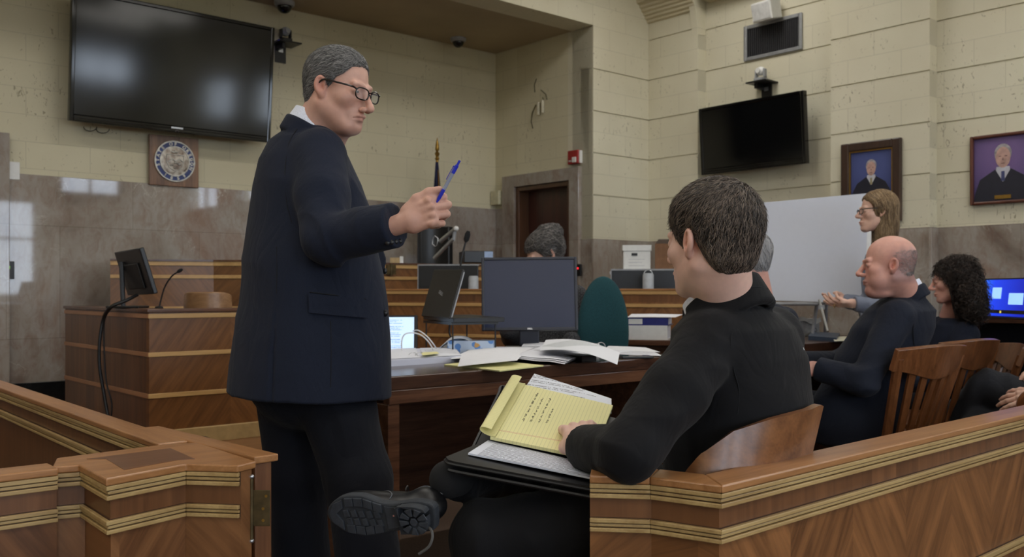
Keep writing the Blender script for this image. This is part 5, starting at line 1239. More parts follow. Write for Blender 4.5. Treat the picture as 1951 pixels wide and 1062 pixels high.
def mesh_np(name, V, Fq, mat, parent, smooth=True, tint=None):
    M = np.array(MW[parent].inverted()) if parent is not None else np.eye(4)
    V = V@M[:3, :3].T+M[:3, 3]
    me = bpy.data.meshes.new(name); me.vertices.add(len(V)); me.vertices.foreach_set('co', V.astype(np.float32).ravel())
    nf, kk = Fq.shape; me.loops.add(nf*kk); me.loops.foreach_set('vertex_index', Fq.astype(np.int32).ravel())
    me.polygons.add(nf); me.polygons.foreach_set('loop_start', np.arange(0, nf*kk, kk, dtype=np.int32)); me.polygons.foreach_set('loop_total', np.full(nf, kk, dtype=np.int32))
    if smooth: me.polygons.foreach_set('use_smooth', np.ones(nf, dtype=bool))
    me.update(); me.validate()
    for q in (mat if isinstance(mat, (list, tuple)) else [mat]): me.materials.append(q)
    if tint is not None:
        at = me.color_attributes.new('tint', 'FLOAT_COLOR', 'POINT'); at.data.foreach_set('color', np.concatenate([tint, np.ones((len(tint), 1))], axis=1).astype(np.float32).ravel())
    o = bpy.data.objects.new(name, me); COL.objects.link(o)
    if parent is not None: o.parent = parent; MW[o] = MW[parent].copy()
    return o
def surf(f, lo, hi, h):
    """surface nets on the field f over a box, evaluated only in blocks near the surface"""
    lo = np.array(lo, float); hi = np.array(hi, float); B = 6
    nb = np.maximum(np.ceil((hi-lo)/(h*B)).astype(int), 1); n = nb*B+1
    bi = np.stack(np.meshgrid(*[np.arange(k) for k in nb], indexing='ij'), -1).reshape(-1, 3)
    d0 = f(lo+(bi+0.5)*B*h); act = np.abs(d0) < B*h*1.15+0.012
    V = np.repeat(np.repeat(np.repeat(np.sign(d0).reshape(nb), B, 0), B, 1), B, 2)
    V = np.pad(V, ((0, 1),)*3, mode='edge').astype(np.float32)
    idx = np.stack(np.meshgrid(*[np.arange(B+1)]*3, indexing='ij'), -1).reshape(-1, 3)
    ab_ = bi[act]
    for s in range(0, len(ab_), 800):
        q = (ab_[s:s+800, None, :]*B+idx[None]).reshape(-1, 3)
        V[q[:, 0], q[:, 1], q[:, 2]] = f(lo+q*h)
    S_ = V < 0
    cx, cy, cz = [k-1 for k in V.shape]
    cnt = np.zeros((cx, cy, cz), np.int32); acc = np.zeros((cx, cy, cz, 3), np.float32)
    cor = [(i, j, k) for i in (0, 1) for j in (0, 1) for k in (0, 1)]
    def sl(c): return (slice(c[0], c[0]+cx), slice(c[1], c[1]+cy), slice(c[2], c[2]+cz))
    inside = sum(S_[sl(c)].astype(np.int8) for c in cor); cells = np.argwhere((inside > 0) & (inside < 8))
    if len(cells) == 0: return np.zeros((0, 3)), np.zeros((0, 4), int)
    A = np.zeros((len(cells), 3)); C = np.zeros(len(cells))
    for c in cor:
        for ax in range(3):
            if c[ax]: continue
            e = list(c); e[ax] = 1
            p0 = cells+np.array(c); p1 = cells+np.array(e)
            v0 = V[p0[:, 0], p0[:, 1], p0[:, 2]].astype(float); v1 = V[p1[:, 0], p1[:, 1], p1[:, 2]].astype(float)
            m = (v0 < 0) != (v1 < 0); t = np.where(m, v0/np.where(m, v0-v1, 1), 0)
            pos = np.array(c, float)+np.zeros((len(cells), 3)); pos[:, ax] = t
            A[m] += pos[m]; C[m] += 1
    P_ = lo+(cells+A/C[:, None])*h
    vid = -np.ones((cx, cy, cz), np.int64); vid[cells[:, 0], cells[:, 1], cells[:, 2]] = np.arange(len(cells))
    F_ = []
    for ax in range(3):
        a1, a2 = (ax+1) % 3, (ax+2) % 3
        sh = [slice(None)]*3; sh2 = [slice(None)]*3; sh[ax] = slice(0, -1); sh2[ax] = slice(1, None)
        e = np.argwhere(S_[tuple(sh)] != S_[tuple(sh2)]); ok = (e[:, a1] > 0) & (e[:, a2] > 0) & (e[:, a1] < V.shape[a1]-1) & (e[:, a2] < V.shape[a2]-1); e = e[ok]
        def g(o1, o2):
            q = e.copy(); q[:, a1] -= o1; q[:, a2] -= o2; return vid[q[:, 0], q[:, 1], q[:, 2]]
        qd = np.stack([g(1, 1), g(0, 1), g(0, 0), g(1, 0)], 1)
        flip = ~S_[e[:, 0], e[:, 1], e[:, 2]]; qd[flip] = qd[flip][:, ::-1]; F_.append(qd)
    Fq = np.concatenate(F_); Fq = Fq[(Fq >= 0).all(1)]
    return P_, Fq
def grad(f, p, e=0.0015):
    g = np.stack([f(p+np.array(v)*e)-f(p-np.array(v)*e) for v in ((1,0,0), (0,1,0), (0,0,1))], 1)
    return g/np.maximum(np.linalg.norm(g, axis=1, keepdims=True), 1e-9)
def skin(name, f, lo, hi, h, mat, parent, tint=None, extra=None):
    V, Fq = surf(f, lo, hi, h)
    d = f(V); V = V-grad(f, V)*np.clip(d, -h, h)[:, None]
    if extra is not None:                 # further pieces joined into the same mesh
        for V2, F2 in extra: Fq = np.concatenate([Fq, F2+len(V)]); V = np.concatenate([V, V2])
    return mesh_np(name, V, Fq, mat, parent, tint=tint(V) if tint else None)
def march(f, px, py, y0, y1):
    """first point of the surface on a sight line"""
    ys = np.linspace(y0, y1, 500); pts = np.array([[(px-975.5)/F*y, y, CAMZ+(HZ-py)/F*y] for y in ys]); d = f(pts); i = int(np.argmax(d < 0))
    if d[i] >= 0: i = int(np.argmin(d)); return pts[i]
    return pts[i-1]+(pts[i]-pts[i-1])*(d[i-1]/(d[i-1]-d[i])) if i else pts[0]
def applique(name, f, corners, y0, y1, mat, parent, off=0.004, nu=12, nv=6, thick=0.004):
    """a patch of cloth lying on the surface between four sight lines"""
    c = [np.array(q, float) for q in corners]
    def fn(u, v):
        q = c[0]*(1-u)*(1-v)+c[1]*u*(1-v)+c[2]*u*v+c[3]*(1-u)*v; p = march(f, q[0], q[1], y0, y1); g = grad(f, p[None])[0]; return tuple(p+g*off)
    mb = MB(); mb.grid(fn, nu, nv, thick); return mb.build(name, mat, parent, smooth=True)

# ---------------------------------------------------------------- skin, hair and cloth
def skin_mat(name, c, rough=0.48):
    t = NT(name); co = t.coord(); nz = t.noise(co, 60, 3); L = lin(c)
    at = t.n.new('ShaderNodeAttribute'); at.attribute_name = 'tint'
    base = t.ramp(nz, [(0.35, tuple(x*0.93 for x in L[:3])+(1,)), (0.65, L)])
    col = t.mix(1.0, base, at.outputs[0], 'MULTIPLY'); t.fin(col, rough)
    t.b.inputs['Subsurface Weight'].default_value = 0.12; t.b.inputs['Subsurface Radius'].default_value = (0.012, 0.005, 0.003); t.b.inputs['Subsurface Scale'].default_value = 0.6
    t.bump(t.noise(co, 300, 2), 0.12, 0.001); return t.mat
def cloth_mat(name, c, rough=0.85, weave=1400, sheen=0.04):
    t = NT(name); co = t.coord(); L = lin(c); nz = t.noise(co, weave*0.4, 2)
    t.fin(t.ramp(nz, [(0.3, tuple(x*0.8 for x in L[:3])+(1,)), (0.7, tuple(x*1.2 for x in L[:3])+(1,))]), rough, spec=0.25)
    t.b.inputs['Sheen Weight'].default_value = sheen; t.b.inputs['Sheen Roughness'].default_value = 0.5
    b1 = t.noise(t.mapping(co, (1, 1, 0.6)), 7, 3, 0.5, 1.4); b1 = t.math('ABSOLUTE', t.math('SUBTRACT', b1, 0.5)); t.bump(b1, 0.30, 0.03); return t.mat
def hair_mat(name, c1, c2, rough=0.45):
    t = NT(name); at = t.n.new('ShaderNodeAttribute'); at.attribute_name = 'tint'
    t.fin(t.mix(at.outputs[2], lin(c1), lin(c2)), rough, spec=0.35); return t.mat

def head_field(o):
    """face and skull in head space: x to the wearer's right, y forward, z up; about 0.235 tall"""
    jaw = o.get('jaw', 1.0); nose = o.get('nose', 1.0); wd = o.get('wide', 1.0)
    fs = [(ell((0, -0.018, 0.035), (0.076*wd, 0.098, 0.084)), 0),
          (ell((0, 0.016, -0.035), (0.061*wd, 0.070, 0.080)), 0.03)]
    for s in (-1, 1):
        fs += [(cap((s*0.052*wd, -0.012, -0.052), (s*0.020*jaw, 0.060, -0.100), 0.019, 0.017), 0.03),
               (ell((s*0.042*wd, 0.050, -0.022), (0.024, 0.026, 0.022)), 0.02),
               (cap((s*0.040, 0.074, 0.021), (s*0.012, 0.087, 0.018), 0.009, 0.008), 0.012)]
    if o.get('cheek'): 
        for s in (-1, 1): fs.append((ell((s*0.040*wd, 0.040, -0.062), (0.026, 0.034, 0.034)), 0.02))
    fs += [(ell((0, 0.068, -0.100), (0.022*jaw, 0.019, 0.017)), 0.02), (ell((0, 0.070, -0.068), (0.031, 0.020, 0.026)), 0.016)]
    if o.get('chin2'): fs.append((ell((0, 0.035, -0.115), (0.04, 0.045, 0.022)), 0.025))
    def f(p):
        p = p.copy(); m = p.copy(); m[:, 0] = np.abs(p[:, 0])
        d = fs[0][0](p)
        for g, k in fs[1:]: d = smin(d, g(p), k)
        d = smax(d, -ell((0.031, 0.099, 0.002), (0.019, 0.016, 0.013))(m), 0.012)
        # lids and the slit between them
        lid = ell((0.031, 0.0735, 0.002), (0.0165, 0.0135, 0.0120))(m); d = smin(d, lid, 0.006)
        d = smax(d, -ell((0.031, 0.090, 0.001), (0.0125, 0.010, 0.0042))(m), 0.0015)
        # nose
        n1 = cap((0, 0.084, 0.010), (0, 0.086+0.024*nose, -0.028*nose), 0.0075, 0.0100)(p); d = smin(d, n1, 0.010)
        d = smin(d, ell((0, 0.089+0.022*nose, -0.033*nose), (0.0115, 0.0120, 0.0105))(p), 0.008)
        d = smin(d, ell((0.0135, 0.081+0.016*nose, -0.037*nose), (0.0075, 0.0115, 0.0085))(m), 0.006)
        d = smax(d, -ell((0.0068, 0.084+0.020*nose, -0.0445*nose), (0.0042, 0.0075, 0.0045))(m), 0.002)
        # lips
        up = chain([(0.025, 0.078, -0.0675), (0.013, 0.0905, -0.0640), (0, 0.0925, -0.0645)], [0.0030, 0.0052, 0.0052], 0.004)(m); d = smin(d, up, 0.005)
        dn = chain([(0.022, 0.0785, -0.0745), (0.0, 0.0905, -0.0765)], [0.0040, 0.0065], 0.004)(m); d = smin(d, dn, 0.006)
        d = smax(d, -chain([(0.027, 0.082, -0.0715+o.get('frown', 0)*-0.004), (0.012, 0.0955, -0.0700), (0, 0.098, -0.0698)], [0.0014, 0.0018, 0.0018], 0.001)(m), 0.0025)
        d = smax(d, -ell((0.0, 0.094, -0.0885), (0.018, 0.008, 0.006))(p), 0.008)
        if o.get('crease'): d = smax(d, -cap((0.019, 0.096, -0.042), (0.036, 0.080, -0.072), 0.0028, 0.002)(m), 0.006)
        # ears
        c, s_ = math.cos(0.42), math.sin(0.42); q = m-np.array([0.0745*wd, -0.016, -0.006]); q = np.stack([q[:, 0]*c+q[:, 1]*s_, -q[:, 0]*s_+q[:, 1]*c, q[:, 2]], 1)
        c, s_ = math.cos(0.16), math.sin(0.16); q = np.stack([q[:, 0], q[:, 1]*c+q[:, 2]*s_, q[:, 2]*c-q[:, 1]*s_], 1)
        ear = ell((0.006, 0, 0.004), (0.0095, 0.0185, 0.0285))(q); ear = smin(ear, ell((0.004, 0.004, -0.022), (0.007, 0.010, 0.011))(q), 0.006)
        ear = smax(ear, -ell((0.0150, 0.001, 0.006), (0.0095, 0.0130, 0.0215))(q), 0.003)
        ear = smin(ear, chain([(0.008, -0.007, 0.014), (0.008, -0.010, 0.0), (0.008, -0.004, -0.012)], 0.0034, 0.003)(q), 0.004)
        ear = smin(ear, ell((0.006, 0.013, -0.004), (0.005, 0.004, 0.007))(q), 0.003)
        ear = smax(ear, -ell((0.010, 0.005, -0.003), (0.008, 0.006, 0.008))(q), 0.003)
        return smin(d, ear, 0.006)
    return f
def tint_head(m, o):
    Mi = np.array(m.inverted()); s = 1.0
    def g(V):
        q = V@Mi[:3, :3].T+Mi[:3, 3]; x, y, z = np.abs(q[:, 0]), q[:, 1], q[:, 2]; T_ = np.ones((len(V), 3))
        def blend(w, c):
            nonlocal T_
            w = np.clip(w, 0, 1)[:, None]; T_ = T_*(1-w)+T_*np.array(c)*w
        blend(np.exp(-((x/0.022)**2+((y-0.09)/0.014)**2+((z+0.070)/0.0095)**2)**2)*o.get('lip', 0.8), (0.86, 0.62, 0.60))
        blend(np.exp(-(((x-0.082)/0.02)**2+((y+0.015)/0.03)**2+((z)/0.04)**2))*0.9, (1.0, 0.78, 0.74))
        blend(np.exp(-((x/0.02)**2+((y-0.115)/0.02)**2+((z+0.033)/0.02)**2))*0.5, (1.0, 0.80, 0.76))
        blend(np.exp(-(((x-0.045)/0.02)**2+((y-0.06)/0.03)**2+((z+0.03)/0.025)**2))*0.5, (1.0, 0.84, 0.80))
        if o.get('fringe'):
            w = 1/(1+np.exp(-(0.060-z-0.15*np.clip(y+0.02, 0, 1)-0.006*np.sin(y*160))/0.010)); w = w/(1+np.exp(-(0.006-y-0.3*np.clip(z, 0, 1))/0.008))*np.clip((z+0.085)/0.02, 0, 1)*(1-np.exp(-(((x-0.084)/0.012)**2+((y+0.016)/0.022)**2+((z+0.004)/0.034)**2)**2)); blend(w*o['fringe'], (0.56, 0.60, 0.68))
        if o.get('stubble'):
            blend(np.clip((-0.045-z)/0.02, 0, 1)*np.clip((y+0.0)/0.03, 0, 1)*o['stubble'], o.get('stubc', (0.62, 0.62, 0.66)))
        blend(np.exp(-(((x-0.028)/0.016)**2+((y-0.088)/0.02)**2+((z-0.024+0.05*(x-0.02))/0.0042)**2)**2)*o.get('brow', 0.7), o.get('browc', (0.42, 0.36, 0.33)))
        return T_
    return g
def eyes(parent, m):
    Ms = plain('eye_white', (196, 190, 186), 0.25, var=0.0); Mi_ = plain('iris_dark', (38, 30, 26), 0.15, var=0.0)
    for s in (-1, 1):
        mb = MB(m); mb.ball((s*0.031, 0.0735, 0.001), 0.0122, 18, 12); mb.build('eye', Ms, parent, smooth=True)
        mb = MB(m); mb.ball((s*0.031, 0.0815, 0.0005), (0.0055, 0.0048, 0.0055), 14, 8); mb.build('iris', Mi_, parent, smooth=True)
def head_matrix(ref_px, ref_py, ref_Y, ref, yaw, pitch=0.0, roll=0.0, s=1.0):
    """yaw: direction the face points in plan, degrees from +X; pitch > 0 looks down"""
    R = Matrix.Rotation(math.radians(yaw-90), 4, 'Z') @ Matrix.Rotation(math.radians(-pitch), 4, 'X') @ Matrix.Rotation(math.radians(roll), 4, 'Y')
    R = R @ Matrix.Scale(s, 4); w = P(ref_px, ref_py, ref_Y); return T(w-(R @ Vector(ref))) @ R
def strands(name, hf, m, f_comb, n, length, rad, mat, parent, seed=1, region=None, lift=0.0015, segs=6, wave=0.0, extent=(0.12, 0.15, 0.16), grow=0.0, jit=0.25, clump=0.0):
    """hair: tapering strands following the hair volume hf (head space) along the comb directions"""
    rs = np.random.RandomState(seed)
    c = (rs.rand(n*14, 3)*2-1)*np.array(extent)+np.array([0, -0.01, 0.02])
    for _ in range(3): g = grad(hf, c); c = c-g*hf(c)[:, None]
    ok = np.abs(hf(c)) < 0.002
    if region is not None: ok &= region(c)
    c = c[ok][:n]; n = len(c); Ls = length(c)*(0.75+0.5*rs.rand(n)) if callable(length) else length*(0.7+0.6*rs.rand(n))
    ph = rs.rand(n)*6.28; jd = rs.randn(n, 3)*jit
    P0 = [c.copy()]; p = c.copy(); g = grad(hf, p)
    for k in range(segs):
        d = f_comb(p)+jd; d = d-g*(d*g).sum(1)[:, None]; d /= np.maximum(np.linalg.norm(d, axis=1, keepdims=True), 1e-6)
        if wave: d = d+np.cross(d, g)*(np.sin(ph+k*1.3)*wave)[:, None]
        p = p+d*(Ls/segs)[:, None]+g*grow*(Ls/segs)[:, None]
        if not grow: g = grad(hf, p); dd = hf(p); want = lift*(1.0+0.8*math.sin(PI*(k+1)/segs)); p = p+g*(want-dd)[:, None]*0.8
        else: g2 = grad(hf, p); dd = hf(p); low = dd < lift; p = p+g2*(np.where(low, lift-dd, 0))[:, None]; g = g2
        P0.append(p.copy())
    Q = np.stack(P0, 1)                    # n, segs+1, 3
    tan = np.gradient(Q, axis=1); tan /= np.maximum(np.linalg.norm(tan, axis=2, keepdims=True), 1e-9)
    nn = np.repeat(g[:, None], segs+1, 1); sd = np.cross(tan, nn); sd /= np.maximum(np.linalg.norm(sd, axis=2, keepdims=True), 1e-9); up = np.cross(sd, tan)
    prof = np.array([1.0]*(segs-1)+[0.75, 0.15])[:segs+1]; r = (rad*(0.7+0.6*rs.rand(n)))[:, None, None]*prof[None, :, None]
    ring = [Q+sd*r*math.cos(a)+up*r*math.sin(a)*0.8 for a in (0.5, 2.6, 4.7)]
    Vv = np.stack(ring, 2).reshape(-1, 3)  # n, segs+1, 3 corners
    base = (np.arange(n)[:, None, None]*(segs+1)+np.arange(segs)[None, :, None])*3; k = np.arange(3)[None, None]
    k2 = (k+1) % 3; Fq = np.stack([base+k, base+k2, base+3+k2, base+3+k], -1).reshape(-1, 4)
    M = np.array(m); Vw = Vv@M[:3, :3].T+M[:3, 3]
    return Vw, Fq
def hair_obj(name, hf, m, lo, hi, h, mat, parent, strand_args=None, base_tone=0.1):
    V, Fq = surf(hf, lo, hi, h); M = np.array(m); V = V@M[:3, :3].T+M[:3, 3]; tn = np.full(len(V), base_tone); rs = np.random.RandomState(7)
    for sa in (strand_args or []):
        segs = sa.get('segs', 6); V2, F2 = strands(name, hf, m, parent=parent, mat=mat, **sa); Fq = np.concatenate([Fq, F2+len(V)]); V = np.concatenate([V, V2])
        ns = len(V2)//((segs+1)*3); tn = np.concatenate([tn, np.repeat(np.clip(rs.rand(ns)**1.3, 0, 1), (segs+1)*3)])
    return mesh_np(name, V, Fq, mat, parent, tint=np.repeat(tn[:, None], 3, 1))
def skull_hair(line, t=0.010, wd=1.0, top=0.0, back=0.0):
    """hair volume over the skull down to a hairline given as (y, z) points"""
    ys = [q[0] for q in line]; zs = [q[1] for q in line]
    base = U(ell((0, -0.018-back*0.5, 0.035+top*0.5), (0.076*wd+t, 0.098+t+back*0.5, 0.084+t+top*0.5)), ell((0, -0.045, -0.03), (0.060*wd+t*0.6, 0.052+t*0.6, 0.062)), k=0.03)
    def f(p):
        zl = np.interp(p[:, 1], ys, zs); return smax(base(p)+t*0.8*(1-np.clip((p[:, 2]-zl)/0.045, 0, 1)), (zl-p[:, 2])*0.75, 0.005)
    return f
# ---------------------------------------------------------------- hands
def hand_field(spread=0.10, curls=((0.9,1.2,0.6),)*4, thumb=None, wrist=0.03, s=1.0, flatten=1.0):
    """hand space: x from wrist to knuckles, y to the palm side, z to the thumb side"""
    zz = [0.030, 0.0105, -0.0095, -0.028]; xs = [0.088, 0.092, 0.088, 0.079]; Ls = [(0.042, 0.025, 0.020), (0.046, 0.029, 0.021), (0.042, 0.027, 0.020), (0.033, 0.020, 0.018)]; rr = [0.0092, 0.0094, 0.0088, 0.0078]
    fs = [U(rbox((0.052, 0.0, 0.001), (0.040, 0.0135, 0.037), 0.013), cap((-wrist, 0, 0), (0.02, 0, 0), 0.0255, 0.027), ell((0.032, 0.010, 0.022), (0.030, 0.014, 0.018)), k=0.018)]
    tips = []
    for i in range(4):
        a = 0; p = np.array([xs[i]-0.008, 0.001, zz[i]]); pts = [p]; sp = (1.5-i)*spread
        for L, c in zip(Ls[i], curls[i % len(curls)]):
            a += c; p = p+L*np.array([math.cos(a)*math.cos(sp), math.sin(a), math.cos(a)*math.sin(sp)]); pts.append(p)
        r = rr[i]; fs.append(chain(pts, [r*1.12, r*1.04, r*0.95, r*0.82], 0.004)); tips.append(pts)
    th = thumb or [(0.018, 0.010, 0.024), (0.048, 0.020, 0.050), (0.080, 0.024, 0.056), (0.106, 0.024, 0.052)]
    fs.append(chain(th, [0.0150, 0.0125, 0.0112, 0.0092], 0.008))
    def f(p):
        d = fs[0](p)
        for g in fs[1:5]: d = smin(d, g(p), 0.006)
        d = smin(d, fs[5](p), 0.010)
        for i in range(4): d = smin(d, ell((xs[i]-0.004, -0.009, zz[i]), (0.009, 0.006, 0.008))(p), 0.006)
        for i in range(3): z = (zz[i]+zz[i+1])/2; d = smax(d, -cap((0.060, -0.0175, z), (0.085, -0.0165, z), 0.003)(p), 0.006)
        return d
    return f, tips, th
def white_collar(name, parent, c, ax, rx, ry, h, mat, tilt=0.0, yaw=0.0, gap=0.35, flare=0.012):
    """shirt collar band around the neck; ax = up direction of the neck, open at the front"""
    m = T(c) @ Rz(math.radians(yaw-90)) @ Matrix.Rotation(math.radians(-tilt), 4, 'X'); mb = MB(m)
    def fn(u, v):
        a = PI/2+gap+u*(2*PI-2*gap); return ((rx+flare*v*0)*math.cos(a)*(1+0.10*(1-v)), ry*math.sin(a)*(1+0.10*(1-v)), (v-0.5)*h)
    mb.grid(fn, 36, 5, 0.005); return mb.build(name, mat, parent, smooth=True)
def suit_collar(c, fwd_deg, rx, ry, tilt, r0=0.010, h=0.045, drop=0.0):
    """thick rolled collar of a jacket as a field, standing round the back of the neck"""
    m = T(c) @ Rz(math.radians(fwd_deg-90)) @ Matrix.Rotation(math.radians(-tilt), 4, 'X')
    def f(p):
        q = p; r = np.sqrt((q[:, 0]/rx)**2+(q[:, 1]/ry)**2); d = np.abs(r-1)*min(rx, ry); zz = np.abs(q[:, 2]-(0.0-drop*(q[:, 1]/ry+1)))-h/2
        cut = q[:, 1]-ry*0.55
        e = np.sqrt(np.maximum(d-r0*0.3, 0)**2+np.maximum(zz, 0)**2)-r0*0.7
        return smax(e, cut, 0.01)
    return in_frame(f, m)
# ================================================================ people
SK1 = skin_mat('skin_ruddy', (214, 168, 150)); SK2 = skin_mat('skin_fair', (226, 186, 170)); SK3 = skin_mat('skin_pink', (216, 162, 146)); SK4 = skin_mat('skin_light', (222, 180, 160))
NAVY = cloth_mat('navy_suit_wool', (24, 30, 46)); BLACKW = cloth_mat('black_suit_wool', (15, 15, 18)); CHAR = cloth_mat('charcoal_suit_wool', (24, 29, 42)); GREYW = cloth_mat('grey_jacket_wool', (116, 122, 138)); DARKT = cloth_mat('dark_trouser_wool', (22, 24, 32))
SHIRT = cloth_mat('white_shirt_cotton', (226, 230, 244), 0.8, sheen=0.1)
SEAM = plain('dark_seam', (10, 12, 18), 0.9)
def person(label, loc, group=None): return thing('person', label, 'person', T((loc[0], loc[1], 0)).translation)
def seam(parent, f, pts, y0, y1, r=0.0012, name='seam', mat=None):
    q = [march(f, x, y, y0, y1) for x, y in pts]; mb = MB(); mb.tube(smooth_poly(q, 5), r, 6); return mb.build(name, mat or SEAM, parent, smooth=True)
def bbox(*pts, pad=0.12):
    a = np.array([list(p)[:3] for p in pts]); return a.min(0)-pad, a.max(0)+pad
def torso_core(pts, rs): return chain(pts, rs, 0.03)
LEATHER = plain('black_leather', (14, 14, 16), 0.40, var=0.15, scale=60)
RUBBER = plain('dark_rubber_sole', (44, 48, 54), 0.75, var=0.12, scale=60)
def shoe(parent, m, full=True):
    """m: x heel to toe, y to the wearer's left, z up from the sole; the heel's back edge at the origin"""
    outl = [(0, 0.02), (0.010, 0.031), (0.05, 0.036), (0.10, 0.028), (0.14, 0.030), (0.19, 0.045), (0.24, 0.042), (0.275, 0.024), (0.292, 0.0), (0.282, -0.026), (0.245, -0.048), (0.19, -0.054), (0.14, -0.045), (0.09, -0.036), (0.04, -0.037), (0.008, -0.028)]
    ou = smooth_poly([(x, y, 0) for x, y in outl]+[(0, 0.02, 0)], 4)[:-1]
    sh = thing_part = MB(m); mb = MB(m)
    mb.prism([(p.x, p.y) for p in ou], -0.004, 0.020); mb.build('sole', RUBBER, parent, bevel=0.004)
    up = U(ell((0.205, -0.004, 0.028), (0.082, 0.047, 0.036)), ell((0.13, -0.004, 0.045), (0.095, 0.038, 0.044)), ell((0.055, 0, 0.045), (0.053, 0.034, 0.050)), cap((0.060, 0, 0.06), (0.062, 0, 0.085), 0.037, 0.035), k=0.02)
    up = smx = inter(inter(up, half((0, 0, 0.012), (0, 0, -1)), 0.003), half((0.06, 0, 0.092), (0.15, 0, 1)), 0.003)
    V, Fq = surf(up, (-0.02, -0.07, 0.0), (0.31, 0.07, 0.13), 0.003); M = np.array(m); V = V@M[:3, :3].T+M[:3, 3]
    mesh_np('shoe_upper', V, Fq, LEATHER, parent)
    if not full: return up
    mb = MB(m); mb.prism([(p.x*0.9+0.012, p.y*0.90) for p in ou if p.x < 0.088]+[(0.082, -0.033), (0.082, 0.030)], -0.026, -0.004); mb.build('heel_block', RUBBER, parent, bevel=0.003)
    # tread: ring of blocks round the forefoot, a patch of diagonal blocks inside, blocks on the heel
    def blk(pts, z0, z1, name='tread_block'):
        b = MB(m); b.prism(pts, z0, z1); return b
    TR = plain('tread_rubber', (50, 55, 63), 0.7, var=0.12, scale=60)
    b = MB(m)
    xs = [0.135, 0.160, 0.185, 0.211, 0.236]
    def yi(x, s): 
        return np.interp(x, [0.10, 0.14, 0.19, 0.24, 0.275], [0.028, 0.030, 0.045, 0.042, 0.024] if s > 0 else [0.036, 0.045, 0.054, 0.049, 0.030])
    for i in range(len(xs)-1):
        for s in (1, -1):
            x0, x1 = xs[i]+0.0012, xs[i+1]-0.0012
            if s < 0: x0, x1 = x0+0.004, x1+0.004
            b.prism([(x0, s*(yi(x0, s)-0.004)), (x1, s*(yi(x1, s)-0.004)), (x1, s*(yi(x1, s)-0.024)), (x0, s*(yi(x0, s)-0.024))], -0.0085, -0.004)
    b.prism([(0.243, 0.034), (0.268, 0.024), (0.282, 0.0), (0.276, -0.022), (0.247, -0.040), (0.247, -0.018), (0.262, 0.0), (0.243, 0.014)], -0.0085, -0.004)
    for i in range(5):
        for j in range(2):
            x, y = 0.145+i*0.021+j*0.006, -0.018+j*0.020
            b.prism([(x-0.008, y-0.008), (x+0.006, y-0.009), (x+0.009, y+0.006), (x-0.004, y+0.009)], -0.0078, -0.004)
    b.prism([(0.098, 0.020), (0.130, 0.022), (0.128, -0.034), (0.098, -0.028)], -0.0060, -0.004)
    b.build('tread', TR, parent, bevel=0.0008)
    b = MB(m); c = (0.044, -0.003)
    for i in range(9):
        a0, a1 = math.radians(-100+i*40-90+8), math.radians(-100+(i+1)*40-90-8+4)
        ro = 0.0325; ri = 0.014
        b.prism([(c[0]+ri*math.cos(a0), c[1]+ri*math.sin(a0)), (c[0]+ro*1.15*math.cos(a0), c[1]+ro*math.sin(a0)*0.95), (c[0]+ro*1.15*math.cos(a1), c[1]+ro*math.sin(a1)*0.95), (c[0]+ri*math.cos(a1), c[1]+ri*math.sin(a1))], -0.0295, -0.026)
    b.prism([(c[0]+0.010*math.cos(q*PI/3), c[1]+0.010*math.sin(q*PI/3)) for q in range(6)], -0.0295, -0.026)
    b.build('heel_tread', TR, parent, bevel=0.0008)
    # welt, stitching and laces on the side that shows
    def on(x, y, z, off=0.001):
        p = np.array([[x, y, z]], float)
        for _ in range(4): g = grad(up, p); p = p-g*(up(p)[:, None]-off)
        return m @ Vector(p[0])
    ST = plain('grey_stitching', (88, 90, 96), 0.6)
    for s in (1,):
        for pts in ([(0.245, 0.03, 0.052), (0.19, 0.02, 0.070), (0.14, 0.018, 0.086), (0.115, 0.016, 0.092)], [(0.20, 0.016, 0.07), (0.155, 0.036, 0.055), (0.13, 0.038, 0.035), (0.128, 0.032, 0.018)], [(0.118, 0.018, 0.092), (0.095, 0.033, 0.080), (0.06, 0.038, 0.078), (0.02, 0.02, 0.078)]):
            mb = MB(); mb.tube(smooth_poly([on(*p) for p in pts], 5), 0.0011, 6); mb.build('stitching', ST, parent, smooth=True)
    mb = MB(); mb.tube(smooth_poly([on(0.150, -0.018, 0.085), on(0.148, 0.0, 0.09, 0.003), on(0.146, 0.020, 0.082)], 4), 0.002, 6); mb.tube(smooth_poly([on(0.128, -0.018, 0.09), on(0.126, 0.0, 0.095, 0.003), on(0.124, 0.020, 0.088)], 4), 0.002, 6)
    q = on(0.125, 0.006, 0.095, 0.004); ex = (m.to_3x3() @ Vector((0.0, 1, 0))); ez = (m.to_3x3() @ Vector((0.2, 0, 1))).normalized()
    mb.tube(smooth_poly([q, q+ez*0.012+ex*0.008, q+ez*0.014+ex*0.022, q+ex*0.018, q], 5), 0.0016, 6); mb.build('laces', M_black, parent, smooth=True)
    return up

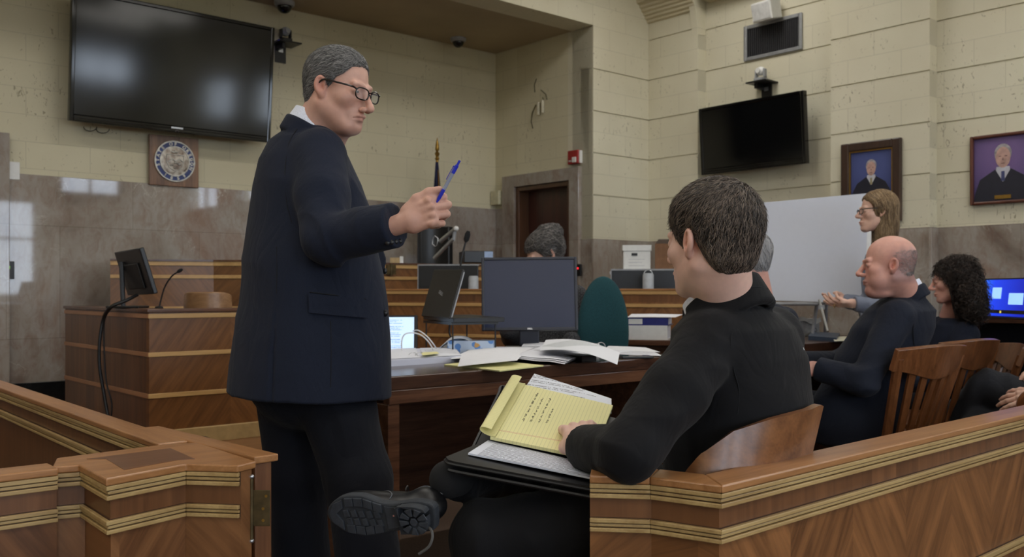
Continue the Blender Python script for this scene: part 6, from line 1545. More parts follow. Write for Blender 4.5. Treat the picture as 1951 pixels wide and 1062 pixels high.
def glasses(label, parent_m, mat, lens=(0.026, 0.017), thick=0.0022, drop=0.0):
    """worn glasses: a thing of their own resting on nose and ears"""
    t = thing('glasses', label, 'glasses', m=parent_m @ T((0, 0.102, 0.0)))
    m = parent_m
    for s in (-1, 1):
        mb = MB(m); pts = []
        for i in range(25):
            a = 2*PI*i/24; x = math.copysign(abs(math.cos(a))**0.75, math.cos(a))*lens[0]; z = math.copysign(abs(math.sin(a))**0.75, math.sin(a))*lens[1]
            pts.append((s*0.033+x, 0.1035-abs(s*0.033+x)*0.16, z-0.003-drop))
        mb.tube(pts, thick, 6, cap=False); mb.build('lens_rim', mat, t, smooth=True)
        gl = bpy.data.materials.get('clear_lens')
        if gl is None:
            n = NT('clear_lens'); n.fin((1, 1, 1, 1), 0.02); n.b.inputs['Transmission Weight'].default_value = 1.0; n.b.inputs['IOR'].default_value = 1.02; n.b.inputs['Specular IOR Level'].default_value = 0.5; n.b.inputs['Transmission Weight'].default_value = 0.0; n.b.inputs['Alpha'].default_value = 0.10; gl = n.mat
        mb = MB(m); mb.add([pts[0]]+[pts[i] for i in range(24)], [(0, i+1, (i+1) % 24+1) for i in range(24)]); mb.build('lens', gl, t)
        mb = MB(m); mb.tube(smooth_poly([(s*0.060, 0.095, 0.006-drop), (s*0.071, 0.085, 0.010-drop), (s*0.078, 0.04, 0.013-drop*0.5), (s*0.080, -0.008, 0.015), (s*0.080, -0.03, -0.005)], 5), thick*0.95, 6, flat=1.5); mb.build('temple', mat, t, smooth=True)
    mb = MB(m); mb.tube([(-0.009, 0.103, 0.004-drop), (0, 0.107, 0.006-drop), (0.009, 0.103, 0.004-drop)], thick, 6); mb.build('bridge', mat, t, smooth=True)
    return t

def comb_back(p):                          # swept back and down
    d = np.zeros_like(p); d[:, 1] = -1; d[:, 2] = -0.55-2*np.clip(-p[:, 1]-0.03, 0, 1)*6; return d
def comb_fwd(p):
    d = np.zeros_like(p); d[:, 1] = 0.55; d[:, 2] = -0.9; d[:, 0] = np.sign(p[:, 0])*0.2; return d

# ---------------------------------------------------------------- the standing man in the navy suit
p1 = person('tall standing person in a navy suit with dark-rimmed glasses, holding up a blue pen', (-0.55, 2.74))
h1 = head_matrix(610.5, 163, 2.62, (0.0795, -0.012, -0.004), -24, 13, 0, 0.97)
o1 = dict(nose=1.22, crease=True, frown=1.0, jaw=1.2, wide=0.97, stubble=0.45, stubc=(0.80, 0.74, 0.72), lip=0.6, brow=0.5, browc=(0.6, 0.55, 0.52))
hf1 = in_frame(head_field(o1), h1)
nb1 = V3(-0.575, 2.735, 1.50)
nk = np.array(h1 @ Vector((0, -0.035, -0.05)))
head1 = U(hf1, cap(nk, nb1, 0.060, 0.066), cap(np.array(h1 @ Vector((0, 0.03, -0.10))), nb1+V3(0.05, 0, 0.0), 0.030, 0.045), k=0.03)
hc = np.array(h1.translation)
cx1, cy1 = -0.59, 2.76
R_ = lambda y, xl, xr, dep, k=1.0: (1.05+(555-y)/663-(0.005 if y > 740 else 0), ((xl+xr)/2-975.5)/663, cy1, (xr-xl)/2/663/0.87*k, (xr-xl)/2/663/0.87*dep)
rows1 = [R_(752, 414, 745, 0.80), R_(700, 418, 744, 0.80), R_(650, 425, 743, 0.80), R_(580, 436, 741, 0.78), R_(500, 438, 730, 0.76), R_(430, 448, 716, 0.76), R_(350, 460, 692, 0.76), R_(300, 473, 668, 0.76), R_(265, 492, 650, 0.74), R_(238, 525, 640, 0.66)]
sh1R, el1R, wr1R = V3(-0.530, 2.61, 1.425), V3(-0.485, 2.47, 1.185), V3(-0.285, 2.37, 1.220)
wd1 = (wr1R-el1R)/np.linalg.norm(wr1R-el1R)
sh1L, el1L, wr1L = V3(-0.66, 2.92, 1.445), V3(-0.60, 2.99, 1.17), V3(-0.42, 2.90, 1.13)
sleeve1 = chain([sh1R+V3(-0.01, 0.02, 0.0), sh1R*0.5+el1R*0.5+V3(-0.005, 0, 0), el1R, wr1R+wd1*0.03], [0.074, 0.072, 0.068, 0.057], 0.02)
sleeve1 = folds(sleeve1, 0.0075, 42, (0.5, -0.2, 0.8), 3, lambda p: 0.25+near_mask(el1R, 0.11)(p)*1.0)
sleeve1 = inter(sleeve1, half(wr1R-wd1*0.012, wd1), 0.003)
sleeve1L = inter(chain([sh1L, el1L, wr1L], [0.078, 0.068, 0.055], 0.02), half(wr1L, wr1L-el1L), 0.003)
body1 = U(loft(rows1, (0.90, 0.43), 2.25, -0.03), cap(nb1+V3(-0.0, 0, -0.055), sh1R+V3(-0.01, 0.03, 0.012), 0.070, 0.066), cap(nb1+V3(-0.02, 0.02, -0.055), sh1L+V3(0, -0.02, 0.012), 0.070, 0.066), k=0.03)
body1 = folds(body1, 0.0035, 22, (0.9, 0.2, 0.35), 5)
body1 = folds(body1, 0.004, 14, (1, 0.3, 0.05), 9, lambda p: np.clip((1.05-p[:, 2])*2, 0, 1))
jk1 = lambda p: smin(smin(body1(p), sleeve1(p), 0.022), sleeve1L(p), 0.015)
sc1 = suit_collar((-0.583, 2.735, 1.497), 8, 0.084, 0.084, 30, 0.010, 0.034)
jk1b = U(jk1, sc1, k=0.006)
# vent in the back
vt0, vt1 = march(jk1b, 527, 560, 2.2, 3.0), march(jk1b, 516, 745, 2.2, 3.0)
jk1c = sub(jk1b, lambda p: chain([vt0, (vt0+vt1)/2, vt1+(vt1-vt0)*0.2], [0.0015, 0.004, 0.007], 0.002)(p), 0.002)
skin('jacket', jk1c, (-1.0, 2.2, 0.70), (-0.15, 3.15, 1.62), 0.0065, NAVY, p1)
seam(p1, jk1b, [(527, 470), (528, 510), (527, 560)], 2.2, 3.0)
seam(p1, jk1b, [(566, 246), (550, 275), (543, 330), (546, 385), (556, 425)], 2.2, 3.0)
seam(p1, jk1b, [(630, 612), (631, 670), (630, 738)], 2.2, 3.0)
applique('pocket_flap', jk1b, [(588, 560), (697, 573), (696, 607), (589, 597)], 2.2, 3.0, NAVY, p1, 0.006, thick=0.005)
seam(p1, jk1b, [(590, 557), (640, 563), (697, 570)], 2.2, 3.0, 0.002)
for x, y in ((735, 517), (736, 597)):
    q = march(jk1b, x-3, y, 2.2, 3.0); mb = MB(); mb.ball(q+V3(0.002, -0.002, 0), (0.008, 0.006, 0.010), 12, 8); mb.build('front_button', M_black, p1, smooth=True)
for x, y in ((738, 463), (746, 462), (754, 461), (762, 460)):
    q = march(jk1b, x, y, 2.1, 2.9); mb = MB(); mb.ball(q, (0.0065, 0.003, 0.0065), 12, 8); mb.build('cuff_button', M_black, p1, smooth=True)
white_collar('shirt_collar', p1, (-0.572, 2.735, 1.530), None, 0.072, 0.076, 0.052, SHIRT, 27, 10)
# hand with pen
hm1 = frame(wr1R+wd1*0.012, wd1+np.array([0.02, 0.0, 0.02]), (0.05, 1, 0.05))
hm1 = frame(Vector(wr1R)+Vector(wd1)*0.014, Vector((0.90, -0.30, 0.30)), Vector((0.30, 0.92, 0.0)))
hnd, tips, th = hand_field(0.06, ((0.75, 1.25, 0.7), (0.85, 1.30, 0.75), (0.95, 1.35, 0.8), (1.05, 1.4, 0.8)), [(0.016, 0.004, 0.026), (0.050, 0.004, 0.046), (0.084, 0.010, 0.052), (0.112, 0.012, 0.050)])
hand1 = in_frame(hnd, hm1)
V2, F2 = surf(hand1, *bbox(wr1R, wr1R+V3(0.12, -0.02, 0.05), pad=0.085), 0.0022)
q_ = surf(torso_core([(-0.57, 2.74, 1.50), (-0.59, 2.76, 1.20), (-0.60, 2.77, 0.95)], [0.07, 0.10, 0.11]), (-0.85, 2.5, 0.8), (-0.3, 3.0, 1.6), 0.02)
skin('body', head1, hc-V3(0.17, 0.17, 0.26), hc+V3(0.17, 0.17, 0.16), 0.0026, SK1, p1, tint_head(h1, o1), extra=[(V2, F2), q_])
eyes(p1, h1)
line1 = [(-0.14, -0.078), (-0.10, -0.088), (-0.072, -0.072), (-0.050, -0.045), (-0.036, 0.0), (-0.018, 0.030), (0.000, 0.026), (0.006, 0.004), (0.016, 0.002), (0.024, 0.032), (0.042, 0.046), (0.056, 0.073), (0.075, 0.080), (0.14, 0.076)]
M_grh = hair_mat('grey_hair', (56, 56, 58), (168, 166, 164))
sk1 = skull_hair(line1, 0.005, 1.0, 0.002, 0.002)
hair_obj('hair', sk1, h1, (-0.10, -0.14, -0.11), (0.10, 0.11, 0.14), 0.003, M_grh, p1,
    [dict(f_comb=comb_back, n=6500, length=0.026, rad=0.0006, lift=0.0022, seed=4, jit=0.35), dict(f_comb=comb_back, n=1800, length=0.018, rad=0.0005, lift=0.001, seed=5, jit=0.5, grow=0.3, segs=5)], base_tone=0.3)
M_tort = plain('dark_tortoise_frame', (26, 20, 18), 0.25)
glasses('dark-rimmed glasses worn by the standing person in navy', h1 @ T((0, 0.004, 0)), M_tort, (0.0265, 0.0165), 0.0021)
# trousers
tr1 = U(ell((-0.59, 2.76, 0.82), (0.195, 0.16, 0.18)), chain([(-0.67, 2.83, 0.84), (-0.655, 2.84, 0.50), (-0.635, 2.88, 0.06)], [0.112, 0.090, 0.085], 0.03), chain([(-0.535, 2.70, 0.84), (-0.435, 2.65, 0.52), (-0.37, 2.62, 0.06)], [0.118, 0.092, 0.088], 0.03), k=0.03)
tr1 = folds(tr1, 0.006, 26, (0.6, 0.2, 0.8), 8, lambda p: 0.35+near_mask((-0.45, 2.6, 0.72), 0.16)(p))
skin('trousers', tr1, (-0.86, 2.45, 0.03), (-0.20, 3.05, 0.95), 0.0075, DARKT, p1)
shoe(p1, frame((-0.70, 2.86, 0.03), (0.9, 0.43, 0), (-0.43, 0.9, 0)), False); shoe(p1, frame((-0.44, 2.58, 0.03), (0.95, 0.25, 0), (-0.25, 0.95, 0)), False)
# the pen between thumb and forefinger
pe0, pe1 = P(832, 386, 2.345), P(876, 306, 2.32); pd = (pe1-pe0).normalized(); Lp = (pe1-pe0).length; mp = frame(pe0, pd, (0, 1, 0))
t = thing('pen', 'blue and clear retractable pen held up in the raised hand', 'pen', m=mp); M_pb = plain('pen_blue', (44, 56, 190), 0.3); M_pc = plain('pen_clear', (150, 156, 176), 0.2, var=0.02)
mb = MB(mp); mb.tube([(0.0, 0, 0), (0.012, 0, 0), (0.038, 0, 0)], [0.002, 0.0046, 0.0048], 14); mb.build('grip', M_pb, t, smooth=True)
mb = MB(mp); mb.tube([(0.038, 0, 0), (Lp-0.036, 0, 0)], 0.0044, 14); mb.build('barrel', M_pc, t, smooth=True)
mb = MB(mp); mb.tube([(Lp-0.036, 0, 0), (Lp-0.014, 0, 0), (Lp-0.013, 0, 0), (Lp, 0, 0)], [0.0048, 0.0048, 0.0030, 0.0030], 14); mb.build('top_cap', M_pb, t, smooth=True)
mb = MB(mp); mb.box(Lp-0.058, Lp-0.018, -0.002, 0.002, 0.006, 0.0075) ; mb.box(Lp-0.022, Lp-0.018, -0.002, 0.002, 0.003, 0.0075); mb.build('clip', M_pb, t)

# ---------------------------------------------------------------- the seated young man
p2 = person('seated young person in a black suit with short brown hair, nearest the camera', (0.45, 2.1))
h2 = head_matrix(1311, 462, 1.99, (-0.0830, -0.012, -0.004), 128, 3, 0, 0.98)
o2 = dict(nose=0.95, wide=1.06, lip=0.8, stubble=0.12, browc=(0.5, 0.42, 0.38))
hf2 = in_frame(head_field(o2), h2); hc = np.array(h2.translation); nb2 = V3(0.478, 2.095, 1.00)
nk = np.array(h2 @ Vector((0, -0.040, -0.045)))
head2 = U(hf2, cap(nk, nb2, 0.056, 0.062), cap(np.array(h2 @ Vector((0, -0.008, -0.085))), nb2+V3(-0.01, 0.01, 0), 0.034, 0.045), k=0.03)
rows2 = [(0.44, 0.49, 2.12, 0.185, 0.14), (0.55, 0.50, 2.125, 0.185, 0.145), (0.68, 0.512, 2.13, 0.19, 0.148), (0.80, 0.520, 2.13, 0.20, 0.142), (0.90, 0.515, 2.125, 0.20, 0.130), (0.965, 0.50, 2.115, 0.185, 0.112), (1.00, 0.49, 2.105, 0.12, 0.085), (1.02, 0.485, 2.10, 0.085, 0.07)]
sh2L, el2L, wr2L = V3(0.418, 1.995, 0.935), V3(0.222, 1.790, 0.742), V3(0.158, 1.965, 0.722)
sh2R, el2R, wr2R = V3(0.62, 2.235, 0.940), V3(0.46, 2.42, 0.73), V3(0.315, 2.39, 0.762)
wd2 = (wr2L-el2L)/np.linalg.norm(wr2L-el2L)
slL = chain([sh2L, sh2L*0.5+el2L*0.5+V3(0.005, -0.01, 0.006), el2L, wr2L+wd2*0.04], [0.068, 0.066, 0.056, 0.047], 0.02)
slL = folds(slL, 0.0035, 60, (0.8, 0.3, 0.6), 13, lambda p: 0.25+near_mask(el2L+V3(0.03, 0.03, 0.03), 0.10)(p)+0.7*near_mask(sh2L+V3(0.0, -0.05, 0.0), 0.09)(p))
slL = inter(slL, half(wr2L+wd2*0.012, wd2), 0.003)
slR = inter(chain([sh2R, el2R, wr2R], [0.072, 0.060, 0.048], 0.02), half(wr2R, wr2R-el2R), 0.003)
bd2 = U(loft(rows2, (-0.77, 0.64), 2.3), cap(nb2+V3(0, 0, -0.060), sh2L+V3(0.005, 0.01, 0.006), 0.064, 0.062), cap(nb2+V3(0, 0, -0.060), sh2R+V3(-0.005, -0.01, 0.006), 0.064, 0.062), k=0.035)
bd2 = folds(bd2, 0.004, 30, (0.2, 0.2, 1.0), 23, lambda p: 0.4+1.2*near_mask((0.55, 2.02, 0.72), 0.18)(p))
jk2 = lambda p: smin(smin(bd2(p), slL(p), 0.014), slR(p), 0.015)
sc2 = suit_collar((0.482, 2.098, 1.006), 137, 0.085, 0.089, 35, 0.012, 0.062)
jk2b = U(jk2, sc2, k=0.006)
skin('jacket', jk2b, (0.02, 1.66, 0.40), (0.80, 2.52, 1.12), 0.0055, BLACKW, p2)
seam(p2, jk2b, [(1398, 618), (1392, 655), (1397, 700), (1408, 745), (1405, 790)], 1.6, 2.4)
seam(p2, jk2b, [(1370, 566), (1400, 554), (1440, 547), (1463, 551)], 1.6, 2.4, 0.0014)
lint = march(jk2b, 1530, 665, 1.7, 2.6); mb = MB(); mb.tube([lint+V3(0, -0.002, 0.003), lint+V3(0.002, -0.002, -0.003)], 0.0008, 5); mb.build('lint_speck', M_white, p2)
for k in range(3):
    q = march(jk2b, 1078+k*2, 895+k*7, 1.6, 2.3); mb = MB(); mb.ball(q, 0.005, 10, 6); mb.build('cuff_button', M_black, p2, smooth=True)
white_collar('shirt_collar', p2, (0.470, 2.098, 1.024), None, 0.079, 0.085, 0.060, SHIRT, 30, 136)
hnd2, _, _ = hand_field(0.10, ((0.25, 0.5, 0.3), (0.3, 0.55, 0.3), (0.3, 0.6, 0.35), (0.35, 0.6, 0.35)), [(0.018, 0.006, 0.024), (0.045, 0.018, 0.040), (0.070, 0.026, 0.040), (0.090, 0.028, 0.036)])
hm2 = frame(Vector(wr2L)+Vector(wd2)*0.02+Vector((0, 0, 0.004)), (-0.05, 0.96, 0.30), (0.25, 0.28, -0.92))
V2, F2 = surf(in_frame(hnd2, hm2), *bbox(wr2L, wr2L+V3(0.0, 0.17, 0.06), pad=0.07), 0.0026)
hm2r = frame(Vector(wr2R), (-0.85, -0.1, 0.1), (0.1, 0.2, -0.95))
V3_, F3_ = surf(in_frame(hnd2, hm2r), *bbox(wr2R, wr2R+V3(-0.15, 0, 0), pad=0.07), 0.004)
q_ = surf(torso_core([(0.48, 2.10, 1.0), (0.51, 2.13, 0.75), (0.49, 2.12, 0.55)], [0.06, 0.09, 0.10]), (0.3, 1.9, 0.4), (0.75, 2.35, 1.1), 0.02)
skin('body', head2, hc-V3(0.17, 0.17, 0.25), hc+V3(0.17, 0.17, 0.16), 0.0026, SK2, p2, tint_head(h2, o2), extra=[(V2, F2), q_])
eyes(p2, h2)
line2 = [(-0.14, -0.085), (-0.105, -0.104), (-0.075, -0.090), (-0.055, -0.055), (-0.040, -0.020), (-0.028, 0.012), (-0.010, 0.028), (0.002, 0.020), (0.008, -0.006), (0.022, -0.002), (0.034, 0.022), (0.050, 0.040), (0.068, 0.060), (0.14, 0.060)]
M_brh = hair_mat('brown_hair', (30, 26, 24), (132, 117, 104))
sk2 = skull_hair(line2, 0.009, 1.06, 0.010, 0.006)
wh = np.array([0.012, -0.075, 0.105])
def comb2(p):
    d = p-wh; L = np.linalg.norm(d, axis=1, keepdims=True); d = d/np.maximum(L, 1e-4); sw = np.cross(d, np.array([0, -0.6, 0.8])); d = d+sw*np.exp(-(L/0.035)**2)*0.9
    d[:, 2] -= 0.25+1.5*np.clip(-p[:, 1]-0.06, 0, 1)*4; d[:, 1] += np.clip(p[:, 2], 0, 1)*3; return d
hair_obj('hair', sk2, h2, (-0.12, -0.15, -0.12), (0.12, 0.13, 0.16), 0.003, M_brh, p2,
    [dict(f_comb=comb2, n=11000, length=0.034, rad=0.00065, lift=0.0040, seed=6, jit=0.30, segs=6, wave=0.25),
     dict(f_comb=comb2, n=2600, length=0.026, rad=0.0005, lift=0.002, seed=9, jit=0.35, grow=0.32, segs=5, region=lambda c: c[:, 2] > 0.02),
     dict(f_comb=comb2, n=2600, length=0.020, rad=0.00045, lift=0.0008, seed=12, jit=0.4, segs=5, region=lambda c: c[:, 2] < np.interp(c[:, 1], [q[0] for q in line2], [q[1] for q in line2])+0.018)], base_tone=0.16)
# trousers and the crossed leg
tr2 = U(ell((0.46, 2.12, 0.52), (0.17, 0.16, 0.10)), chain([(0.40, 2.02, 0.53), (0.15, 1.995, 0.55), (-0.055, 1.985, 0.530), (-0.045, 1.975, 0.07)], [0.098, 0.094, 0.074, 0.062], 0.03), k=0.03)
an2 = V3(-0.135, 1.985, 0.650)
leg2 = chain([(0.44, 2.20, 0.53), (0.03, 2.40, 0.600), tuple(an2+(V3(0.03, 2.40, 0.60)-an2)*0.10)], [0.095, 0.074, 0.050], 0.03)
leg2 = inter(leg2, half(an2+(V3(0.03, 2.40, 0.60)-an2)*0.09, an2-V3(0.03, 2.40, 0.60)), 0.004)
tr2 = folds(U(tr2, leg2, k=0.015), 0.006, 34, (0.9, 0.2, 0.5), 31, lambda p: 0.4+0.8*near_mask((-0.05, 2.0, 0.55), 0.15)(p))
skin('trousers', tr2, (-0.24, 1.82, 0.04), (0.68, 2.56, 0.66), 0.007, BLACKW, p2)
sock = cap(an2+V3(0.0, 0, 0.002), an2+V3(0.03, 0.07, 0), 0.040, 0.045); skin('sock', sock, an2-0.1, an2+0.14, 0.005, plain('black_sock', (18, 18, 20), 0.95), p2)
tD = Vector((-0.90, 0.40, -0.06)).normalized(); nD = Vector((-0.38, -0.90, -0.20)); nD = (nD-tD*nD.dot(tD)).normalized(); yD = tD.cross(nD)*1.0
ms2 = frame(P(832, 985, 1.885), tD, (-nD).cross(tD)) @ Matrix.Scale(0.90, 4)
shoe(p2, ms2, True)
mb = MB(); mb.tube(smooth_poly([P(798, 1008, 1.90), P(818, 1007, 1.88), P(824, 1022, 1.87), P(817, 1042, 1.87), P(798, 1056, 1.88)], 6), 0.0030, 6); mb.build('hanging_lace', plain('grey_lace', (88, 86, 84), 0.7), p2, smooth=True)
mb = MB(); mb.ball(ms2 @ Vector((0.108, 0.0, -0.0055)), 0.0022, 8, 6); mb.build('sole_speck', plain('pink_gum', (190, 130, 120), 0.6), p2)
shoe(p2, frame((-0.01, 1.975, 0.03), (-1, 0.1, 0), (-0.1, -1, 0)), False)
# his chair: bentwood back panel
t = thing('bentwood_chair', 'brown wooden chair with a broad curved back panel under the young seated person', 'chair', m=T((0.43, 2.18, 0)) @ Rz(math.radians(137)))
def bk(u, v):
    px0 = np.interp(u, [0, 0.15, 0.35, 0.6, 0.85, 1], [1300, 1338, 1392, 1465, 1530, 1556]); py0 = np.interp(u, [0, 0.08, 0.15, 0.35, 0.6, 0.85, 0.97, 1], [935, 893, 866, 822, 796, 779, 769, 772])
    px1 = np.interp(u, [0, 0.35, 0.6, 0.85, 1], [1296, 1385, 1450, 1502, 1532]); py1 = np.interp(u, [0, 0.15, 0.35, 0.5, 0.7, 0.9, 1], [965, 945, 925, 905, 905, 900, 872])
    Y = 1.87+0.17*u*u-0.02*math.sin(PI*u)+0.02*(1-v); return P(px0*(1-v)+px1*v, py0*(1-v)+py1*v, Y)
bw = wood('bentwood_brown', (92, 56, 32), (136, 90, 54), 'x', 0.8, rough=0.3)
mb = MB(); mb.grid(bk, 40, 10, 0.016); mb.build('backrest', bw, t, smooth=True)
q = P(1507, 866, 2.10); mb = MB(); 
st = [Vector(bk(0.83+0.012*math.cos(a), 0.72+0.09*math.sin(a)))+Vector((-0.002, -0.004, 0)) for a in [2*PI*i/10 for i in range(11)]]
mb.tube(st, 0.0009, 5); mb.build('red_mark', plain('red_ink', (170, 60, 50), 0.6), t)
Mc = MW[t]
mb = MB(Mc); mb.prism([(-0.22, -0.20), (-0.22, 0.20), (0.05, 0.23), (0.23, 0.20), (0.23, -0.20), (0.05, -0.23)], 0.40, 0.43); mb.build('seat', bw, t, bevel=0.008)
for x, y in ((0.18, -0.17), (0.18, 0.17), (-0.19, -0.17), (-0.19, 0.17)): mb = MB(Mc); mb.tube([(x, y, 0.41), (x*1.12, y*1.1, 0)], [0.022, 0.017], 10); mb.build('leg', bw, t, smooth=True)
for s, q in ((-1, P(1520, 900, 2.06)), (1, P(1432, 912, 1.95))): a = Mc @ Vector((-0.19, s*-0.15 if False else s*0.15, 0.43)); mb = MB(); mb.tube([a, (a+q)/2, q], 0.013, 8); mb.build('back_post', bw, t, smooth=True)
# portfolio, pad and papers on his lap
A_, B_, C_, D_ = P(838, 884, 1.93), P(1150, 942, 1.86), P(1120, 903, 2.02), P(905, 856, 2.08)
E_, F_ = P(960, 738, 2.33), P(1190, 800, 2.25)-Vector((0, 0, 0.012))
t = thing('portfolio', 'open black zip portfolio resting on the lap of the young seated person', 'portfolio', m=frame(A_, B_-A_, D_-A_))
def rq(a, b, c, d, r=0.0):
    def fn(u, v): return a*(1-u)*(1-v)+b*u*(1-v)+c*u*v+d*(1-u)*v
    return fn
dn = Vector((0, 0, 0.012))
mb = MB(); f0 = rq(A_, B_, C_, D_)
def rounded(f, rr=0.10):
    def g(u, v):
        cu = u; 
        if u < rr: k = 1-(1-(1-u/rr)**2)**0.5; v = 0.5+(v-0.5)*(1-k*0.30) if v < 0.5 else v
        return f(cu, v)
    return g
mb.grid(rounded(f0), 24, 10, -0.010); mb.build('near_cover', LEATHER, t, smooth=True)
mb = MB(); f1 = rq(D_-Vector((0, 0, 0.004)), C_-Vector((0, 0, 0.004)), F_, E_-Vector((0, 0, 0.006))); mb.grid(f1, 20, 10, -0.010); mb.build('far_cover', LEATHER, t, smooth=True)
def rim(pts, r=0.0035): mb = MB(); mb.tube(smooth_poly(pts, 6), r, 6); return mb.build('zip_edge', plain('zip_tape', (14, 14, 16), 0.5), t, smooth=True)
g0 = rounded(f0)
rim([g0(1-0.05*i, 0.0)+Vector((0, 0, 0.003)) for i in range(21)]+[g0(0, 0.25*i)+Vector((0, 0, 0.003)) for i in range(1, 5)])
rim([f1(0, 0.1*i)+Vector((-0.004, 0, 0.006)) for i in range(11)]+[f1(0.1*i, 1.0)+Vector((0, 0.0, 0.004)) for i in range(1, 11)], 0.005)
rim([g0(1-0.05*i, 0.0)+Vector((0, -0.004, -0.010)) for i in range(20)], 0.004)
mb = MB(); fq = rq(f0(0.06, 0.55), f0(0.22, 0.5), f0(0.24, 0.92), f0(0.10, 0.95)); mb.grid(lambda u, v: fq(u, v)+Vector((0, 0, 0.003)), 2, 2, 0.001); mb.build('inner_pocket', plain('dark_lining', (46, 46, 46), 0.7), t)
mb = MB(); mb.grid(lambda u, v: rq(P(891, 868, 2.03), P(917, 855, 2.07), P(925, 858, 2.07), P(900, 871, 2.02))(u, v)+Vector((0, 0, 0.004)), 2, 2, 0.001); mb.build('card', M_paper, t)
up5 = Vector((0, 0, 0.016))
tag(sheet('printed_papers', None, None, [P(892, 878, 1.98)+up5, P(1125, 925, 1.90)+up5, P(1118, 897, 2.03)+up5, P(930, 853, 2.10)+up5], paper_mat('lap_print', (222, 226, 238), pitch=0.0085, x0=0.02, x1=0.30, y0=0.0, y1=0.15, fill=0.9), lift(0.004), thick=0.004), 'white printed papers on the near half of the open portfolio', 'papers')
tag(sheet('printed_papers', None, None, [P(985, 775, 2.29)+up5, P(1165, 800, 2.26)+up5, P(1165, 772, 2.38)+up5, P(1018, 724, 2.46)+up5], paper_mat('lap_print_back', (224, 228, 238), pitch=0.011, x0=0.0, x1=0.2, y0=0.0, y1=0.3, fill=0.4, rows=3), lift(0.004), thick=0.003), 'white printed papers sticking out behind the yellow pad', 'papers')
t = thing('yellow_legal_pad', 'yellow legal pad with handwriting and turned-over pages on the open portfolio', 'notepad', m=frame(P(925, 852, 2.09), P(1110, 880, 2.0)-P(925, 852, 2.09), P(985, 740, 2.32)-P(925, 852, 2.09)))
pa, pb, pc, pd_ = P(934, 851, 2.085), P(1130, 892, 2.02), P(1168, 790, 2.27), P(992, 748, 2.34)
u8 = Vector((0, 0, 0.022))
# pages: x along the writing lines (towards the far edge), y towards the rolled top
m_ = frame(pa+u8, pd_-pa, pb-pa)
fy = rq(pa+u8, pb+u8, pc+u8, pd_+u8)
m_pg = frame(pa+u8, pd_-pa, pb-pa)
mb = MB(); mb.grid(lambda u, v: fy(v, u), 12, 12, -0.008)
o = mb.build('written_page', M_yell_w, t, smooth=True); lm = MW[t].inverted() @ m_pg; o.data.transform(lm.inverted()); o.matrix_local = lm
def roll(u, v):                            # the turned pages rolled over the top edge
    a = PI*1.25*v-0.35; r = 0.026; base = pa+(pd_-pa)*u+u8; left = (pa-pb).normalized(); upn = (pb-pa).cross(pd_-pa).normalized()
    upn = upn if upn.z > 0 else -upn
    return base+left*(r*0.9*math.sin(a)+0.008)+upn*(r*0.55*(1-math.cos(a))*1.0*(1-0.35*v)+0.001)-left*0.012*(1-v)
mb = MB(); mb.grid(lambda u, v: roll(u, 1-v), 14, 16, 0.0012); mb.build('rolled_pages', M_yellow, t, smooth=True)
# handwriting: three lines of small strokes
rs = random.Random(5); mb = MB()
for ln in range(4):
    vv = 0.22+ln*0.075; x = 0.34+0.02*ln; end = (0.86, 0.80, 0.86, 0.66)[ln]; pts = []
    while x < end:
        wl = 0.03+rs.random()*0.06; pts = []; k = int(wl/0.006)+2
        for j in range(k): q = fy(vv+0.012*rs.uniform(-1, 1), x+wl*j/k); pts.append(q+Vector((0, 0, 0.0008)))
        if len(pts) > 1: mb.tube(pts, 0.00035, 4)
        x += wl+0.018
mb.build('handwriting', M_ink, t)
# ---------------------------------------------------------------- the others
def simple_head(parent, hm, opt, sk, nb, h=0.003, extra=None, nr=0.056):
    hf = in_frame(head_field(opt), hm); hc = np.array(hm.translation); nk = np.array(hm @ Vector((0, -0.038, -0.05)))
    f = U(hf, cap(nk, nb, nr, nr*1.12), k=0.03)
    o = skin('body', f, np.minimum(hc-0.15, np.array(nb)-0.07), np.maximum(hc+0.15, np.array(nb)+0.07), h, sk, parent, tint_head(hm, opt), extra=extra); eyes(parent, hm); return f
# bald man in the charcoal suit
p3 = person('seated bald person in a charcoal suit and white collar, grey stubble beard', (1.5, 3.97))
h3 = head_matrix(1702, 506, 3.78, (-0.0800, -0.012, -0.004), 166, 2, 0, 1.0)
o3 = dict(fringe=0.85, nose=1.02, wide=1.03, cheek=True, chin2=True, jaw=1.1, stubble=0.65, stubc=(0.74, 0.72, 0.76), lip=0.5, brow=0.6, browc=(0.6, 0.55, 0.52))
nb3 = V3(1.645, 3.93, 1.02)
sh3, el3, wr3 = V3(1.555, 3.80, 0.945), V3(1.385, 3.70, 0.69), V3(1.245, 3.82, 0.735); shr3, elr3, wrr3 = V3(1.70, 4.10, 0.95), V3(1.48, 4.22, 0.72), V3(1.27, 4.10, 0.74)
rows3 = [(0.42, 1.44, 3.97, 0.20, 0.17), (0.60, 1.48, 3.97, 0.215, 0.175), (0.78, 1.555, 3.97, 0.22, 0.165), (0.90, 1.61, 3.96, 0.22, 0.15), (0.97, 1.635, 3.95, 0.20, 0.125), (1.005, 1.64, 3.945, 0.13, 0.095), (1.03, 1.645, 3.94, 0.09, 0.075)]
wd3 = (wr3-el3)/np.linalg.norm(wr3-el3)
s3 = folds(chain([sh3, el3, wr3+wd3*0.04], [0.068, 0.058, 0.047], 0.02), 0.004, 50, (0.6, 0.3, 0.7), 41, lambda p: 0.3+near_mask(el3, 0.12)(p)); s3 = inter(s3, half(wr3, wd3), 0.003)
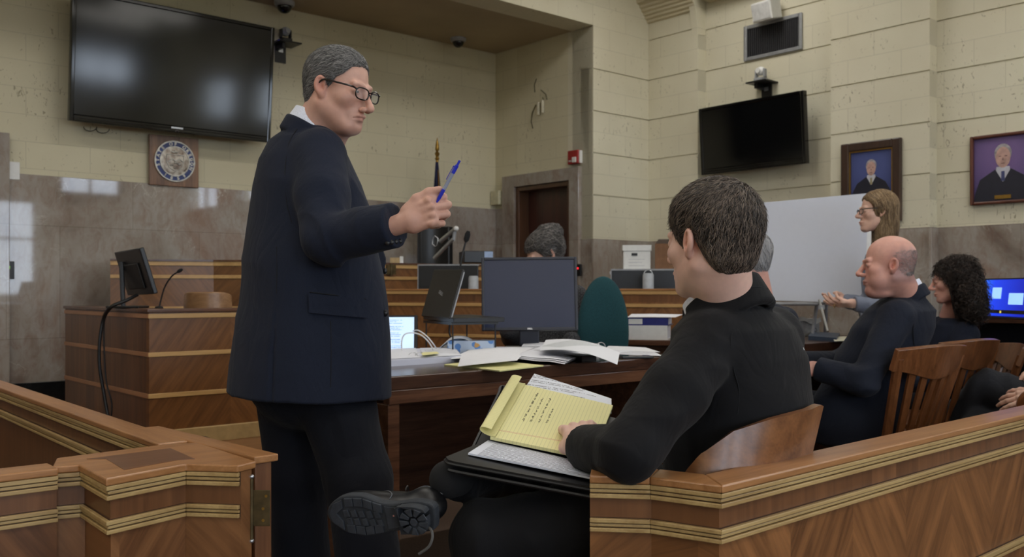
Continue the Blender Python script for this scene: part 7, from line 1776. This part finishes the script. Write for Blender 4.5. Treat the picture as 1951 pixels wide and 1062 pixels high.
b3 = U(loft(rows3, (-0.75, 0.66), 2.25), cap(nb3+V3(0, 0, -0.065), sh3+V3(0.01, 0.01, 0.005), 0.062, 0.062), cap(nb3+V3(0, 0, -0.065), shr3, 0.062, 0.064), chain([shr3, elr3, wrr3], [0.072, 0.062, 0.05], 0.02), ell((1.40, 3.92, 0.52), (0.17, 0.14, 0.14)), k=0.035)
b3 = folds(b3, 0.005, 26, (0.4, 0.1, 0.9), 43)
j3 = U(b3, s3, k=0.014); j3b = U(j3, suit_collar((1.648, 3.935, 1.015), 158, 0.084, 0.088, 30, 0.010, 0.040), k=0.006)
skin('jacket', j3b, (1.05, 3.50, 0.36), (2.0, 4.40, 1.12), 0.008, CHAR, p3)
seam(p3, j3b, [(1752, 585), (1740, 620), (1742, 660)], 3.3, 4.2, 0.002)
white_collar('shirt_collar', p3, (1.642, 3.932, 1.040), None, 0.072, 0.078, 0.070, SHIRT, 24, 160)
hf_, _, _ = hand_field(0.08, ((0.4, 0.7, 0.4),)*4); V2, F2 = surf(in_frame(hf_, frame(Vector(wr3), (-0.8, 0.5, 0.1), (0.2, 0.2, -0.9))), *bbox(wr3, wr3+V3(-0.1, 0.08, 0), pad=0.08), 0.004)
simple_head(p3, h3, o3, SK3, nb3, 0.003, extra=[(V2, F2)], nr=0.060)
line3 = [(-0.14, -0.070), (-0.10, -0.082), (-0.070, -0.072), (-0.050, -0.045), (-0.036, 0.0), (-0.018, 0.028), (0.0, 0.026), (0.004, -0.020), (0.018, -0.015), (0.028, 0.03), (0.14, 0.03)]
sk3_ = skull_hair(line3, 0.0010, 1.03, 0.0, 0.0)
fr3 = lambda p: smax(smax(sk3_(p), p[:, 2]+0.03, 0.01), p[:, 1]+0.06, 0.01)
M_gr2 = hair_mat('short_grey_hair', (112, 102, 100), (170, 160, 158))
hr3 = lambda c: (c[:, 2] < 0.058-0.15*np.clip(c[:, 1]+0.02, 0, 1)) & (c[:, 1] < 0.0-0.3*np.clip(c[:, 2], 0, 1)) & (c[:, 2] > -0.07)
V_, F_a = surf(fr3, (-0.10, -0.14, -0.11), (0.10, 0.09, 0.12), 0.004); M4 = np.array(h3); V_ = V_@M4[:3, :3].T+M4[:3, 3]
V2, F2 = strands('hair', skull_hair([(-0.2, -0.09), (0.2, -0.09)], -0.0005, 1.03), h3, comb_back, 3600, 0.008, 0.0004, M_gr2, p3, seed=3, segs=3, lift=0.0012, region=hr3)
tn = np.concatenate([np.full(len(V_), 0.4), np.repeat(np.random.RandomState(2).rand(len(V2)//12), 12)])
mesh_np('hair', np.concatenate([V_, V2]), np.concatenate([F_a, F2+len(V_)]), M_gr2, p3, tint=np.repeat(tn[:, None], 3, 1))
t3 = U(ell((1.46, 3.99, 0.52), (0.19, 0.18, 0.10)), chain([(1.42, 3.90, 0.52), (1.10, 4.02, 0.53), (1.08, 4.06, 0.06)], [0.095, 0.075, 0.068], 0.03), chain([(1.52, 4.05, 0.52), (1.20, 4.25, 0.53), (1.17, 4.28, 0.06)], [0.095, 0.075, 0.068], 0.03), k=0.03)
skin('trousers', t3, (0.95, 3.7, 0.03), (1.72, 4.42, 0.66), 0.009, CHAR, p3)
shoe(p3, frame((1.14, 4.03, 0.03), (-0.9, 0.4, 0), (-0.4, -0.9, 0)), False); shoe(p3, frame((1.23, 4.25, 0.03), (-0.9, 0.4, 0), (-0.4, -0.9, 0)), False)
chA = slat_chair('slatted oak chair with the bald person leaning against its back', T((1.505, 3.985, 0)) @ Rz(math.radians(127)), 'slatted oak chairs', h=0.850, w=0.47)
chB = slat_chair('slatted oak chair standing empty beyond the bald person\'s chair', T((1.865, 4.41, 0)) @ Rz(math.radians(127)), 'slatted oak chairs', h=0.850, w=0.47)
# standing woman in the grey jacket
p4 = person('standing person with long light brown hair, glasses and grey jacket, before the pale board', (2.02, 5.05))
h4 = head_matrix(1631, 414, 5.00, (0, 0.116, -0.033), 176, 0, 0, 0.90)
o4 = dict(nose=0.92, wide=0.94, jaw=0.85, lip=0.9, brow=0.4)
nb4 = V3(2.005, 5.03, 1.30); hc = np.array(h4.translation)
wr4, el4, sh4 = V3(1.775, 4.87, 0.985), V3(1.965, 4.86, 0.955), V3(2.005, 4.88, 1.225)
wr4r, el4r, sh4r = V3(1.81, 5.06, 0.995), V3(2.0, 5.20, 0.965), V3(2.01, 5.19, 1.225)
b4 = U(loft([(0.78, 2.03, 5.05, 0.18, 0.13), (0.95, 2.02, 5.05, 0.155, 0.115), (1.10, 2.01, 5.05, 0.17, 0.12), (1.20, 2.01, 5.05, 0.18, 0.11), (1.26, 2.01, 5.04, 0.15, 0.09), (1.30, 2.01, 5.04, 0.08, 0.065)], (-1, 0.08), 2.2, 0.0), cap(nb4+V3(0, 0, -0.06), sh4, 0.055, 0.05), cap(nb4+V3(0, 0, -0.06), sh4r, 0.055, 0.05), chain([sh4, el4, wr4], [0.056, 0.052, 0.040], 0.02), chain([sh4r, el4r, wr4r], [0.056, 0.052, 0.040], 0.02), k=0.02)
b4 = folds(b4, 0.004, 45, (0.6, 0.2, 0.6), 51, lambda p: 0.4+near_mask(el4, 0.1)(p))
b4 = inter(b4, lambda p: -(p[:, 0]-1.775), 0.003)
skin('jacket', b4, (1.70, 4.75, 0.74), (2.3, 5.32, 1.36), 0.007, GREYW, p4)
hA, _, _ = hand_field(0.14, ((0.15, 0.35, 0.2), (0.25, 0.45, 0.25), (0.35, 0.5, 0.3), (0.5, 0.6, 0.3)), [(0.018, 0.010, 0.024), (0.046, 0.028, 0.036), (0.072, 0.040, 0.034), (0.092, 0.045, 0.030)])
e1 = surf(in_frame(hA, frame(Vector(wr4)+Vector((0.004, 0, 0)), (-0.97, 0.10, 0.02), (-0.1, 0.4, 0.9)) @ Matrix.Scale(0.92, 4)), *bbox(wr4, wr4-V3(0.17, 0, 0), pad=0.08), 0.0035)
e2 = surf(in_frame(hA, frame(Vector(wr4r)+Vector((0.004, 0, 0)), (-0.95, -0.25, -0.05), (0.1, -0.5, 0.8)) @ Matrix.Scale(0.92, 4)), *bbox(wr4r, wr4r-V3(0.17, 0, 0), pad=0.08), 0.0035)
simple_head(p4, h4, o4, SK4, nb4, 0.003, extra=[e1, e2], nr=0.044)
mb = MB(); q = Vector(wr4)+Vector((-0.105, 0.0, -0.012)); mb.tube([q+Vector((0.0, 0.010*math.cos(a), 0.010*math.sin(a))) for a in [2*PI*i/12 for i in range(13)]], 0.0015, 5); mb.build('finger_ring', M_brass, p4)
hl4 = U(ell((0, -0.022, 0.036), (0.084, 0.106, 0.094)), ell((0, -0.055, -0.07), (0.088, 0.070, 0.15)), ell((0, -0.045, -0.16), (0.086, 0.055, 0.11)), k=0.03)
def hair4(p):
    zl = np.interp(p[:, 1], [-0.2, 0.004, 0.018, 0.030, 0.046, 0.064, 0.2], [-0.5, -0.30, -0.10, 0.02, 0.055, 0.074, 0.074]); return smax(hl4(p), (zl-p[:, 2])*0.6, 0.01)
M_blo = hair_mat('light_brown_hair', (82, 62, 44), (178, 150, 112))
def comb_down(p): d = np.zeros_like(p); d[:, 2] = -1; d[:, 1] = -0.5*np.clip(p[:, 2]*12, 0, 1); d[:, 0] = np.sign(p[:, 0])*np.clip(p[:, 2]*9, 0, 1)*0.7; return d
hair_obj('hair', hair4, h4, (-0.13, -0.17, -0.30), (0.13, 0.12, 0.15), 0.0045, M_blo, p4, [dict(f_comb=comb_down, n=3800, length=0.10, rad=0.0011, lift=0.003, seed=5, jit=0.10, segs=7, extent=(0.12, 0.16, 0.28))], base_tone=0.35)
glasses('dark-rimmed glasses worn by the standing person in grey', h4 @ T((0, -0.002, 0)), M_tort, (0.024, 0.015), 0.0022)
t4 = U(ell((2.03, 5.05, 0.80), (0.15, 0.15, 0.14)), chain([(2.03, 4.98, 0.8), (2.02, 4.97, 0.45), (2.02, 4.97, 0.05)], [0.095, 0.07, 0.06], 0.03), chain([(2.03, 5.12, 0.8), (2.03, 5.13, 0.45), (2.03, 5.14, 0.05)], [0.095, 0.07, 0.06], 0.03), k=0.03)
skin('trousers', t4, (1.85, 4.82, 0.02), (2.22, 5.28, 0.95), 0.010, DARKT, p4)
# curly haired woman
p5 = person('seated person with long dark curly hair and navy jacket, beside the bald person', (2.2, 4.72))
h5 = head_matrix(1777, 553, 4.62, (0, 0.10, -0.04), 160, 8, 0, 0.86)
o5 = dict(nose=0.95, wide=0.95, jaw=0.85, lip=0.8); nb5 = V3(2.19, 4.70, 0.92)
b5 = U(loft([(0.45, 2.20, 4.73, 0.19, 0.15), (0.65, 2.20, 4.73, 0.17, 0.12), (0.80, 2.20, 4.73, 0.18, 0.115), (0.88, 2.19, 4.72, 0.15, 0.09), (0.92, 2.19, 4.71, 0.08, 0.065)], (-0.95, 0.2), 2.2), chain([(2.20, 4.55, 0.84), (2.13, 4.49, 0.62), (1.95, 4.58, 0.60)], [0.062, 0.055, 0.045], 0.02), chain([(2.22, 4.90, 0.84), (2.12, 4.98, 0.62), (1.95, 4.90, 0.60)], [0.062, 0.055, 0.045], 0.02), k=0.03)
skin('jacket', folds(b5, 0.004, 40, (0.5, 0.2, 0.8), 61), (1.85, 4.38, 0.40), (2.45, 5.1, 1.0), 0.009, NAVY, p5)
simple_head(p5, h5, o5, SK3, nb5, 0.0035, nr=0.044)
hl5 = U(ell((0, -0.035, 0.030), (0.100, 0.112, 0.100)), ell((0, -0.075, -0.06), (0.125, 0.085, 0.12)), ell((0, -0.085, -0.15), (0.115, 0.070, 0.10)), k=0.03)
def hair5(p):
    zl = np.interp(p[:, 1], [-0.2, -0.01, 0.004, 0.020, 0.046, 0.064, 0.2], [-0.5, -0.25, -0.10, 0.015, 0.050, 0.066, 0.066]); w = 0.006*np.sin(p[:, 0]*90+3*np.sin(p[:, 2]*60))*np.sin(p[:, 2]*110+2*np.sin(p[:, 1]*70)); return smax(hl5(p)+w, (zl-p[:, 2])*0.6, 0.01)
M_cur = hair_mat('dark_curly_hair', (20, 17, 16), (74, 60, 52))
hair_obj('hair', hair5, h5, (-0.16, -0.20, -0.28), (0.16, 0.12, 0.16), 0.005, M_cur, p5, [dict(f_comb=comb_down, n=3500, length=0.07, rad=0.0014, lift=0.006, seed=8, jit=0.5, segs=7, wave=1.6, extent=(0.15, 0.19, 0.26), grow=0.12)], base_tone=0.25)
t5 = chain([(2.20, 4.68, 0.48), (1.98, 4.80, 0.50), (2.02, 4.80, 0.05)], [0.085, 0.065, 0.05], 0.03); t5b = chain([(2.20, 4.80, 0.48), (1.96, 4.92, 0.50), (1.98, 4.92, 0.05)], [0.085, 0.065, 0.05], 0.03)
skin('trousers', U(t5, t5b, k=0.02), (1.70, 4.55, 0.0), (2.30, 5.0, 0.6), 0.011, DARKT, p5)
chD = slat_chair('slatted oak chair under the curly-haired person', T((2.20, 4.74, 0)) @ Rz(math.radians(168)), 'slatted oak chairs', h=0.80, w=0.42)
# grey-haired person mostly hidden behind the young man's head
p6 = person('seated person with short grey hair and glasses, mostly hidden behind the young person', (1.02, 3.93))
h6 = head_matrix(1410, 494, 3.85, (-0.076, -0.016, -0.004), 140, 2, 0, 0.98); nb6 = V3(1.03, 3.93, 1.01)
b6 = U(loft([(0.45, 1.03, 3.93, 0.19, 0.14), (0.70, 1.03, 3.93, 0.19, 0.14), (0.90, 1.03, 3.93, 0.20, 0.12), (0.97, 1.03, 3.93, 0.16, 0.10), (1.0, 1.03, 3.93, 0.09, 0.07)], (-0.66, 0.75), 2.2), chain([(0.90, 3.80, 0.92), (0.82, 3.80, 0.66), (0.80, 3.98, 0.70)], [0.065, 0.058, 0.046], 0.02), chain([(1.17, 4.05, 0.92), (1.16, 4.10, 0.68), (1.05, 4.16, 0.72)], [0.065, 0.058, 0.046], 0.02), k=0.03)
skin('jacket', b6, (0.70, 3.68, 0.40), (1.35, 4.28, 1.08), 0.011, CHAR, p6)
simple_head(p6, h6, dict(wide=1.0), SK3, nb6, 0.0035)
M_gr3 = hair_mat('pale_grey_hair', (112, 112, 114), (186, 184, 184))
hair_obj('hair', skull_hair(line1, 0.007), h6, (-0.10, -0.14, -0.11), (0.10, 0.11, 0.14), 0.004, M_gr3, p6, [dict(f_comb=comb_back, n=2500, length=0.018, rad=0.0007, lift=0.0015, seed=3, segs=4)], base_tone=0.5)
glasses('thin glasses worn by the grey-haired person behind the young person', h6, M_tort, (0.024, 0.015), 0.0015)
t = thing('stool', 'low wooden stool under the grey-haired person', 'stool', m=T((1.03, 3.93, 0)))
mb = MB(MW[t]); mb.lathe([(0.16, 0.40), (0.165, 0.43), (0.15, 0.44)], 24); mb.build('seat', M_chair, t, smooth=True)
for i in range(4): a = PI/4+i*PI/2; mb = MB(MW[t]); mb.tube([(0.11*math.cos(a), 0.11*math.sin(a), 0.40), (0.15*math.cos(a), 0.15*math.sin(a), 0)], 0.015, 8); mb.build('leg', M_chair, t, smooth=True)
# clerk behind the big monitor
p7 = person('person with pinned-up grey and dark hair bending down behind the large monitor', (0.18, 5.02))
h7 = head_matrix(1040, 478, 5.0, (0, -0.02, 0.02), 196, 24, 0, 1.0); nb7 = V3(0.20, 5.04, 1.12)
b7 = U(loft([(0.48, 0.22, 5.05, 0.20, 0.15), (0.70, 0.22, 5.05, 0.19, 0.13), (0.95, 0.21, 5.05, 0.20, 0.13), (1.06, 0.20, 5.05, 0.15, 0.10), (1.11, 0.20, 5.05, 0.09, 0.07)], (-0.6, -0.8), 2.2), chain([(0.08, 5.18, 1.02), (0.0, 5.1, 0.80), (-0.02, 4.9, 0.84)], [0.062, 0.055, 0.045], 0.02), chain([(0.34, 4.93, 1.02), (0.37, 4.88, 0.76), (0.30, 4.74, 0.80)], [0.062, 0.055, 0.045], 0.02), k=0.03)
nt = NT('speckled_knit'); nn = nt.noise(nt.coord(), 240, 2); nt.fin(nt.ramp(nn, [(0.45, lin((34, 34, 38))), (0.62, lin((84, 84, 86)))]), 0.95); 
skin('knit_jacket', b7, (-0.2, 4.62, 0.42), (0.52, 5.32, 1.2), 0.011, nt.mat, p7)
simple_head(p7, h7, dict(wide=0.98), SK4, nb7, 0.0035, nr=0.046)
hl7 = U(ell((0, -0.022, 0.036), (0.088, 0.108, 0.098)), ell((0.0, -0.095, 0.090), (0.055, 0.050, 0.048)), ell((0.0, -0.06, 0.118), (0.050, 0.040, 0.030)), k=0.012)
def hair7(p):
    zl = np.interp(p[:, 1], [-0.2, -0.05, -0.03, 0.0, 0.02, 0.05, 0.2], [-0.08, -0.08, -0.03, 0.0, 0.0, 0.055, 0.06]); w = 0.004*np.sin(p[:, 0]*120)*np.sin(p[:, 2]*130+p[:, 1]*60); return smax(hl7(p)+w, (zl-p[:, 2])*0.6, 0.01)
M_gd = hair_mat('grey_dark_hair', (34, 31, 30), (138, 132, 128))
hair_obj('hair', hair7, h7, (-0.13, -0.19, -0.12), (0.13, 0.12, 0.19), 0.004, M_gd, p7, [dict(f_comb=comb_back, n=3000, length=0.05, rad=0.0011, lift=0.003, seed=18, jit=0.6, segs=6, wave=0.8, extent=(0.12, 0.17, 0.2))], base_tone=0.2)
# person at the right edge, mostly outside the picture
p8 = person('seated person in dark clothes at the right edge, legs crossed, hands on the lap', (2.42, 3.865))
t8 = U(ell((2.418, 3.865, 0.474), (0.18, 0.17, 0.11)), chain([(2.350, 3.910, 0.541), (2.102, 4.136, 0.615), (1.921, 4.339, 0.338)], [0.100, 0.086, 0.060], 0.03), chain([(2.328, 3.819, 0.462), (2.034, 4.091, 0.451), (2.000, 4.136, 0.050)], [0.095, 0.075, 0.06], 0.03), chain([(1.921, 4.339, 0.338), (1.808, 4.475, 0.157)], [0.060, 0.052], 0.02), k=0.03)
t8 = folds(t8, 0.006, 36, (0.8, -0.3, 0.5), 71)
skin('trousers', t8, (1.672, 3.616, 0.050), (2.712, 4.588, 0.790), 0.008, cloth_mat('dark_grey_trouser', (34, 36, 42)), p8)
b8 = U(loft([(0.406, 2.441, 3.865, 0.19, 0.15), (0.711, 2.486, 3.865, 0.19, 0.14), (0.926, 2.497, 3.865, 0.20, 0.12), (0.994, 2.497, 3.865, 0.15, 0.10), (1.027, 2.497, 3.865, 0.09, 0.07)], (-0.8, 0.6), 2.2), chain([(2.396, 3.684, 0.926), (2.373, 3.593, 0.654), (2.226, 3.774, 0.609)], [0.065, 0.058, 0.046], 0.02), chain([(2.599, 4.045, 0.926), (2.542, 4.091, 0.700), (2.316, 4.023, 0.722)], [0.065, 0.058, 0.046], 0.02), k=0.03)
skin('jacket', b8, (2.091, 3.446, 0.338), (2.825, 4.294, 1.107), 0.011, BLACKW, p8)
hB, _, _ = hand_field(0.12, ((0.2, 0.35, 0.2), (0.25, 0.4, 0.25), (0.3, 0.45, 0.25), (0.35, 0.5, 0.3)))
a8 = P(1985, 752, 3.865); e1 = surf(in_frame(hB, frame(a8, (-0.80, 0.35, -0.10), (0.25, 0.75, -0.55))), *bbox(a8, a8+Vector((-0.15, 0.05, 0)), pad=0.09), 0.003)
b8_ = P(2020, 700, 4.01); e2 = surf(in_frame(hB, frame(b8_, (-0.95, 0.1, -0.05), (0.1, 0.3, -0.9))), *bbox(b8_, b8_+Vector((-0.15, 0.0, 0)), pad=0.09), 0.003)
h8 = head_matrix(2130, 470, 3.84, (0, 0, 0), 150, 0, 0, 1.0); simple_head(p8, h8, {}, SK4, V3(2.497, 3.865, 1.016), 0.005, extra=[e1, e2])
hair_obj('hair', skull_hair(line1, 0.009), h8, (-0.10, -0.14, -0.11), (0.10, 0.11, 0.14), 0.006, M_brh, p8)
chC = slat_chair('oak armchair at the right edge, its curved armrest in view', T((2.356, 3.808, 0.0)) @ Rz(math.radians(148)), None, arms=True, h=0.86, w=0.46)

q = TEAL_AT; tc = [o for o in bpy.data.objects if o.name.startswith('office_chair')][0]
fb = inter(ell((q.x-0.002, q.y, 0.84), (0.130, 0.045, 0.285)), lambda p: 0.58-p[:, 2], 0.02)
fb2 = lambda p: smax(fb(p), -ell((q.x, q.y-0.10, 0.84), (0.30, 0.075, 0.40))(p), 0.02)
skin('backrest', fb2, (q.x-0.16, q.y-0.09, 0.54), (q.x+0.16, q.y+0.09, 1.16), 0.008, M_teal, tc)
# ---------------------------------------------------------------- sub-parts go under the part that carries them
def base_name(o): return o.name.split('.')[0]
CARRY = {'front_button': 'jacket', 'cuff_button': 'jacket', 'pocket_flap': 'jacket', 'seam': 'jacket', 'lint_speck': 'jacket', 'finger_ring': 'body', 'tread': 'sole', 'heel_tread': 'heel_block', 'sole_speck': 'sole',
         'stitching': 'shoe_upper', 'laces': 'shoe_upper', 'lens': 'lens_rim', 'iris': 'eye', 'door_knob': 'door_leaf', 'print': 'carton', 'handle_hole': 'carton', 'spine_label': 'cover', 'open_window': 'display',
         'taskbar_icon': 'taskbar', 'sticker': 'case', 'brass_latch': 'front_panel', 'lid_edge': 'laptop_lid', 'handwriting': 'written_page', 'cable_plate': 'bracket', 'strobe': 'housing', 'indicator': 'cover', 'red_mark': 'backrest',
         'screw': 'leaf_plate', 'pin_tip': 'pin_barrel', 'name_plate': 'frame', 'gilt_slip': 'frame', 'painted_eye': 'painted_face', 'painted_mouth': 'painted_face', 'painted_nose': 'painted_face'}
CARRY_LOGO = ('monitor_case', 'laptop_lid', 'bezel')
for root in [o for o in bpy.data.objects if o.parent is None]:
    kids = list(root.children); used = {}
    for c in kids:
        b = base_name(c)
        if b in CARRY: cands = [k for k in kids if base_name(k) == CARRY[b]]
        elif b == 'logo': cands = [k for k in kids if base_name(k) in CARRY_LOGO]
        else: continue
        if not cands: continue
        i = used.get(b, 0); used[b] = i+1; h = cands[min(i, len(cands)-1)] if b in ('lens', 'iris') else cands[0]
        if b == 'handwriting':             # the page has its own frame
            c.parent = h; c.matrix_parent_inverse = h.matrix_basis.inverted()
        else: c.parent = h
